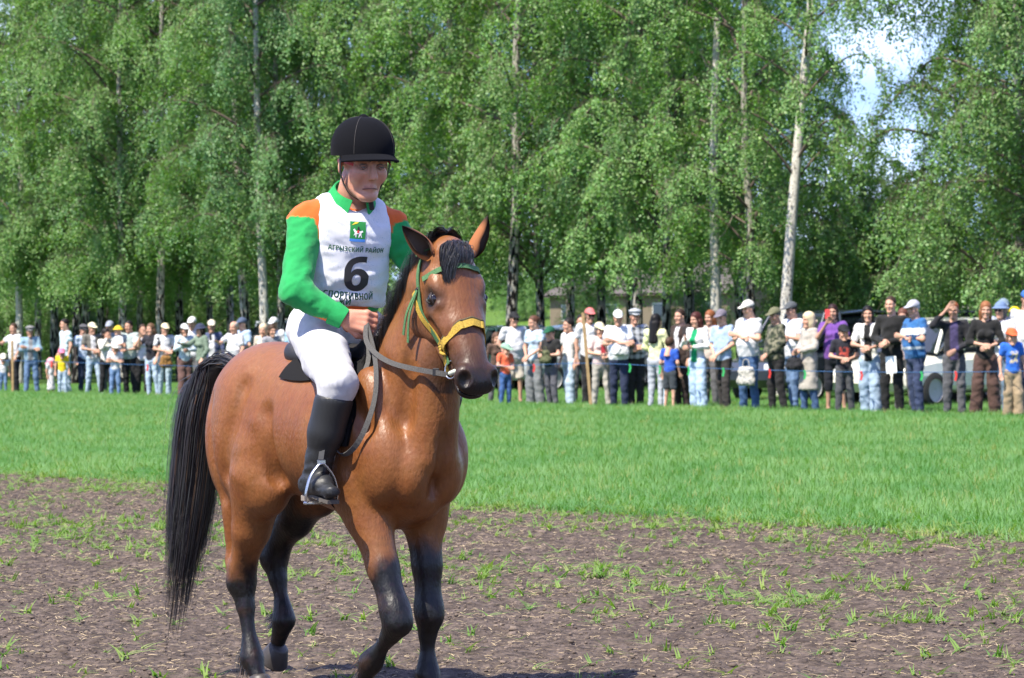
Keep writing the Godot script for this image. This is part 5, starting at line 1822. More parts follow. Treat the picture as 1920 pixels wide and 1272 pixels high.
# column, extra metres behind the rope, height, turn (degrees, + to the right of the picture), top, sleeves, top colour, second colour, bottom, bottom colour, headgear, its colour, hair, hair colour, pose, build, label
func crowd_list() -> Array:
	var W := Color(0.66, 0.67, 0.69)
	var denim := Color(0.13, 0.21, 0.36)
	var pale := Color(0.42, 0.53, 0.66)
	var black := Color(0.02, 0.02, 0.022)
	var brown := Color(0.07, 0.04, 0.025)
	var dark := Color(0.018, 0.014, 0.013)
	var grey := Color(0.12, 0.12, 0.125)
	var navy := Color(0.028, 0.037, 0.075)
	var sky := Color(0.45, 0.60, 0.76)
	return [
		[4, 0.9, 0.95, 10, "tee", 0.5, W, W, "reg", denim, "cap", Color(0.8, 0.78, 0.66), "", brown, "down", 0.0, "small child in white cap behind the man at the left stake"],
		[27, 0.45, 1.73, -45, "tee", 0.5, W, W, "reg", black, "", W, "short", brown, "reach", 0.02, "man in white T-shirt and black trousers leaning on the wooden stake"],
		[58, 0.7, 1.66, 5, "open", 1.0, Color(0.25, 0.38, 0.48), Color(0.22, 0.23, 0.24), "reg", denim, "flat_cap", Color(0.22, 0.22, 0.22), "thin", grey, "crossed", 0.03, "man in grey cap, denim waistcoat and blue jeans with folded arms"],
		[94, 0.5, 0.86, 40, "tee", 0.5, W, W, "skirt", Color(0.74, 0.72, 0.74), "scarf", Color(0.80, 0.42, 0.48), "", brown, "down", 0.0, "toddler girl in pink headscarf and long white dress"],
		[116, 0.5, 1.08, 10, "tee", 0.5, Color(0.80, 0.60, 0.02), W, "reg", pale, "cap", Color(0.75, 0.22, 0.34), "", brown, "down", 0.0, "child in yellow T-shirt and pink cap before the leaning man"],
		[121, 1.0, 1.82, -50, "tee", 0.55, Color(0.55, 0.70, 0.76), W, "reg", pale, "", W, "short", dark, "hip", 0.0, "tall dark-haired man in light blue T-shirt bending towards the children"],
		[158, 1.5, 1.68, 25, "tee", 0.6, Color(0.50, 0.60, 0.78), W, "reg", navy, "flat_cap", Color(0.10, 0.10, 0.11), "short", grey, "down", 0.0, "man in dark flat cap and pale blue shirt among the families"],
		[175, 0.8, 1.72, 25, "open", 0.5, Color(0.16, 0.15, 0.13), W, "slim", pale, "cap", Color(0.80, 0.75, 0.52), "", brown, "belly", 0.0, "person in cream cap with dark waistcoat over a white shirt"],
		[198, 0.9, 1.58, 35, "long", 1.0, Color(0.76, 0.74, 0.66), W, "reg", black, "", W, "bob", dark, "face", 0.0, "dark-haired woman in cream blouse with her hand at her mouth"],
		[203, 2.2, 1.76, 0, "tee", 0.6, Color(0.3, 0.34, 0.38), W, "reg", grey, "cap", Color(0.33, 0.36, 0.42), "", grey, "down", 0.0, "man in blue-grey cap almost hidden behind the cream blouse"],
		[214, 0.3, 1.2, 10, "tee", 0.5, W, W, "reg", Color(0.16, 0.26, 0.45), "cap", Color(0.78, 0.76, 0.68), "", brown, "crossed", 0.0, "boy in white T-shirt, white cap and blue jeans with folded arms"],
		[243, 0.8, 1.75, -30, "tee", 0.55, Color(0.42, 0.50, 0.48), W, "reg", black, "", W, "short", dark, "carry", 0.03, "dark-haired man in grey-green T-shirt carrying a toddler"],
		[265, 1.0, 1.66, 15, "tee", 0.4, Color(0.72, 0.72, 0.78), W, "wide", black, "", W, "short", brown, "face", 0.0, "woman in pale top and black trousers shading her face with both hands"],
		[285, 0.6, 1.68, -35, "tee", 0.5, Color(0.02, 0.022, 0.03), W, "slim", pale, "", W, "long", Color(0.16, 0.09, 0.05), "film", 0.0, "woman with loose brown hair, black T-shirt and light jeans"],
		[306, 0.8, 1.68, 20, "tee", 0.6, W, W, "reg", Color(0.36, 0.47, 0.56), "cap", Color(0.78, 0.70, 0.46), "thin", grey, "belly", 0.02, "man in straw-coloured cap and white T-shirt with a brown bag"],
		[345, 0.7, 1.66, 20, "long", 1.0, Color(0.55, 0.66, 0.72), W, "wide", Color(0.15, 0.085, 0.075), "cap", W, "bob", brown, "phone", 0.0, "woman in white cap and pale blue top with brown trousers"],
		[358, 1.7, 1.82, 0, "tee", 0.6, W, W, "reg", grey, "cap", Color(0.82, 0.82, 0.82), "thin", Color(0.5, 0.5, 0.5), "down", 0.0, "tall person in bright white cap behind the woman in brown trousers"],
		[378, 0.6, 1.66, -55, "long", 1.0, Color(0.17, 0.23, 0.17), W, "reg", grey, "bucket", Color(0.045, 0.055, 0.10), "bob", dark, "reach", 0.0, "woman in navy bucket hat and sage green jacket reaching forward"],
		[397, 1.2, 1.74, 5, "open", 1.0, Color(0.08, 0.10, 0.19), W, "reg", navy, "cap", Color(0.78, 0.72, 0.55), "thin", grey, "down", 0.02, "man in cream cap with navy waistcoat over white sleeves"],
		[437, 0.7, 1.70, -40, "tee", 0.6, W, W, "reg", Color(0.25, 0.32, 0.42), "", W, "thin", Color(0.45, 0.43, 0.4), "reach", 0.03, "grey-haired man in white shirt holding up a black phone"],
		[457, 1.1, 1.78, -40, "tee", 0.6, Color(0.40, 0.53, 0.72), W, "reg", navy, "cap", Color(0.09, 0.12, 0.19), "short", grey, "belly", 0.03, "man in navy cap and light blue checked shirt behind the horse"],
		[492, 1.0, 1.64, -25, "long", 1.0, Color(0.62, 0.52, 0.42), W, "reg", grey, "scarf", Color(0.76, 0.58, 0.40), "", brown, "down", 0.0, "woman in peach headscarf just above the horse's back"],
		[512, 1.0, 1.62, 15, "tee", 0.6, Color(0.3, 0.3, 0.33), W, "reg", grey, "", W, "bob", brown, "down", 0.0, "dark-haired person seen just behind the saddle"],
		[514, 2.2, 1.78, 0, "tee", 0.6, W, W, "reg", grey, "cap", W, "", brown, "down", 0.0, "person in white cap behind the dark-haired one near the saddle"],
		[550, 1.0, 1.75, -25, "tee", 0.6, Color(0.36, 0.55, 0.72), W, "reg", grey, "cap", Color(0.24, 0.24, 0.17), "short", grey, "down", 0.0, "man in olive cap and blue shirt behind the rider's hip"],
		[928, 1.2, 1.36, 10, "long", 1.0, Color(0.10, 0.06, 0.045), W, "reg", grey, "", W, "bob", Color(0.12, 0.06, 0.035), "down", 0.0, "brown-haired child in brown jacket beside the horse's nose"],
		[946, 0.25, 1.16, 20, "tee", 0.5, Color(0.85, 0.17, 0.08), W, "reg", Color(0.06, 0.13, 0.32), "cap", Color(0.30, 0.48, 0.36), "", brown, "belly", 0.0, "small child in orange T-shirt and green and white cap"],
		[964, 0.9, 1.80, 5, "tee", 0.55, W, W, "shorts", Color(0.55, 0.50, 0.42), "cap", Color(0.025, 0.025, 0.028), "short", dark, "hip", 0.05, "bearded man in black cap, sunglasses, white T-shirt and beige shorts"],
		[1002, 0.5, 1.72, -40, "tee", 0.5, Color(0.52, 0.66, 0.80), W, "wide", Color(0.20, 0.21, 0.215), "", W, "bun", Color(0.12, 0.055, 0.035), "front", 0.0, "woman with hair bun, light blue T-shirt and wide grey trousers"],
		[1034, 0.35, 1.46, -50, "tee", 0.5, Color(0.02, 0.02, 0.023), W, "reg", Color(0.10, 0.10, 0.115), "cap", Color(0.02, 0.11, 0.055), "short", brown, "phone", 0.0, "boy in dark green cap and black T-shirt with an olive bag"],
		[1067, 0.7, 1.66, -45, "tee", 0.5, Color(0.76, 0.75, 0.73), W, "wide", Color(0.44, 0.55, 0.66), "", W, "short", dark, "down", 0.0, "dark-haired woman in white T-shirt and wide pale jeans"],
		[1086, 2.2, 1.74, 0, "tee", 0.6, Color(0.28, 0.32, 0.36), W, "reg", grey, "", W, "short", dark, "down", 0.0, "man in grey shirt far behind the woman in pale jeans"],
		[1104, 0.8, 1.85, 10, "tee", 0.55, W, W, "reg", black, "cap", Color(0.72, 0.20, 0.19), "short", grey, "down", 0.02, "tall man in red and white cap and sunglasses behind the tall stake"],
		[1127, 0.5, 1.58, 10, "tee", 0.6, Color(0.74, 0.57, 0.55), W, "reg", Color(0.44, 0.41, 0.36), "cap", Color(0.72, 0.66, 0.45), "bob", grey, "belly", 0.03, "woman in cream cap, pale pink blouse and beige trousers holding a red phone"],
		[1160, 0.6, 1.80, 8, "tee", 0.6, Color(0.74, 0.77, 0.82), W, "reg", navy, "cap", Color(0.82, 0.82, 0.82), "thin", Color(0.5, 0.5, 0.5), "crossed", 0.05, "elderly man in white cap and white polo with folded arms and navy trousers"],
		[1191, 1.0, 1.82, 15, "plaid", 0.9, Color(0.035, 0.04, 0.05), Color(0.55, 0.58, 0.62), "reg", Color(0.03, 0.03, 0.03), "flat_cap", Color(0.42, 0.45, 0.48), "thin", grey, "belly", 0.03, "man in light grey flat cap and black and white checked shirt"],
		[1229, 0.5, 1.72, 150, "long", 1.0, Color(0.78, 0.80, 0.45), W, "slim", Color(0.42, 0.45, 0.50), "", W, "long", Color(0.010, 0.009, 0.010), "front", 0.0, "woman with long black hair and pale yellow cardigan seen from behind"],
		[1254, 0.4, 1.25, 140, "tee", 0.6, Color(0.03, 0.10, 0.50), W, "shorts", Color(0.05, 0.06, 0.07), "", W, "short", brown, "down", 0.0, "child in royal blue T-shirt half hidden by the brown cardigan"],
		[1277, 0.7, 1.80, -60, "open", 1.0, Color(0.045, 0.028, 0.024), W, "reg", Color(0.035, 0.025, 0.023), "", W, "short", Color(0.04, 0.022, 0.015), "cane", 0.0, "man in dark brown cardigan over white shirt leaning on a cane"],
		[1309, 0.4, 1.74, -35, "open", 1.0, Color(0.78, 0.78, 0.77), Color(0.01, 0.30, 0.12), "wide", Color(0.44, 0.58, 0.76), "", W, "long", Color(0.075, 0.022, 0.018), "phone", 0.0, "woman with dark red hair, white cardigan, green top and wide blue jeans"],
		[1331, 1.9, 1.78, -40, "tee", 0.6, Color(0.5, 0.42, 0.36), W, "reg", grey, "", W, "long", Color(0.28, 0.10, 0.04), "down", 0.0, "ginger-haired woman looking out behind the white cardigan"],
		[1357, 0.5, 1.78, -55, "tee", 0.7, Color(0.36, 0.47, 0.63), W, "reg", Color(0.045, 0.04, 0.038), "cap", Color(0.19, 0.17, 0.21), "thin", grey, "front", 0.03, "man in purplish grey cap and light blue shirt with clasped hands"],
		[1403, 0.4, 1.93, -35, "tee", 0.55, W, W, "reg", Color(0.055, 0.11, 0.23), "cap", Color(0.80, 0.78, 0.70), "short", grey, "crossed", 0.05, "tall man in cream cap and white T-shirt with folded arms and blue jeans"],
		[1456, 0.5, 1.80, -65, "camo", 1.0, Color(0.05, 0.06, 0.035), Color(0.20, 0.19, 0.13), "reg", Color(0.025, 0.024, 0.025), "cap", Color(0.17, 0.17, 0.10), "short", grey, "front", 0.05, "man in camouflage cap and camouflage jacket with black trousers"],
		[1487, 1.4, 1.90, -60, "tee", 0.55, Color(0.76, 0.79, 0.84), W, "reg", denim, "cap", Color(0.10, 0.11, 0.12), "short", dark, "crossed", 0.03, "man in dark cap and white T-shirt between the camouflage jacket and the beige coat"],
		[1516, 0.5, 1.72, -60, "coat", 1.0, Color(0.44, 0.40, 0.35), W, "reg", Color(0.06, 0.11, 0.22), "scarf", Color(0.78, 0.66, 0.42), "", brown, "belly", 0.04, "woman in cream headscarf and long beige coat with a black bag"],
		[1567, 0.8, 1.84, -10, "tee", 0.55, Color(0.16, 0.065, 0.30), W, "capri", Color(0.018, 0.02, 0.027), "", W, "bob", Color(0.035, 0.016, 0.016), "film", 0.04, "woman in purple T-shirt filming with a red phone"],
		[1583, 0.2, 1.44, 0, "print", 0.6, Color(0.02, 0.022, 0.028), Color(0.45, 0.07, 0.05), "reg", Color(0.075, 0.078, 0.085), "cap", Color(0.02, 0.022, 0.025), "short", brown, "belly", 0.0, "boy in black cap and black T-shirt with a red print"],
		[1632, 0.4, 1.80, -15, "open", 0.7, Color(0.78, 0.77, 0.74), Color(0.015, 0.014, 0.015), "wide", Color(0.33, 0.43, 0.55), "", W, "long", Color(0.012, 0.010, 0.011), "belly", 0.0, "woman with long black hair and open white shirt over a black top"],
		[1672, 0.5, 1.95, -40, "long", 1.0, Color(0.016, 0.016, 0.018), W, "reg", Color(0.02, 0.02, 0.021), "", W, "short", Color(0.05, 0.028, 0.018), "belly", 0.0, "tall man in black sweatshirt and black trousers with a sheet of paper"],
		[1697, 1.9, 1.76, -20, "tee", 0.6, Color(0.42, 0.32, 0.30), W, "reg", grey, "", W, "bob", Color(0.15, 0.06, 0.04), "down", 0.0, "brown-haired woman peeping out between the black and the striped shirts"],
		[1718, 0.4, 1.88, -50, "stripe", 0.6, Color(0.035, 0.13, 0.33), Color(0.72, 0.75, 0.80), "reg", Color(0.04, 0.055, 0.11), "cap", Color(0.45, 0.46, 0.50), "thin", Color(0.5, 0.5, 0.5), "crossed", 0.06, "elderly man in grey cap and blue and white striped polo"],
		[1789, 0.5, 1.84, -5, "open", 1.0, Color(0.022, 0.022, 0.025), Color(0.06, 0.05, 0.12), "reg", Color(0.11, 0.11, 0.12), "", W, "short", Color(0.30, 0.09, 0.03), "shade", 0.0, "red-haired woman in black jacket shading her eyes with one hand"],
		[1846, 0.5, 1.84, -12, "tee", 0.8, Color(0.016, 0.016, 0.018), W, "wide", Color(0.095, 0.055, 0.045), "", W, "long", Color(0.30, 0.12, 0.05), "belly", 0.0, "woman with long ginger hair, black top and wide brown trousers"],
		[1873, 1.3, 1.84, -15, "long", 1.0, Color(0.78, 0.77, 0.76), W, "reg", Color(0.16, 0.24, 0.34), "bucket", Color(0.17, 0.25, 0.42), "bob", grey, "phone", 0.0, "woman in blue bucket hat, sunglasses and white shirt"],
		[1901, 1.7, 1.75, 0, "tee", 0.6, Color(0.74, 0.74, 0.74), W, "reg", grey, "cap", Color(0.82, 0.56, 0.02), "bob", brown, "down", 0.0, "person in bright yellow cap at the right end of the crowd"],
		[1886, 3.0, 1.90, 0, "tee", 0.6, Color(0.3, 0.34, 0.4), W, "reg", grey, "cap", Color(0.20, 0.27, 0.33), "short", brown, "down", 0.0, "man in slate blue cap behind the blue bucket hat"],
		[1900, 0.2, 1.36, 5, "print", 0.55, Color(0.03, 0.14, 0.56), Color(0.60, 0.52, 0.35), "wide", Color(0.36, 0.27, 0.17), "cap", Color(0.78, 0.14, 0.05), "bob", Color(0.16, 0.09, 0.06), "down", 0.0, "child in orange cap, blue T-shirt and khaki trousers"],
		[1921, 1.6, 2.02, -10, "tee", 0.6, W, W, "reg", navy, "cap", Color(0.05, 0.16, 0.50), "short", brown, "down", 0.03, "very tall man in bright blue cap at the crowd's end"],
	]

func limb_set(q: Array, s: float, g: float) -> Dictionary:
	# joints of a standing figure in its own axes: z forward, x to its left
	var pose: Array = POSES[q[14]]
	var d := {}
	for k in 2:
		var sg := -1.0 if k == 0 else 1.0
		d["sh%d" % k] = Vector3(0.178 * sg * g, 1.425, -0.01) * s
		d["el%d" % k] = Vector3(pose[k * 2][0] * sg, pose[k * 2][1], pose[k * 2][2]) * s
		d["wr%d" % k] = Vector3(pose[k * 2 + 1][0] * sg, pose[k * 2 + 1][1], pose[k * 2 + 1][2]) * s
		d["hip%d" % k] = Vector3(0.085 * sg, 0.9, 0) * s
		var wide := 0.75 + 0.75 * fposmod(q[0] * 0.377, 1.0)
		var step := (fposmod(q[0] * 0.731, 1.0) - 0.5) * 0.16
		d["kn%d" % k] = Vector3(0.095 * sg * (0.5 + 0.5 * wide), 0.49, 0.02 + step * 0.6 * sg) * s
		d["an%d" % k] = Vector3(0.10 * sg * wide, 0.085, -0.02 + step * sg) * s
	return d

func build_crowd() -> void:
	prepare_crowd()
	vc_cloth = cloth(Color.WHITE, 0.4)
	vc_cloth.vertex_color_use_as_albedo = true
	vc_skin = mat(Color.WHITE, 0.55, 0.35, true)
	var r := rng(64)
	for q in crowd_list():
		make_person(q, r)

func make_person(q: Array, r: RandomNumberGenerator) -> Node3D:
	var hgt: float = q[2] * (0.965 if q[2] > 1.5 else 1.0)
	var s := hgt / 1.76
	var child := hgt < 1.5
	var d := crowd_depth(q[0], CROWD_LINE + q[1])
	var at := Transform3D(Basis(Vector3.UP, deg_to_rad(q[3] + 24.0 * (fposmod(q[0] * 0.613, 1.0) - 0.5))) * Basis(Vector3(0, 0, 1), 0.05 * (fposmod(q[0] * 0.291, 1.0) - 0.5)), ground_at(q[0], d, 0.01))
	var o := thing("person", q[16], "person", at, "spectators behind the rope")
	o.set_meta("pose", q[14])
	var female: bool = str(q[16]).begins_with("woman") or q[12] in ["long", "bob", "bun"]
	var g := 0.92 if female else 1.02
	var j := limb_set(q, s, g)
	var hs := 0.86 + 0.14 * hgt / 1.75
	var hc := Vector3(0, hgt - 0.128 * hs - (0.012 if q[10] != "" else 0.0), 0.02 * s)
	var skin := Color(0.50, 0.285, 0.20) * r.randf_range(0.82, 1.12)
	skin.a = 1.0
	var turn := Basis(Vector3.UP, deg_to_rad(r.randf_range(-14, 14))) * Basis(Vector3(1, 0, 0), r.randf_range(0.0, 0.16))
	var ht := Transform3D((turn * FACE).scaled(Vector3.ONE * hs), hc)
	var bulk: float = q[15]
	# body
	var V := Vox.new(Vector3(-0.42, -0.02, -0.24) * maxf(s, 0.8), Vector3(0.42 * maxf(s, 0.8), hgt + 0.02, 0.62 * s), 0.027 if not child else 0.021, 0.013)
	V.cap(Vector3(0, 0.96, 0) * s, Vector3(0, 1.32, 0) * s, 0.115 * s, 0.13 * s, 0.66)
	V.cap(j.sh0, j.sh1, 0.045 * s, 0.045 * s)
	V.cap(Vector3(0, 1.40, -0.01) * s, hc + Vector3(0, -0.05, -0.02), 0.053 * s, 0.05 * hs)
	for k in 2:
		V.cap(j["sh%d" % k], j["el%d" % k], 0.046 * s, 0.037 * s)
		V.cap(j["el%d" % k], j["wr%d" % k], 0.038 * s, 0.026 * s)
		V.cap(j["hip%d" % k], j["kn%d" % k], 0.078 * s, 0.05 * s)
		V.cap(j["kn%d" % k], j["an%d" % k], 0.05 * s, 0.034 * s)
		V.cap(j["an%d" % k] + Vector3(0, -0.03, 0) * s, j["an%d" % k] + Vector3(0, -0.05, 0.12) * s, 0.032 * s, 0.024 * s)
	var b := Geo.new()
	b.col = skin
	b.add(V.arrays(), Transform3D.IDENTITY)
	b.add(crowd_head, ht)
	for k in 2:
		var e: Vector3 = j["el%d" % k]
		var w: Vector3 = j["wr%d" % k]
		var dir := (w - e).normalized()
		var side := Vector3(0, 0, 1) if absf(dir.z) < 0.8 else Vector3(0, 1, 0)
		var x := (-dir).cross(side).normalized() * (1.0 if k == 0 else -1.0)
		b.add(crowd_hand, Transform3D(Basis(x, -dir, x.cross(-dir)).scaled(Vector3.ONE * s * 1.02), w))
	part("body", b.mesh(), vc_skin, o)
	# top
	var T := Vox.new(Vector3(-0.42 * maxf(s, 0.8), 0.30 * s, -0.26 * maxf(s, 0.8)), Vector3(0.42 * maxf(s, 0.8), 1.56 * s, 0.62 * s), 0.021, 0.012)
	var wst := (0.128 if female else 0.142) + bulk
	var hip := 0.155 + bulk * 0.7
	T.cap(Vector3(0, 0.93, 0.005) * s, Vector3(0, 1.10, 0.01 + bulk * 0.6) * s, hip * s, wst * s, 0.74)
	T.cap(Vector3(0, 1.10, 0.01 + bulk * 0.6) * s, Vector3(0, 1.30, 0.0) * s, wst * s, 0.155 * s * g, 0.70)
	T.cap(Vector3(-0.08, 1.38, -0.015) * s, Vector3(0.08, 1.38, -0.015) * s, 0.09 * s, 0.09 * s)
	T.cap(j.sh0, j.sh1, 0.058 * s, 0.058 * s)
	var kind: String = q[4]
	if female and kind != "coat":
		T.ell(Vector3(0.06, 1.27, 0.09) * s, Vector3.ONE * 0.06 * s)
		T.ell(Vector3(-0.06, 1.27, 0.09) * s, Vector3.ONE * 0.06 * s)
	var sl: float = q[5]
	for k in 2:
		var sh: Vector3 = j["sh%d" % k]
		var e: Vector3 = j["el%d" % k]
		var w: Vector3 = j["wr%d" % k]
		if sl < 0.75:
			T.cap(sh, sh.lerp(e, sl), 0.066 * s, 0.062 * s)
		else:
			T.cap(sh, e, 0.064 * s, 0.053 * s)
			T.cap(e, e.lerp(w, 0.35 if sl < 0.95 else 0.9), 0.053 * s, 0.042 * s)
	if kind == "coat":
		T.cap(Vector3(0, 0.95, 0.0) * s, Vector3(0, 0.42, 0.02) * s, 0.17 * s, 0.205 * s, 0.8)
		T.half(Vector3(0, 0.40 * s, 0), Vector3(0, -1, 0))
	else:
		T.half(Vector3(0, (0.86 if kind != "open" else 0.83) * s, 0), Vector3(0, -1, 0))
	var c1: Color = q[6]
	var c2: Color = q[7]
	var tint := func(p: Vector3, _n: Vector3) -> Color:
		if kind == "open" and absf(p.x) < 0.055 * s + 0.02 * (1.45 * s - p.y) and p.z > 0.0 and p.y < 1.46 * s:
			return c2
		if kind == "stripe":
			var y := p.y / s
			return c2 if (y > 1.24 and y < 1.33) or (y > 1.02 and y < 1.05) else (c1 * 0.35 if y > 1.16 and y < 1.24 else c1)
		if kind == "plaid":
			var a := (1.0 if fposmod(p.x * 9.0, 1.0) < 0.5 else 0.0) + (1.0 if fposmod(p.y * 9.0, 1.0) < 0.5 else 0.0)
			return c1.lerp(c2, a * 0.5)
		if kind == "camo":
			var f := cloth_noise.get_noise_3d(p.x * 11.0, p.y * 11.0, p.z * 11.0)
			return c2 if f > 0.12 else (Color(0.018, 0.02, 0.016) if f < -0.2 else c1)
		if kind == "print" and p.z > 0.05 and absf(p.x) < 0.085 * s and p.y > 1.08 * s and p.y < 1.32 * s:
			return c2 if cloth_noise.get_noise_3d(p.x * 26.0, p.y * 26.0, 1.0) > -0.12 else c1
		return c1
	var fold := func(p: Vector3) -> float:
		return cloth_noise.get_noise_3d(p.x * 6.0 + hgt * 31.0, p.y * 9.0, p.z * 6.0 + q[0]) * 0.016 * s
	part("coat" if kind == "coat" else "jacket" if kind in ["open", "camo"] else "shirt", to_mesh(wrinkled(T.arrays(tint), fold)), vc_cloth, o)
	# bottom
	var B := Vox.new(Vector3(-0.32 * maxf(s, 0.8), -0.02, -0.24 * maxf(s, 0.8)), Vector3(0.32 * maxf(s, 0.8), 1.08 * s, 0.26 * maxf(s, 0.8)), 0.022, 0.009)
	var cut: String = q[8]
	B.cap(Vector3(0, 0.90, 0) * s, Vector3(0, 1.0, 0.01) * s, (0.145 + bulk * 0.6) * s, (0.135 + bulk * 0.8) * s, 0.76)
	var r1: float = {"slim": 0.064, "reg": 0.072, "wide": 0.092, "shorts": 0.088, "capri": 0.07, "skirt": 0.1}[cut]
	var r2: float = {"slim": 0.048, "reg": 0.064, "wide": 0.098, "shorts": 0.085, "capri": 0.06, "skirt": 0.16}[cut]
	if cut == "skirt":
		B.cap(Vector3(0, 0.92, 0) * s, Vector3(0, 0.3, 0) * s, 0.14 * s, 0.21 * s, 0.85)
	else:
		for k in 2:
			B.cap(j["hip%d" % k], j["kn%d" % k], 0.092 * s, r1 * s)
			B.cap(j["kn%d" % k], j["an%d" % k], r1 * s, r2 * s)
	B.half(Vector3(0, ({"shorts": 0.50, "capri": 0.36, "skirt": 0.24}.get(cut, 0.035)) * s, 0), Vector3(0, -1, 0))
	B.half(Vector3(0, 1.02 * s, 0), Vector3(0, 1, 0))
	part("skirt" if cut == "skirt" else "shorts" if cut == "shorts" else "trousers", to_mesh(wrinkled(B.arrays(), fold)), cloth_mat(q[9]), o)
	# head
	if q[12] != "":
		part("hair", hair_shapes[q[12]], plain_mat(q[13], 0.5), o, ht)
	if q[10] != "":
		part("headscarf" if q[10] == "scarf" else "hat" if q[10] == "bucket" else "cap", hair_shapes[q[10]], plain_mat(q[11]), o, ht.scaled_local(Vector3.ONE * 1.06))
	if "sunglasses" in q[16]:
		var gg := Geo.new()
		gg.box(Transform3D(Basis.IDENTITY, Vector3(0.093, 0.008, 0.033)), Vector3(0.012, 0.034, 0.05), 0.005)
		gg.box(Transform3D(Basis.IDENTITY, Vector3(0.093, 0.008, -0.033)), Vector3(0.012, 0.034, 0.05), 0.005)
		gg.box(Transform3D(Basis.IDENTITY, Vector3(0.05, 0.016, 0.078)), Vector3(0.09, 0.008, 0.004))
		gg.box(Transform3D(Basis.IDENTITY, Vector3(0.05, 0.016, -0.078)), Vector3(0.09, 0.008, 0.004))
		gg.box(Transform3D(Basis.IDENTITY, Vector3(0.096, 0.014, 0)), Vector3(0.008, 0.008, 0.03))
		part("sunglasses", gg.mesh(), plain_mat(Color(0.01, 0.01, 0.011), 0.15), o, ht)
	# shoes
	for k in 2:
		var sh := Geo.new()
		var a: Vector3 = j["an%d" % k]
		sh.lathe(Transform3D(Basis.IDENTITY, Vector3(a.x, 0.0, a.z + 0.05 * s)), PackedVector2Array([Vector2(0.001, 0.0), Vector2(0.045, 0.0), Vector2(0.048, 0.02), Vector2(0.04, 0.055), Vector2(0.02, 0.075), Vector2(0.001, 0.08)]), 12, Vector2(1.0, 2.6) * s)
		part("shoe", sh.mesh(), plain_mat(Color(0.5, 0.5, 0.5) if (int(q[0]) + k * 0) % 3 == 0 else Color(0.03, 0.03, 0.03)), o)
	return o

func cloth_mat(c: Color) -> StandardMaterial3D:
	var key := "cloth %s" % c
	if not flat_mats.has(key):
		flat_mats[key] = cloth(c, 0.4)
	return flat_mats[key]

# ------------------------------------------------------------------ the birch belt
func bark_image(sd: int, dark: float) -> ImageTexture:
	var w := 192
	var h := 1536
	var im := Image.create(w, h, false, Image.FORMAT_RGB8)
	var a := FastNoiseLite.new()
	a.seed = sd
	a.frequency = 1.0
	a.fractal_octaves = 4
	for y in h:
		var v := float(y) / h            # 0 at the foot
		for x in w:
			var an := TAU * x / w
			var cx := cos(an)
			var sx := sin(an)
			var tone := 0.80 + 0.14 * a.get_noise_3d(cx * 2.0, v * 30.0, sx * 2.0)
			var c := Color(tone, tone * 0.985, tone * 0.95)
			# thin dark cross lines
			var l := a.get_noise_3d(cx * 1.6, v * 420.0, sx * 1.6 + 9.0)
			c = c.lerp(Color(0.30, 0.28, 0.26), smoothstep(0.22, 0.42, l) * 0.85)
			# black rough patches, most of them towards the foot
			var b := a.get_noise_3d(cx * 1.5 + 20.0, v * 55.0, sx * 1.5)
			var thr := lerpf(0.02 - dark * 0.3, 0.42 - dark * 0.2, smoothstep(0.0, 0.30, v))
			c = c.lerp(Color(0.11, 0.10, 0.095), smoothstep(thr, thr + 0.12, b))
			im.set_pixel(x, y, c)
	return ImageTexture.create_from_image(im)

func leaf(g: Geo, p: Vector3, dir: Vector3, nn: Vector3, ln: float) -> void:
	var sd := dir.cross(nn).normalized() * ln * 0.36
	var b := g.v.size()
	var m := p + dir * ln * 0.42
	g.v.append(p)
	g.v.append(m + sd)
	g.v.append(p + dir * ln)
	g.v.append(m - sd)
	for k in 4:
		g.n.append(nn)
		g.c.append(g.col)
		g.uv.append(Vector2.ZERO)
	g.id.append_array(PackedInt32Array([b, b + 2, b + 1, b, b + 3, b + 2]))

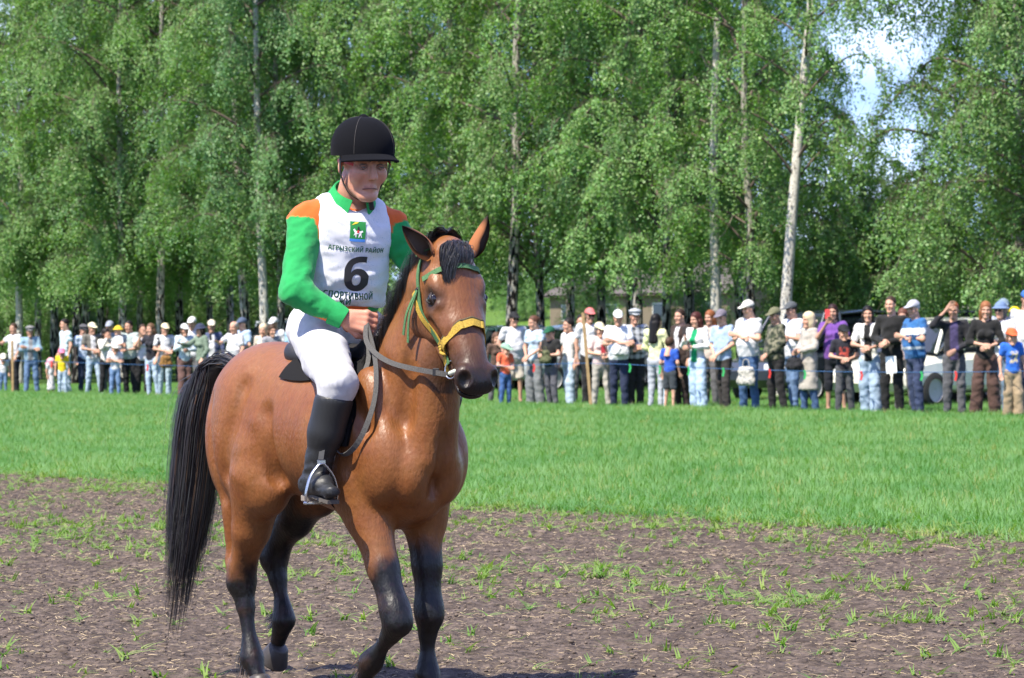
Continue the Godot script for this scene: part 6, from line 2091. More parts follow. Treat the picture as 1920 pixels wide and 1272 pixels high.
func birch_model(sd: int, hgt: float, foot: float, rad: float, branches: int, thick: float, lean: Vector3, dense: float, tone: Color) -> Array:
	# trunk mesh, limb mesh, crown mesh
	var r := rng(sd)
	var spine := []
	for i in 9:
		var k := i / 8.0
		spine.append(lean * hgt * (k + 0.25 * k * k) + Vector3(r.randf_range(-0.1, 0.1), 0, r.randf_range(-0.1, 0.1)) * hgt * 0.04 * sin(k * PI) + Vector3(0, hgt * k - 0.15, 0))
	var tp_ := curve(spine, 4)
	var tr := PackedFloat32Array()
	for i in tp_.size():
		var k := float(i) / (tp_.size() - 1)
		tr.append(thick * (1.0 - 0.9 * k) * (1.0 + 0.35 * exp(-k * 45.0)))
	var tg := Geo.new()
	tg.tube(tp_, tr, 14)
	# the seam column needs its own uv, so rows are written with u from 0 to 1
	var limbs := Geo.new()
	var crown := Geo.new()
	var up := Vector3.UP
	for b in branches:
		var k := lerpf(foot / hgt, 0.97, pow(float(b) / branches, 1.35))
		var f := k * (tp_.size() - 1)
		var root := tp_[int(f)].lerp(tp_[mini(int(f) + 1, tp_.size() - 1)], f - int(f))
		var az := b * 2.39996 + r.randf_range(-0.5, 0.5)
		var out := Vector3(cos(az), 0, sin(az))
		var prof := sin(PI * clampf(0.22 + 0.74 * (k - foot / hgt) / (1.0 - foot / hgt), 0.0, 1.0))
		var ln := rad * (0.45 + 0.75 * prof) * r.randf_range(0.65, 1.15)
		var rise := r.randf_range(0.35, 0.75)
		var p1 := root + out * ln * 0.35 + up * ln * rise * 0.5
		var p2 := root + out * ln * 0.72 + up * ln * rise * 0.72
		var p3 := root + out * ln + up * ln * (rise * 0.55 - 0.15)
		var pts := curve([root, p1, p2, p3], 4)
		limbs.tube(pts, fill(pts.size(), 0.010 + 0.012 * ln, 0.006), 5)
		var twigs := int((12.0 + 10.0 * ln) * dense)
		for q in twigs:
			var kk := 0.06 + 0.94 * pow(r.randf(), 0.62)
			var ff := kk * (pts.size() - 1)
			var s := pts[int(ff)].lerp(pts[mini(int(ff) + 1, pts.size() - 1)], ff - int(ff))
			var ta := r.randf() * TAU
			var side := Vector3(cos(ta), 0, sin(ta)) * r.randf_range(0.12, 0.55) + out * 0.15
			var drop := r.randf_range(0.35, 1.25) * (0.7 + 0.3 * prof)
			var lift := r.randf_range(0.02, 0.22)
			var e1 := s + side * 0.6 + up * lift
			var e2 := s + side * 1.05 - up * drop * 0.4
			var e3 := s + side * 1.15 - up * drop
			limbs.tube(PackedVector3Array([s, e1, e2]), PackedFloat32Array([0.005, 0.004, 0.002]), 3, 1.0, Vector3.ZERO, false)
			var shade := r.randf_range(0.8, 1.2)
			var cnt := int(27 + 29 * drop)
			for l in cnt:
				var t := pow(r.randf(), 0.8)
				var p := s.bezier_interpolate(e1, e2, e3, t)
				p += Vector3(r.randf_range(-0.09, 0.09), r.randf_range(-0.06, 0.06), r.randf_range(-0.09, 0.09))
				var d := Vector3(r.randf_range(-0.8, 0.8), r.randf_range(-1.2, 0.1), r.randf_range(-0.8, 0.8)).normalized()
				var nn := Vector3(r.randf_range(-1, 1), r.randf_range(-0.4, 1.0), r.randf_range(-1, 1)) * 0.7
				nn += (p - root).normalized() * 0.7 + up * 0.45
				nn = (nn - d * nn.dot(d)).normalized()
				crown.col = tone * (shade * r.randf_range(0.8, 1.25))
				crown.col.r *= r.randf_range(0.85, 1.2)
				leaf(crown, p, d, nn, r.randf_range(0.04, 0.082))
	return [trunk_uv(tp_, tr), limbs.mesh(), crown.mesh()]

func trunk_uv(pts: PackedVector3Array, rad: PackedFloat32Array) -> ArrayMesh:
	var g := Geo.new()
	var n := 14
	for i in pts.size():
		var dir := (pts[mini(i + 1, pts.size() - 1)] - pts[maxi(i - 1, 0)]).normalized()
		var s1 := (Vector3.RIGHT - dir * dir.x).normalized()
		var s2 := dir.cross(s1)
		for j in n + 1:
			var a := TAU * j / n
			var o := s1 * cos(a) + s2 * sin(a)
			g.vert(pts[i] + o * rad[i], o, Vector2(float(j) / n, float(i) / (pts.size() - 1)))
	for i in pts.size() - 1:
		for j in n:
			var p := i * (n + 1) + j
			g.id.append_array(PackedInt32Array([p, p + n + 1, p + 1, p + 1, p + n + 1, p + n + 2]))
	return g.mesh()

func leaf_material() -> StandardMaterial3D:
	var m := mat(Color.WHITE, 0.48, 0.45, true)
	m.backlight_enabled = true
	m.backlight = Color(0.85, 0.95, 0.4)
	return m

func build_trees() -> void:
	var lm := leaf_material()
	var wood := mat(Color(0.10, 0.075, 0.06), 0.9)
	var bark := []
	for i in 3:
		var m := mat([Color(0.80, 0.79, 0.77), Color(0.60, 0.59, 0.57), Color(0.48, 0.47, 0.45)][i], 0.8, 0.3)
		m.albedo_texture = bark_image(60 + i, [-0.35, 0.55, 0.95][i])
		m.uv1_scale = Vector3(1, 1, 1)
		bark.append(m)
	var tone := Color(0.175, 0.315, 0.105)
	var models := [
		birch_model(101, 17.0, 2.9, 2.5, 52, 0.117, Vector3(0.01, 0, 0), 1.0, tone),
		birch_model(102, 18.0, 3.4, 2.3, 50, 0.133, Vector3(-0.03, 0, 0.01), 1.0, tone * 0.92),
		birch_model(103, 16.0, 2.6, 2.7, 52, 0.109, Vector3(0.02, 0, -0.01), 1.05, tone * 1.08),
		birch_model(104, 17.5, 3.8, 2.4, 48, 0.125, Vector3(-0.01, 0, 0.0), 0.95, Color(0.150, 0.285, 0.118)),
		birch_model(105, 16.0, 4.4, 1.7, 34, 0.129, Vector3(0.075, 0, 0.0), 0.6, tone),
		birch_model(106, 15.0, 1.5, 2.8, 62, 0.125, Vector3(0.0, 0, 0.0), 1.15, tone * 0.85),
		birch_model(107, 5.2, 0.5, 1.5, 44, 0.047, Vector3(0.02, 0, 0.0), 0.8, tone * 0.95),
	]
	print("models done")
	# column of the photograph, metres across the track, model, bark, turn, scale, what sets it apart
	var spots := [
		[35, 46.5, 0, 0, 0.3, 1.0, "white birch by the wooden stake and the man leaning on it"],
		[70, 50, 2, 1, 1.3, 1.0, ""], [140, 47.5, 1, 2, 2.3, 1.0, ""], [162, 51, 3, 1, 0.9, 1.0, ""], [190, 48.5, 2, 2, 4.1, 1.0, ""], [228, 46.8, 0, 1, 5.0, 1.0, ""],
		[300, 47.5, 3, 1, 3.3, 1.0, ""], [338, 49.5, 0, 2, 1.9, 1.05, ""], [395, 53, 2, 1, 2.9, 1.0, ""], [462, 47.0, 1, 1, 0.2, 1.0, ""],
		[494, 45.4, 3, 0, 5.6, 1.0, "pale birch rising behind the rider's back"], [527, 46.5, 0, 2, 3.9, 0.95, ""], [600, 51, 1, 1, 1.1, 1.0, ""], [690, 48.5, 2, 1, 4.4, 1.0, ""], [770, 52, 3, 1, 2.2, 1.05, ""],
		[845, 47.5, 0, 1, 0.8, 1.0, ""], [955, 46.0, 1, 2, 2.6, 1.05, "dark-barked birch behind the man in black cap and sunglasses"], [1016, 48.0, 2, 2, 3.5, 1.0, "dark-barked birch behind the woman with a hair bun"],
		[1130, 50.5, 0, 1, 1.6, 1.0, ""], [1195, 47.0, 3, 2, 5.2, 0.95, ""], [1248, 46.3, 2, 2, 0.5, 1.0, "dark-barked birch behind the woman in the yellow cardigan"], [1297, 49.0, 1, 2, 4.7, 1.0, ""],
		[1345, 53.0, 3, 0, 2.0, 1.05, ""], [1410, 46.0, 0, 2, 3.0, 0.9, "dark-barked birch beside the leaning white birch"],
		[1462, 45.2, 4, 0, 0.0, 1.0, "tall leaning birch with clean white trunk and thin crown"],
		[1915, 45.5, 5, 1, 1.0, 0.95, "broad birch with low hanging boughs over the parked cars"], [2060, 45.0, 5, 1, 3.2, 1.05, ""], [1930, 53.0, 5, 1, 4.4, 0.85, ""],
		[-60, 48, 1, 1, 2.8, 1.0, ""], [-120, 51, 3, 2, 0.7, 1.0, ""],
		[100, 56, 1, 1, 3.7, 1.05, ""], [260, 57, 2, 1, 0.4, 1.05, ""], [430, 58, 3, 1, 5.1, 1.05, ""], [560, 57, 0, 1, 2.1, 1.05, ""], [730, 58, 1, 1, 4.9, 1.05, ""], [890, 57, 2, 1, 1.4, 1.05, ""],
		[1070, 57, 3, 1, 3.1, 1.05, ""], [1180, 59, 0, 1, 5.5, 1.05, ""], [1390, 58, 1, 1, 0.1, 1.0, ""],
		[2120, 50, 5, 1, 0.1, 1.0, ""],
		[-220, 47.5, 2, 1, 1.2, 1.0, "birch of the belt beyond the wooden stake"], [-330, 50.5, 0, 2, 2.4, 1.0, "birch of the belt beyond the wooden stake"], [-450, 47.5, 1, 1, 3.6, 1.0, "birch of the belt beyond the wooden stake"], [-600, 49.5, 3, 1, 4.8, 1.0, "birch of the belt beyond the wooden stake"], [-760, 48, 2, 2, 0.6, 1.0, "birch of the belt beyond the wooden stake"],
	]
	var used := {}
	for s in spots:
		var d := crowd_depth(s[0], s[1] - 3.2)
		var lab: String = s[6]
		var front: bool = s[1] < 54.0
		if lab == "":
			lab = beside(s[0], ["white-barked birch", "grey-barked birch", "dark-barked birch"][s[3]] if front else "back row birch", used)
		var t := thing("birch_tree", lab, "tree", Transform3D(Basis(Vector3.UP, s[4] if s[2] != 4 else 0.0).scaled(Vector3.ONE * s[5]), ground_at(s[0], d)), "birches of the tree belt" if front else "back row of the birch belt")
		var m: Array = models[s[2]]
		part("trunk", m[0], bark[s[3]], t)
		part("limbs", m[1], wood, t)
		part("crown", m[2], lm, t)
	for s in [[1570, 49, 0.8, 0.85], [1625, 55, 2.0, 0.75], [1690, 50, 4.0, 0.8], [1745, 56, 1.2, 0.9], [1520, 58, 3.0, 0.7], [60, 60, 1.0, 0.8], [150, 62, 2.5, 0.7], [1320, 62, 2.5, 0.6], [1100, 66, 0.5, 0.6], [820, 64, 0.5, 0.6], [10, 57, 0.2, 1.0], [110, 58, 3.2, 0.9], [200, 60, 5.2, 1.0], [265, 62, 1.7, 0.9], [330, 59, 0.4, 0.95], [400, 62, 2.2, 1.0], [470, 60, 4.2, 0.9], [540, 62, 5.9, 1.0], [1605, 53, 2.7, 1.05], [1672, 54, 0.9, 1.0]]:
		var d := crowd_depth(s[0], s[1] - 3.2)
		var t := thing("young_birch", beside(s[0], "bushy young birch", used), "tree", Transform3D(Basis(Vector3.UP, s[2]).scaled(Vector3.ONE * s[3]), ground_at(s[0], d)), "young birches")
		var m: Array = models[6]
		part("trunk", m[0], bark[1], t)
		part("limbs", m[1], wood, t)
		part("crown", m[2], lm, t)
	# a dead birch: a bare broken stem with a few dry twigs
	var sp := crowd_depth(1346, 42.4)
	var snag := thing("dead_birch", "bare broken white birch stem with dry side twigs", "tree", Transform3D(Basis.IDENTITY, ground_at(1344, sp)))
	var spts := curve([Vector3(0, -0.1, 0), Vector3(-0.02, 2.5, 0), Vector3(-0.02, 5.0, 0), Vector3(0.08, 7.7, 0)], 5)
	part("trunk", trunk_uv(spts, fill(spts.size(), 0.115, 0.062)), bark[0], snag)
	for q in [[3.2, 0.35, 0.5, 1.0], [4.3, -0.55, 0.75, 0.9], [4.9, 0.75, 0.55, 0.8], [6.0, -0.4, 0.5, 0.8], [6.6, -0.3, 0.45, 0.6], [5.5, 0.3, 0.35, 0.7]]:
		var tg := Geo.new()
		var b0 := Vector3(0, q[0], 0)
		tg.tube(curve([b0, b0 + Vector3(q[1] * 0.5, q[2] * 0.25, 0.1), b0 + Vector3(q[1], q[2], 0.2 * q[3])], 4), fill(9, 0.022, 0.006), 6)
		part("twig", tg.mesh(), mat(Color(0.32, 0.27, 0.23), 0.85), snag)
	# far trees on the rise
	var r := rng(91)
	for i in 46:
		var px := -150.0 + 2250.0 * i / 45.0 + r.randf_range(-20, 20)
		var w := r.randf_range(120.0, 230.0)
		var d := crowd_depth(px, w)
		var p := ground_at(px, d)
		p.y = hill(p.dot(ALONG), p.dot(ACROSS)) - 0.1
		var t := thing("distant_tree", "small far-off tree on the green rise beyond the belt", "tree", Transform3D(Basis(Vector3.UP, r.randf() * TAU).scaled(Vector3(1.5, r.randf_range(0.8, 1.3), 1.5) * r.randf_range(0.7, 1.1)), p), "far-off trees on the rise")
		var m: Array = models[6]
		part("trunk", m[0], bark[1], t)
		part("crown", m[2], lm, t)

func beside(px: float, what: String, used: Dictionary) -> String:
	# names a tree by the spectator, or the part of the rider, that it stands behind
	if px < -20.0 or px > 1935.0:
		return what + (" past the wooden stake end of the crowd" if px < 0.0 else " just past the very tall man in blue cap" if px < 2100.0 else " well past the very tall man in blue cap")
	if px > 570.0 and px < 900.0:
		return what + (" right behind the rider's back" if px < 650.0 else " behind the rider's chest and face" if px < 710.0 else " behind the horse's mane" if px < 800.0 else " behind the horse's ears")
	var best := 1e9
	var who := ""
	for q in crowd_list():
		var e := absf(q[0] - px)
		if e < best and not used.has(what + q[16]):
			best = e
			who = q[16]
	used[what + who] = true
	var words := who.split(" ")
	var cut := words.slice(0, mini(words.size(), 9))
	while cut[cut.size() - 1] in ["and", "with", "in", "the", "a", "of", "her", "his", "behind", "over", "by", "at", "to", "towards", "before", "long", "black", "white", "light", "wide", "pale", "navy", "dark", "just"]:
		cut.remove_at(cut.size() - 1)
	return (what + " behind the " + " ".join(cut)).trim_suffix(",")

# ------------------------------------------------------------------ the ground
var soil_noise := FastNoiseLite.new()

func edge_at(t: float) -> float:
	# where the grass begins, across the track
	return GRASS_EDGE + 0.35 * soil_noise.get_noise_2d(t * 0.25, 50.0) + 0.3 * soil_noise.get_noise_2d(t * 1.3, 9.0)

func soil_height(t: float, w: float) -> float:
	var f := soil_noise.get_noise_2d(t * 0.5, w * 1.2) * 0.022
	f += soil_noise.get_noise_2d(t * 3.0, w * 5.0 + 30.0) * 0.016
	f += soil_noise.get_noise_2d(t * 9.0 + 11.0, w * 11.0) * 0.014
	f += maxf(0.0, soil_noise.get_noise_2d(t * 14.0, w * 16.0 + 70.0)) * 0.014
	return f

func world_at(t: float, w: float, y: float) -> Vector3:
	return ALONG * t + ACROSS * w + Vector3(0, y, 0)

func hill(t: float, w: float) -> float:
	if w < 62.0:
		return 0.0
	return 7.0 * smoothstep(62.0, 330.0, w) + soil_noise.get_noise_2d(t * 0.012, w * 0.012) * 2.2 * smoothstep(70.0, 160.0, w)

func sheet(t0: float, t1: float, w0: float, w1: float, nt: int, nw: int, f) -> ArrayMesh:
	var g := Geo.new()
	var ys := PackedFloat32Array()
	for i in nt + 1:
		for j in nw + 1:
			ys.append(f.call(lerpf(t0, t1, float(i) / nt), lerpf(w0, w1, float(j) / nw)))
	var dt := (t1 - t0) / nt
	var dw := (w1 - w0) / nw
	for i in nt + 1:
		for j in nw + 1:
			var k := i * (nw + 1) + j
			var a := ys[mini(i + 1, nt) * (nw + 1) + j] - ys[maxi(i - 1, 0) * (nw + 1) + j]
			var b := ys[i * (nw + 1) + mini(j + 1, nw)] - ys[i * (nw + 1) + maxi(j - 1, 0)]
			var nn := (Vector3.UP - ALONG * (a / (2.0 * dt)) - ACROSS * (b / (2.0 * dw))).normalized()
			g.vert(world_at(t0 + dt * i, w0 + dw * j, ys[k]), nn)
	for i in nt:
		for j in nw:
			var p := i * (nw + 1) + j
			var q := p + nw + 1
			g.id.append_array(PackedInt32Array([p, p + 1, q, p + 1, q + 1, q]))
	return g.mesh()

func soil_material() -> StandardMaterial3D:
	var m := mat(Color(0.157, 0.122, 0.098), 0.95, 0.2)
	m.albedo_texture = noise_tex(0.018, 0.5, 1.0, 512, 31)
	m.uv1_triplanar = true
	m.uv1_world_triplanar = true
	m.uv1_scale = Vector3.ONE * 0.9
	m.heightmap_enabled = true
	m.heightmap_texture = noise_tex(0.045, 0.0, 1.0, 512, 32)
	m.heightmap_scale = 2.6
	return m

func meadow_material(c: Color) -> StandardMaterial3D:
	var m := mat(c, 0.95, 0.15)
	m.albedo_texture = noise_tex(0.02, 0.5, 1.0, 512, 41)
	m.uv1_triplanar = true
	m.uv1_world_triplanar = true
	m.uv1_scale = Vector3.ONE * 0.35
	return m

func blade(g: Geo, root: Vector3, dir: Vector3, ln: float, w: float, bend: float) -> void:
	var sd := dir.cross(Vector3.UP).normalized()
	var segs := 3
	var base := g.v.size()
	for i in segs + 1:
		var k := float(i) / segs
		var p := root + Vector3.UP * (ln * k * (1.0 - 0.25 * bend * k)) + dir * (ln * bend * k * k)
		var ww := w * (1.0 - 0.92 * k * k)
		var nn := (dir * -0.55 + Vector3.UP * (0.55 + bend * k)).normalized()
		g.vert(p - sd * ww, nn)
		g.vert(p + sd * ww, nn)
	for i in segs:
		var p := base + i * 2
		g.id.append_array(PackedInt32Array([p, p + 2, p + 1, p + 1, p + 2, p + 3]))

func scatter(called: String, label: String, category: String, m: Mesh, ma: Material, tr: Array, tint: PackedColorArray) -> void:
	var mm := MultiMesh.new()
	mm.transform_format = MultiMesh.TRANSFORM_3D
	mm.use_colors = true
	mm.mesh = m
	mm.instance_count = tr.size()
	for i in tr.size():
		mm.set_instance_transform(i, tr[i])
		mm.set_instance_color(i, tint[i])
	var o := MultiMeshInstance3D.new()
	o.name = called
	o.multimesh = mm
	o.material_override = ma
	o.set_meta("kind", "stuff")
	o.set_meta("label", label)
	o.set_meta("category", category)
	add_child(o)

func in_view(p: Vector3, margin: float) -> bool:
	var d := -p.z
	return d > 12.5 and absf(p.x) < d * 0.152 + margin

func build_ground() -> void:
	soil_noise.seed = 77
	soil_noise.frequency = 1.0
	soil_noise.fractal_octaves = 3
	# one sheet to the horizon
	var far := Geo.new()
	far.quad(Vector3(-900, -0.12, 120), Vector3(900, -0.12, 120), Vector3(900, -0.12, -1300), Vector3(-900, -0.12, -1300))
	struct("ground", far.mesh(), meadow_material(Color(0.09, 0.15, 0.035)))
	# ploughed strip
	struct("ploughed_track", sheet(-36.0, -8.0, 3.6, 17.2, 580, 290, soil_height), soil_material())
	var flat := func(t: float, w: float) -> float: return -0.03 + 0.5 * soil_height(t, w)
	struct("ploughed_field", sheet(-120.0, 60.0, -30.0, 17.6, 120, 60, flat), soil_material())
	var mf := func(t: float, w: float) -> float: return 0.004 + 0.03 * soil_noise.get_noise_2d(t * 0.4, w * 0.4)
	var lawn := func(t: float, w: float) -> float:
		return (0.012 if w > edge_at(t) + 0.1 else -0.05) + 0.02 * soil_noise.get_noise_2d(t * 0.5, w * 0.5)
	struct("lawn", sheet(-120.0, 40.0, 15.6, 62.0, 320, 240, lawn), meadow_material(Color(0.11, 0.21, 0.045)))
	struct("hillside", sheet(-500.0, 260.0, 60.0, 520.0, 90, 70, func(t, w): return hill(t, w) - 0.02), meadow_material(Color(0.15, 0.27, 0.05)))
	ground_cover()

func ground_cover() -> void:
	var r := rng(5)
	# grass: tufts of blades
	var g := Geo.new()
	for i in 15:
		var a := r.randf() * TAU
		var d := Vector3(cos(a), 0, sin(a))
		g.col = Color(1, 1, 1) * r.randf_range(0.75, 1.2)
		blade(g, Vector3(r.randf_range(-0.08, 0.08), 0, r.randf_range(-0.08, 0.08)), d, r.randf_range(0.07, 0.16), r.randf_range(0.0026, 0.0048), r.randf_range(0.1, 0.75))
	var gm := mat(Color.WHITE, 0.55, 0.35, true)
	gm.backlight_enabled = true
	gm.backlight = Color(0.8, 0.9, 0.45)
	var tr := []
	var tint := PackedColorArray()
	for i in 260000:
		var w := 15.7 + 30.0 * pow(r.randf(), 1.25)
		var t := r.randf_range(-80.0, -8.0)
		var p := world_at(t, w, 0.0)
		if not in_view(p, 1.8):
			continue
		var e := w - edge_at(t)
		if e < 0.0 and r.randf() > exp(e * 3.0) * 0.35:
			continue
		if e > 0.0 and r.randf() > 0.35 + 0.65 * smoothstep(0.0, 0.7, e):
			continue
		var n1 := soil_noise.get_noise_2d(t * 0.35, w * 0.5)
		var n2 := soil_noise.get_noise_2d(t * 2.0, w * 2.0)
		var sc := r.randf_range(0.45, 1.15) * (0.62 + 0.38 * smoothstep(0.0, 1.2, e)) * (1.0 + 0.25 * n1)
		tr.append(Transform3D(Basis(Vector3.UP, r.randf() * TAU).scaled(Vector3(1.0, sc, 1.0)), p))
		var c := Color(0.115, 0.265, 0.085).lerp(Color(0.175, 0.325, 0.12), clampf(0.5 + n1 * 1.7 + n2 * 0.9 + r.randf_range(-0.35, 0.35), -0.3, 1.3))
		if r.randf() < 0.05:
			c = Color(0.32, 0.34, 0.13)
		tint.append(c)
	print("grass tufts ", tr.size())
	scatter("grass", "bright green young grass between the ploughed strip and the spectators", "grass", g.mesh(), gm, tr, tint)
	# seedlings on the soil
	var s := Geo.new()
	for i in 6:
		var a := r.randf() * TAU
		s.col = Color(1, 1, 1) * r.randf_range(0.8, 1.2)
		blade(s, Vector3(r.randf_range(-0.025, 0.025), 0, r.randf_range(-0.02, 0.02)), Vector3(cos(a), 0, sin(a)), r.randf_range(0.04, 0.12), r.randf_range(0.0026, 0.0046), r.randf_range(0.3, 2.2))
	tr = []
	tint = PackedColorArray()
	for i in 88000:
		var t := r.randf_range(-36.0, -8.5)
		var w := r.randf_range(3.8, 16.6)
		var p := world_at(t, w, 0.0)
		if not in_view(p, 1.0):
			continue
		var e := edge_at(t) - w
		var row := exp(-pow((w - 11.6) / 0.9, 2.0)) * 0.38 + exp(-pow((w - 14.9) / 0.6, 2.0)) * 0.30
		var cl := smoothstep(-0.1, 0.45, soil_noise.get_noise_2d(t * 0.9, w * 1.4 + 200.0) + 0.5 * soil_noise.get_noise_2d(t * 4.0, w * 4.0 + 100.0))
		var keep := (0.07 + row) * (0.15 + 1.3 * cl) + 0.5 * exp(-maxf(e, 0.0) * 2.2)
		if r.randf() > keep:
			continue
		var sc := r.randf_range(0.5, 1.25)
		p.y = soil_height(t, w) - 0.004
		tr.append(Transform3D(Basis(Vector3.UP, r.randf() * TAU) * Basis(Vector3(1, 0, 0), r.randf_range(-0.5, 0.5)) * Basis.from_scale(Vector3(sc * 1.2, sc * r.randf_range(0.45, 0.95), sc * 1.2)), p))
		tint.append(Color(0.13, 0.27, 0.055).lerp(Color(0.27, 0.36, 0.10), r.randf()))
	print("seedlings ", tr.size())
	scatter("seedlings", "sparse green seedlings sprouting from the ploughed soil", "seedlings", s.mesh(), gm, tr, tint)
	# clods
	var c := Geo.new()
	var sp := SphereMesh.new()
	sp.radius = 1.0
	sp.height = 1.7
	sp.radial_segments = 7
	sp.rings = 4
	var arr := sp.get_mesh_arrays()
	var vs: PackedVector3Array = arr[Mesh.ARRAY_VERTEX]
	for i in vs.size():
		vs[i] *= 1.0 + 0.5 * soil_noise.get_noise_3d(vs[i].x * 1.3 + 5.0, vs[i].y * 1.3, vs[i].z * 1.3)
	arr[Mesh.ARRAY_VERTEX] = vs
	c.add(wrinkled(arr, func(_p): return 0.0), Transform3D.IDENTITY)
	tr = []
	tint = PackedColorArray()
	for i in 90000:
		var t := r.randf_range(-36.0, -8.5)
		var w := r.randf_range(3.8, 16.7)
		var p := world_at(t, w, 0.0)
		if not in_view(p, 0.8):
			continue
		if w > edge_at(t) + 0.2:
			continue
		var q := 0.003 + 0.009 * pow(r.randf(), 3.0)
		if r.randf() < 0.006:
			q = r.randf_range(0.014, 0.026)
		p.y = soil_height(t, w) + q * 0.1
		tr.append(Transform3D(Basis(Vector3(r.randf(), r.randf(), r.randf()).normalized(), r.randf() * TAU).scaled(Vector3(q * r.randf_range(0.8, 1.5), q * 0.8, q)), p))
		tint.append(Color(0.138, 0.108, 0.087) * r.randf_range(0.6, 1.25))
	print("clods ", tr.size())
	scatter("soil_clods", "small dry clods of brown earth on the ploughed strip", "soil", c.mesh(), mat(Color.WHITE, 0.95, 0.2, true), tr, tint)
	# straw
	var st := Geo.new()
	st.tube(PackedVector3Array([Vector3(-0.5, 0, 0), Vector3(-0.1, 0.06, 0.03), Vector3(0.5, 0, 0)]), PackedFloat32Array([0.05, 0.06, 0.04]), 4)
	tr = []
	tint = PackedColorArray()
	for i in 110000:
		var t := r.randf_range(-36.0, -8.5)
		var w := r.randf_range(3.8, 16.6)
		var p := world_at(t, w, 0.0)
		if not in_view(p, 0.8) or w > edge_at(t):
			continue
		if r.randf() > 0.35 + 0.9 * soil_noise.get_noise_2d(t * 0.7, w * 0.7 + 300.0) + 0.2:
			continue
		var ln := r.randf_range(0.01, 0.042)
		p.y = soil_height(t, w) + 0.004
		tr.append(Transform3D(Basis(Vector3.UP, r.randf() * TAU) * Basis(Vector3(0, 0, 1), r.randf_range(-0.25, 0.35)) * Basis.from_scale(Vector3(ln, ln * 0.8, ln)), p))
		tint.append(Color(0.38, 0.30, 0.19) * r.randf_range(0.55, 1.3))
	print("straw ", tr.size())
	scatter("straw_bits", "short dry straw stubble strewn over the ploughed soil", "straw", st.mesh(), mat(Color.WHITE, 0.8, 0.3, true), tr, tint)

# ------------------------------------------------------------------ rope, stakes, cars, buildings, things in hands
func crowd_point(px: float, extra: float, y: float) -> Vector3:
	return ground_at(px, crowd_depth(px, CROWD_LINE + extra), y)

func build_things() -> void:
	rope_and_stakes()
	carried()
	cars()
	farm()

func rope_and_stakes() -> void:
	var wood := mat(Color(0.50, 0.33, 0.15), 0.75)
	wood.albedo_texture = noise_tex(0.02, 0.65, 1.0, 256, 51)
	wood.uv1_triplanar = true
	wood.uv1_scale = Vector3(14, 1.5, 14)
	for q in [[22.0, 1.28, 0.0, "pale wooden stake that the man in white leans on"], [1107.0, 1.72, 0.075, "tall pale wooden stake leaning before the man in red cap"]]:
		var p := crowd_point(q[0], 0.0, 0.0)
		var o := thing("wooden_stake", q[3], "stake", Transform3D(Basis(Vector3(0, 0, 1), q[2]), p), "stakes that hold the rope")
		var g := Geo.new()
		g.box(Transform3D(Basis.IDENTITY, Vector3(0, q[1] * 0.5 - 0.1, 0)), Vector3(0.055, q[1] + 0.2, 0.045), 0.006)
		part("post", g.mesh(), wood, o)
		var k := Geo.new()
		for i in 3:
			ring(k, Vector3(0, 0.80 + 0.012 * i, 0), Vector3.UP, 0.042, 0.006)
		part("rope_turn", k.mesh(), mat(Color(0.05, 0.16, 0.36), 0.6), o)
	# the rope sags between the stakes
	var pts := []
	for i in 30:
		var px := -80.0 + 2100.0 * i / 29.0
		var sag := 0.0
		for e in [[-1060.0, 22.0], [22.0, 1107.0], [1107.0, 2190.0]]:
			if px >= e[0] and px < e[1]:
				var t: float = (px - e[0]) / (e[1] - e[0])
				sag = 0.13 * 4.0 * t * (1.0 - t)
		pts.append(crowd_point(px, 0.03, 0.83 - sag))
	var base: Vector3 = pts[0]
	var o := thing("rope", "thin blue rope strung before the spectators at waist height", "rope", Transform3D(Basis.IDENTITY, Vector3(base.x, 0, base.z)))
	var g := Geo.new()
	var cv := curve(pts, 4)
	for i in cv.size():
		cv[i] -= Vector3(base.x, 0, base.z)
	g.tube(cv, fill(cv.size(), 0.005, 0.005), 6)
	part("cord", g.mesh(), mat(Color(0.03, 0.10, 0.24), 0.6), o)
	for q in [[95, 0], [275, 0], [1000, 0], [1180, 1], [1236, 1], [1290, 1], [1355, 1], [1442, 0], [1508, 1], [1614, 0], [1727, 1], [1791, 0]]:
		var p := crowd_point(q[0], 0.02, 0.0)
		var best := 1e9
		var y := 0.7
		for c in cv:
			var w: Vector3 = c + Vector3(base.x, 0, base.z)
			var dd := Vector2(w.x - p.x, w.z - p.z).length()
			if dd < best:
				best = dd
				y = w.y
		var rg := Geo.new()
		var a := Vector3(p.x, y, p.z) - Vector3(base.x, 0, base.z)
		rg.strap(PackedVector3Array([a + Vector3(0, 0.012, 0.008), a + Vector3(0.012, -0.05, 0.014), a + Vector3(-0.006, -0.13, 0.012)]), PackedVector3Array([Vector3(0, 0, 1), Vector3(0.3, 0, 1), Vector3(-0.2, 0, 1)]), 0.035, 0.002)
		rg.box(Transform3D(Basis.IDENTITY, a), Vector3(0.03, 0.028, 0.028), 0.008)
		part("ribbon", rg.mesh(), mat(Color(0.62, 0.04, 0.03) if q[1] == 0 else Color(0.03, 0.38, 0.10), 0.7), o)

func at_person(px: float, extra: float, turn: float, local: Vector3) -> Transform3D:
	var b := Basis(Vector3.UP, deg_to_rad(turn))
	return Transform3D(b, crowd_point(px, extra, 0.01) + b * local)

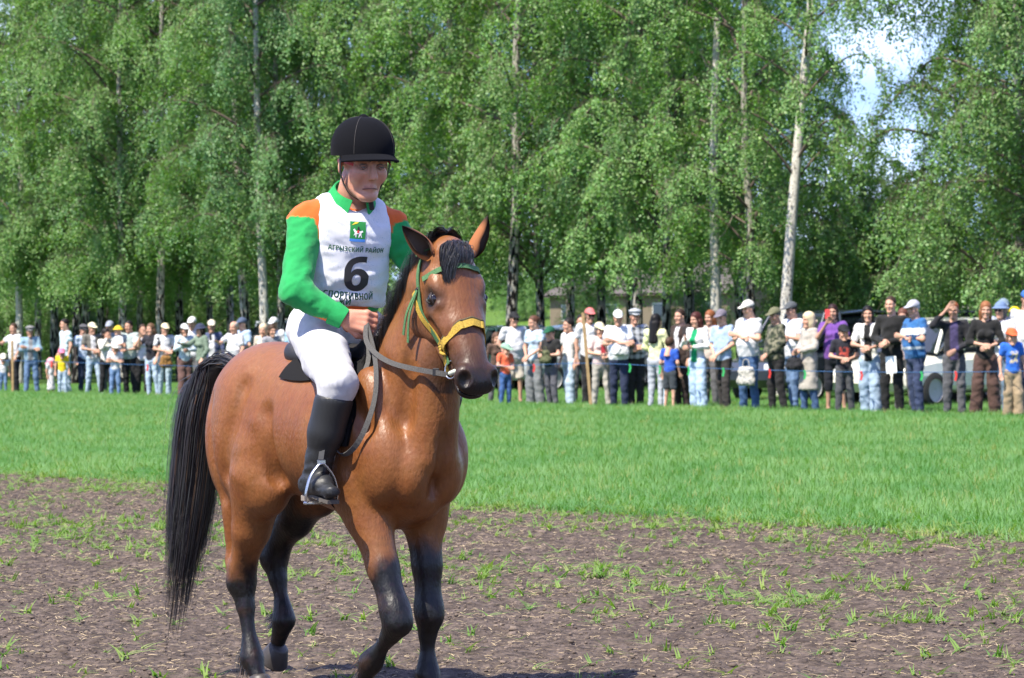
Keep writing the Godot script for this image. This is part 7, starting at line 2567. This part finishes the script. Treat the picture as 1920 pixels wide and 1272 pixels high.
func carried() -> void:
	var black := mat(Color(0.012, 0.012, 0.014), 0.3)
	# phones
	for q in [[1567, 0.8, -10, Vector3(-0.10, 1.62, 0.36), Color(0.62, 0.05, 0.05), "red phone held up by the woman in purple"], [1127, 0.5, 10, Vector3(-0.02, 1.06, 0.28), Color(0.42, 0.03, 0.04), "dark red phone in the hands of the woman in pink"], [437, 0.7, -40, Vector3(-0.10, 1.33, 0.58), Color(0.015, 0.015, 0.016), "black phone held out by the grey-haired man"], [1309, 0.4, -35, Vector3(-0.07, 1.36, 0.33), Color(0.03, 0.022, 0.02), "dark phone of the woman in white cardigan"]]:
		var t := at_person(q[0], q[1], q[2], q[3])
		var o := thing("phone", q[5], "phone", t, "phones in the crowd")
		var g := Geo.new()
		g.box(Transform3D.IDENTITY, Vector3(0.078, 0.155, 0.01), 0.003)
		part("case", g.mesh(), mat(q[4], 0.45), o)
		var sc := Geo.new()
		sc.quad(Vector3(0.034, -0.07, -0.0065), Vector3(-0.034, -0.07, -0.0065), Vector3(-0.034, 0.07, -0.0065), Vector3(0.034, 0.07, -0.0065))
		part("screen", sc.mesh(), black, o)
	# bags
	bag(at_person(1403, 0.4, -35, Vector3(0.12, 0.62, 0.28)), Vector3(0.14, 0.20, 0.06), Color(0.50, 0.48, 0.43), "off-white cloth bag hanging before the tall man's jeans")
	bag(at_person(1516, 0.5, -60, Vector3(-0.06, 0.82, 0.25)), Vector3(0.15, 0.10, 0.06), Color(0.02, 0.02, 0.022), "black shoulder bag on the beige coat")
	bag(at_person(1034, 0.35, -50, Vector3(0.02, 0.93, 0.18)), Vector3(0.10, 0.13, 0.05), Color(0.11, 0.12, 0.06), "olive shoulder bag of the boy in green cap")
	bag(at_person(306, 0.8, 20, Vector3(-0.02, 0.80, 0.26)), Vector3(0.10, 0.15, 0.06), Color(0.24, 0.13, 0.04), "brown bag held by the man in straw-coloured cap")
	bag(at_person(1160, 0.6, 8, Vector3(0.0, 1.02, 0.24)), Vector3(0.13, 0.06, 0.04), Color(0.58, 0.60, 0.58), "white waist bag on the elderly man in white polo")
	bag(at_person(1002, 0.5, -40, Vector3(0.0, 1.22, -0.2)), Vector3(0.15, 0.20, 0.09), Color(0.13, 0.20, 0.30), "blue rucksack on the woman with a hair bun")
	# cane
	var t := at_person(1277, 0.7, -60, Vector3(-0.21, 0.0, 0.19))
	var cane := thing("walking_cane", "pale blue walking cane under the hand of the man in brown cardigan", "cane", t)
	var g := Geo.new()
	g.tube(PackedVector3Array([Vector3(0.02, 0.0, 0.06), Vector3(0, 0.45, 0.03), Vector3(0, 0.90, 0)]), PackedFloat32Array([0.012, 0.012, 0.012]), 10)
	part("shaft", g.mesh(), mat(Color(0.42, 0.56, 0.66), 0.35), cane)
	var hg := Geo.new()
	hg.tube(curve([Vector3(0, 0.90, 0), Vector3(0, 0.935, 0.005), Vector3(0, 0.94, 0.05), Vector3(0, 0.925, 0.08)], 3), fill(10, 0.014, 0.014), 8)
	part("handle", hg.mesh(), mat(Color(0.05, 0.05, 0.055), 0.5), cane)
	# paper
	var pt := at_person(1672, 0.5, -40, Vector3(0.10, 0.80, 0.17))
	var paper := thing("paper_sheet", "white sheet of paper hanging before the man in black", "paper", pt)
	var pg := Geo.new()
	pg.box(Transform3D(Basis(Vector3(0, 0, 1), 0.06), Vector3.ZERO), Vector3(0.20, 0.27, 0.003))
	part("sheet", pg.mesh(), mat(Color(0.78, 0.79, 0.78), 0.8), paper)
	# toddler carried by the man in grey-green
	toddler(at_person(243, 0.8, -30, Vector3(-0.14, 1.03, 0.24)))

func toddler(t: Transform3D) -> void:
	var o := thing("person", "toddler in yellow sun hat and white shirt carried on a man's arm", "person", t, "spectators behind the rope")
	var V := Vox.new(Vector3(-0.25, -0.32, -0.2), Vector3(0.25, 0.5, 0.3), 0.014, 0.010)
	V.cap(Vector3(0, 0.05, 0), Vector3(0, 0.26, 0), 0.08, 0.075, 0.8)
	V.cap(Vector3(0, 0.26, 0), Vector3(0, 0.38, 0.01), 0.035, 0.035)
	for s in [-1.0, 1.0]:
		V.cap(Vector3(0.08 * s, 0.27, 0), Vector3(0.13 * s, 0.15, 0.05), 0.032, 0.028)
		V.cap(Vector3(0.13 * s, 0.15, 0.05), Vector3(0.08 * s, 0.12, 0.15), 0.028, 0.022)
		V.cap(Vector3(0.05 * s, 0.03, 0.02), Vector3(0.08 * s, 0.0, 0.16), 0.05, 0.04)
		V.cap(Vector3(0.08 * s, 0.0, 0.16), Vector3(0.08 * s, -0.17, 0.17), 0.038, 0.03)
		V.cap(Vector3(0.08 * s, -0.19, 0.17), Vector3(0.08 * s, -0.20, 0.23), 0.026, 0.022)
	var b := Geo.new()
	b.col = Color(0.55, 0.33, 0.24)
	b.add(V.arrays(), Transform3D.IDENTITY)
	var ht := Transform3D((Basis(Vector3.UP, -0.4) * FACE).scaled(Vector3.ONE * 0.78), Vector3(0, 0.44, 0.02))
	b.add(crowd_head, ht)
	part("body", b.mesh(), vc_skin, o)
	var S := Vox.new(Vector3(-0.25, -0.05, -0.2), Vector3(0.25, 0.4, 0.3), 0.014, 0.010)
	S.cap(Vector3(0, 0.04, 0), Vector3(0, 0.27, 0), 0.098, 0.09, 0.82)
	for s in [-1.0, 1.0]:
		S.cap(Vector3(0.08 * s, 0.27, 0), Vector3(0.12 * s, 0.17, 0.04), 0.044, 0.04)
	part("shirt", to_mesh(S.arrays()), cloth_mat(Color(0.72, 0.74, 0.78)), o)
	var Tt := Vox.new(Vector3(-0.2, -0.2, -0.15), Vector3(0.2, 0.15, 0.3), 0.014, 0.009)
	for s in [-1.0, 1.0]:
		Tt.cap(Vector3(0.045 * s, 0.03, 0.01), Vector3(0.08 * s, 0.0, 0.16), 0.062, 0.05)
		Tt.cap(Vector3(0.08 * s, 0.0, 0.16), Vector3(0.08 * s, -0.12, 0.17), 0.05, 0.042)
	part("trousers", to_mesh(Tt.arrays()), cloth_mat(Color(0.3, 0.36, 0.42)), o)
	part("hat", hair_shapes["bucket"], plain_mat(Color(0.82, 0.58, 0.05)), o, ht.scaled_local(Vector3.ONE * 1.08))

func bag(t: Transform3D, e: Vector3, c: Color, label: String) -> void:
	var o := thing("bag", label, "bag", t, "bags in the crowd")
	var V := Vox.new(-e * 1.5 - Vector3.ONE * 0.05, e * 1.5 + Vector3.ONE * 0.05, 0.014, 0.012)
	V.cap(Vector3(-e.x * 0.55, e.y * 0.4, 0), Vector3(e.x * 0.55, e.y * 0.4, 0), e.z * 0.9, e.z * 0.9)
	V.cap(Vector3(-e.x * 0.7, -e.y * 0.5, 0), Vector3(e.x * 0.7, -e.y * 0.5, 0), e.z * 1.2, e.z * 1.2)
	V.cap(Vector3(-e.x * 0.6, e.y * 0.4, 0), Vector3(-e.x * 0.7, -e.y * 0.5, 0), e.z * 0.9, e.z * 1.1)
	V.cap(Vector3(e.x * 0.6, e.y * 0.4, 0), Vector3(e.x * 0.7, -e.y * 0.5, 0), e.z * 0.9, e.z * 1.1)
	V.cap(Vector3(0, e.y * 0.4, 0), Vector3(0, -e.y * 0.5, 0), e.z, e.z * 1.2)
	var f := func(p: Vector3) -> float: return cloth_noise.get_noise_3d(p.x * 16.0, p.y * 10.0, p.z * 16.0 + e.x * 50.0) * 0.02
	part("pouch", to_mesh(wrinkled(V.arrays(), f)), cloth_mat(c), o)
	var g := Geo.new()
	g.tube(curve([Vector3(-e.x * 0.5, e.y * 0.6, 0), Vector3(-e.x * 0.3, e.y * 1.25, 0), Vector3(e.x * 0.3, e.y * 1.25, 0), Vector3(e.x * 0.5, e.y * 0.6, 0)], 5), fill(16, 0.008, 0.008), 6)
	part("strap", g.mesh(), cloth_mat(c * 0.8), o)

func car(label: String, px: float, extra: float, turn: float, paint: Color, tall: float, ln: float) -> void:
	var p := crowd_point(px, extra, 0.0)
	var o := thing("parked_car", label, "car", Transform3D(Basis(Vector3.UP, turn), p), "cars parked behind the spectators")
	var pm := mat(paint, 0.28, 0.5)
	pm.clearcoat_enabled = true
	pm.clearcoat = 0.8
	pm.clearcoat_roughness = 0.05
	var glass := mat(Color(0.012, 0.016, 0.02), 0.06, 0.6)
	var hw := 0.88
	var L := ln * 0.5
	# body by cross sections along the length
	var belt := 0.95 + (tall - 1.5) * 0.5
	var low := [[-L, 0.45, 0.62, 0.72], [-L + 0.12, 0.30, 0.78, 0.86], [-L + 0.9, 0.26, belt - 0.06, hw], [-0.3, 0.24, belt, hw], [L - 1.3, 0.24, belt, hw], [L - 0.35, 0.28, belt - 0.02, hw * 0.97], [L - 0.05, 0.35, belt - 0.12, hw * 0.9], [L, 0.5, belt - 0.25, hw * 0.82]]
	part("body", loft(low), pm, o)
	var top := [[-L + 1.05, belt - 0.03, belt, hw * 0.9], [-0.55, belt - 0.03, tall - 0.06, hw * 0.74], [0.2, belt - 0.03, tall, hw * 0.76], [L - 1.2, belt - 0.03, tall - 0.03, hw * 0.74], [L - 0.45, belt - 0.03, belt + 0.03, hw * 0.84]]
	part("window_band", loft(top), glass, o)
	var roof := [[-0.6, tall - 0.10, tall - 0.055, hw * 0.75], [0.2, tall - 0.07, tall + 0.012, hw * 0.775], [L - 1.15, tall - 0.09, tall - 0.02, hw * 0.755]]
	part("roof", loft(roof), pm, o)
	for x in [-L + 1.0, -0.58, 0.35, L - 1.15, L - 0.5]:
		for s in [-1.0, 1.0]:
			var g := Geo.new()
			var lean := -0.45 if x < -L + 1.1 else (0.35 if x > L - 0.6 else 0.0)
			var y1 := tall - 0.05
			g.tube(PackedVector3Array([Vector3(x, belt - 0.02, hw * 0.9 * s), Vector3(x - lean * 0.9 + (0.05 if lean == 0.0 else 0.0), y1, hw * 0.765 * s)]), PackedFloat32Array([0.035, 0.03]), 6)
			part("pillar", g.mesh(), pm, o)
	for x in [-L + 0.85, L - 0.85]:
		for s in [-1.0, 1.0]:
			var w := Geo.new()
			var tr := Transform3D(Basis(Vector3(1, 0, 0), PI * 0.5 * s), Vector3(x, 0.32, (hw - 0.1) * s))
			w.lathe(tr, PackedVector2Array([Vector2(0.001, -0.1), Vector2(0.30, -0.1), Vector2(0.325, -0.06), Vector2(0.325, 0.06), Vector2(0.30, 0.11), Vector2(0.20, 0.12)]), 24)
			var wh := part("wheel", w.mesh(), mat(Color(0.02, 0.02, 0.02), 0.85), o)
			var rm := Geo.new()
			rm.lathe(tr, PackedVector2Array([Vector2(0.001, 0.085), Vector2(0.06, 0.10), Vector2(0.19, 0.09), Vector2(0.205, 0.122)]), 20)
			part("rim", rm.mesh(), mat(Color(0.35, 0.35, 0.36), 0.35), wh)
	for s in [-1.0, 1.0]:
		var h := Geo.new()
		h.box(Transform3D(Basis(Vector3.UP, 0.25 * s), Vector3(-L + 0.06, 0.68, 0.58 * s)), Vector3(0.06, 0.13, 0.34), 0.02)
		part("headlight", h.mesh(), mat(Color(0.6, 0.62, 0.64), 0.1), o)
		var tl := Geo.new()
		tl.box(Transform3D(Basis.IDENTITY, Vector3(L - 0.06, belt - 0.18, 0.66 * s)), Vector3(0.06, 0.2, 0.2), 0.02)
		part("tail_light", tl.mesh(), mat(Color(0.35, 0.01, 0.01), 0.15), o)
		var mr := Geo.new()
		mr.box(Transform3D(Basis.IDENTITY, Vector3(-L + 1.45, belt + 0.06, (hw + 0.08) * s)), Vector3(0.09, 0.12, 0.18), 0.03)
		part("mirror", mr.mesh(), pm, o)

func loft(rows: Array) -> ArrayMesh:
	# rows of [x, bottom, top, half width]: rounded box sections joined along x
	var g := Geo.new()
	var n := 20
	var all := []
	for r in rows:
		var ring_ := PackedVector3Array()
		for i in n:
			var a := TAU * i / n
			var c := cos(a)
			var s := sin(a)
			var y: float = signf(s) * pow(absf(s), 0.45)
			var z: float = signf(c) * pow(absf(c), 0.45)
			ring_.append(Vector3(r[0], lerpf(r[1], r[2], y * 0.5 + 0.5), z * r[3]))
		all.append(ring_)
	for k in all.size() - 1:
		for i in n:
			var i2 := (i + 1) % n
			g.quad(all[k][i], all[k + 1][i], all[k + 1][i2], all[k][i2])
	for e in [0, all.size() - 1]:
		var m := Vector3.ZERO
		for p in all[e]:
			m += p / n
		for i in n:
			var i2 := (i + 1) % n
			if e == 0:
				g.quad(m, all[e][i], all[e][i2], m)
			else:
				g.quad(m, all[e][i2], all[e][i], m)
	return g.mesh()

func cars() -> void:
	car("dark blue-black estate car behind the woman in purple", 1560, 6.0, 0.75, Color(0.018, 0.024, 0.032), 1.72, 4.7)
	car("cream-white saloon car behind the woman shading her eyes", 1762, 4.5, 0.80, Color(0.72, 0.71, 0.62), 1.55, 4.3)
	car("black car under the low boughs at the crowd's end", 1888, 8.0, 0.7, Color(0.015, 0.018, 0.022), 1.75, 4.6)
	car("dark green car half hidden behind the horse's head", 925, 7.5, 0.75, Color(0.012, 0.045, 0.035), 1.5, 4.4)
	car("silver-grey car behind the dark-haired woman in white", 1070, 9.0, 0.7, Color(0.34, 0.37, 0.38), 1.5, 4.2)
	car("white van-like car behind the rider's back", 540, 12.0, 0.75, Color(0.70, 0.71, 0.72), 1.75, 4.6)

func farm() -> void:
	# low farm buildings beyond the belt
	for q in [[1290.0, 112.0, 16.0, 2.6, 1.5, Color(0.22, 0.18, 0.13), Color(0.13, 0.115, 0.10), "low beige farm building seen between the trunks"], [1480.0, 128.0, 30.0, 2.3, 1.8, Color(0.24, 0.21, 0.18), Color(0.16, 0.145, 0.13), "long grey-brown roofed barn beyond the parked cars"], [1900.0, 116.0, 16.0, 3.6, 1.6, Color(0.66, 0.62, 0.54), Color(0.10, 0.18, 0.42), "pale building with blue roof behind the low boughs"]]:
		var d := crowd_depth(q[0], q[1])
		var p := ground_at(q[0], d)
		p.y = hill(p.dot(ALONG), p.dot(ACROSS)) - 0.3
		var o := thing("farm_building", q[7], "building", Transform3D(Basis(ALONG, Vector3.UP, ALONG.cross(Vector3.UP)), p), "farm buildings beyond the belt")
		var g := Geo.new()
		g.box(Transform3D(Basis.IDENTITY, Vector3(0, q[3] * 0.5, 0)), Vector3(q[2], q[3], 7.0))
		part("wall", g.mesh(), plain_mat(q[5]), o)
		var rf := Geo.new()
		var hx: float = q[2] * 0.5 + 0.4
		var y0: float = q[3] - 0.02
		var y1: float = q[3] + q[4]
		for s in [-1.0, 1.0]:
			var a := Vector3(-hx, y0 - 0.1, 3.9 * s)
			var b := Vector3(hx, y0 - 0.1, 3.9 * s)
			var c := Vector3(hx, y1, 0)
			var e := Vector3(-hx, y1, 0)
			if s > 0:
				rf.quad(a, b, c, e)
				rf.quad(a - Vector3(0, 0.12, 0), e - Vector3(0, 0.12, 0), c - Vector3(0, 0.12, 0), b - Vector3(0, 0.12, 0))
			else:
				rf.quad(b, a, e, c)
				rf.quad(b - Vector3(0, 0.12, 0), c - Vector3(0, 0.12, 0), e - Vector3(0, 0.12, 0), a - Vector3(0, 0.12, 0))
		part("roof", rf.mesh(), plain_mat(q[6]), o)
		var gb := Geo.new()
		for s in [-1.0, 1.0]:
			var x: float = q[2] * 0.5 * s
			if s > 0:
				gb.quad(Vector3(x, y0, 3.5), Vector3(x, y0, -3.5), Vector3(x, y1 - 0.15, 0), Vector3(x, y1 - 0.15, 0))
			else:
				gb.quad(Vector3(x, y0, -3.5), Vector3(x, y0, 3.5), Vector3(x, y1 - 0.15, 0), Vector3(x, y1 - 0.15, 0))
		part("gable", gb.mesh(), plain_mat(q[5]), o)
		var n := int(q[2] / 3.4)
		for i in n:
			for s in [-1.0, 1.0]:
				var wg := Geo.new()
				var x: float = lerpf(-q[2] * 0.5 + 1.7, q[2] * 0.5 - 1.7, float(i) / maxf(n - 1, 1))
				wg.box(Transform3D(Basis.IDENTITY, Vector3(x, q[3] * 0.58, 3.5 * s)), Vector3(1.1, 0.9, 0.08))
				var wn := part("window", wg.mesh(), mat(Color(0.55, 0.54, 0.5), 0.7), o)
				var pg := Geo.new()
				pg.box(Transform3D(Basis.IDENTITY, Vector3(x, q[3] * 0.58, 3.545 * s)), Vector3(0.94, 0.74, 0.03))
				part("pane", pg.mesh(), mat(Color(0.03, 0.04, 0.05), 0.08, 0.6), wn)
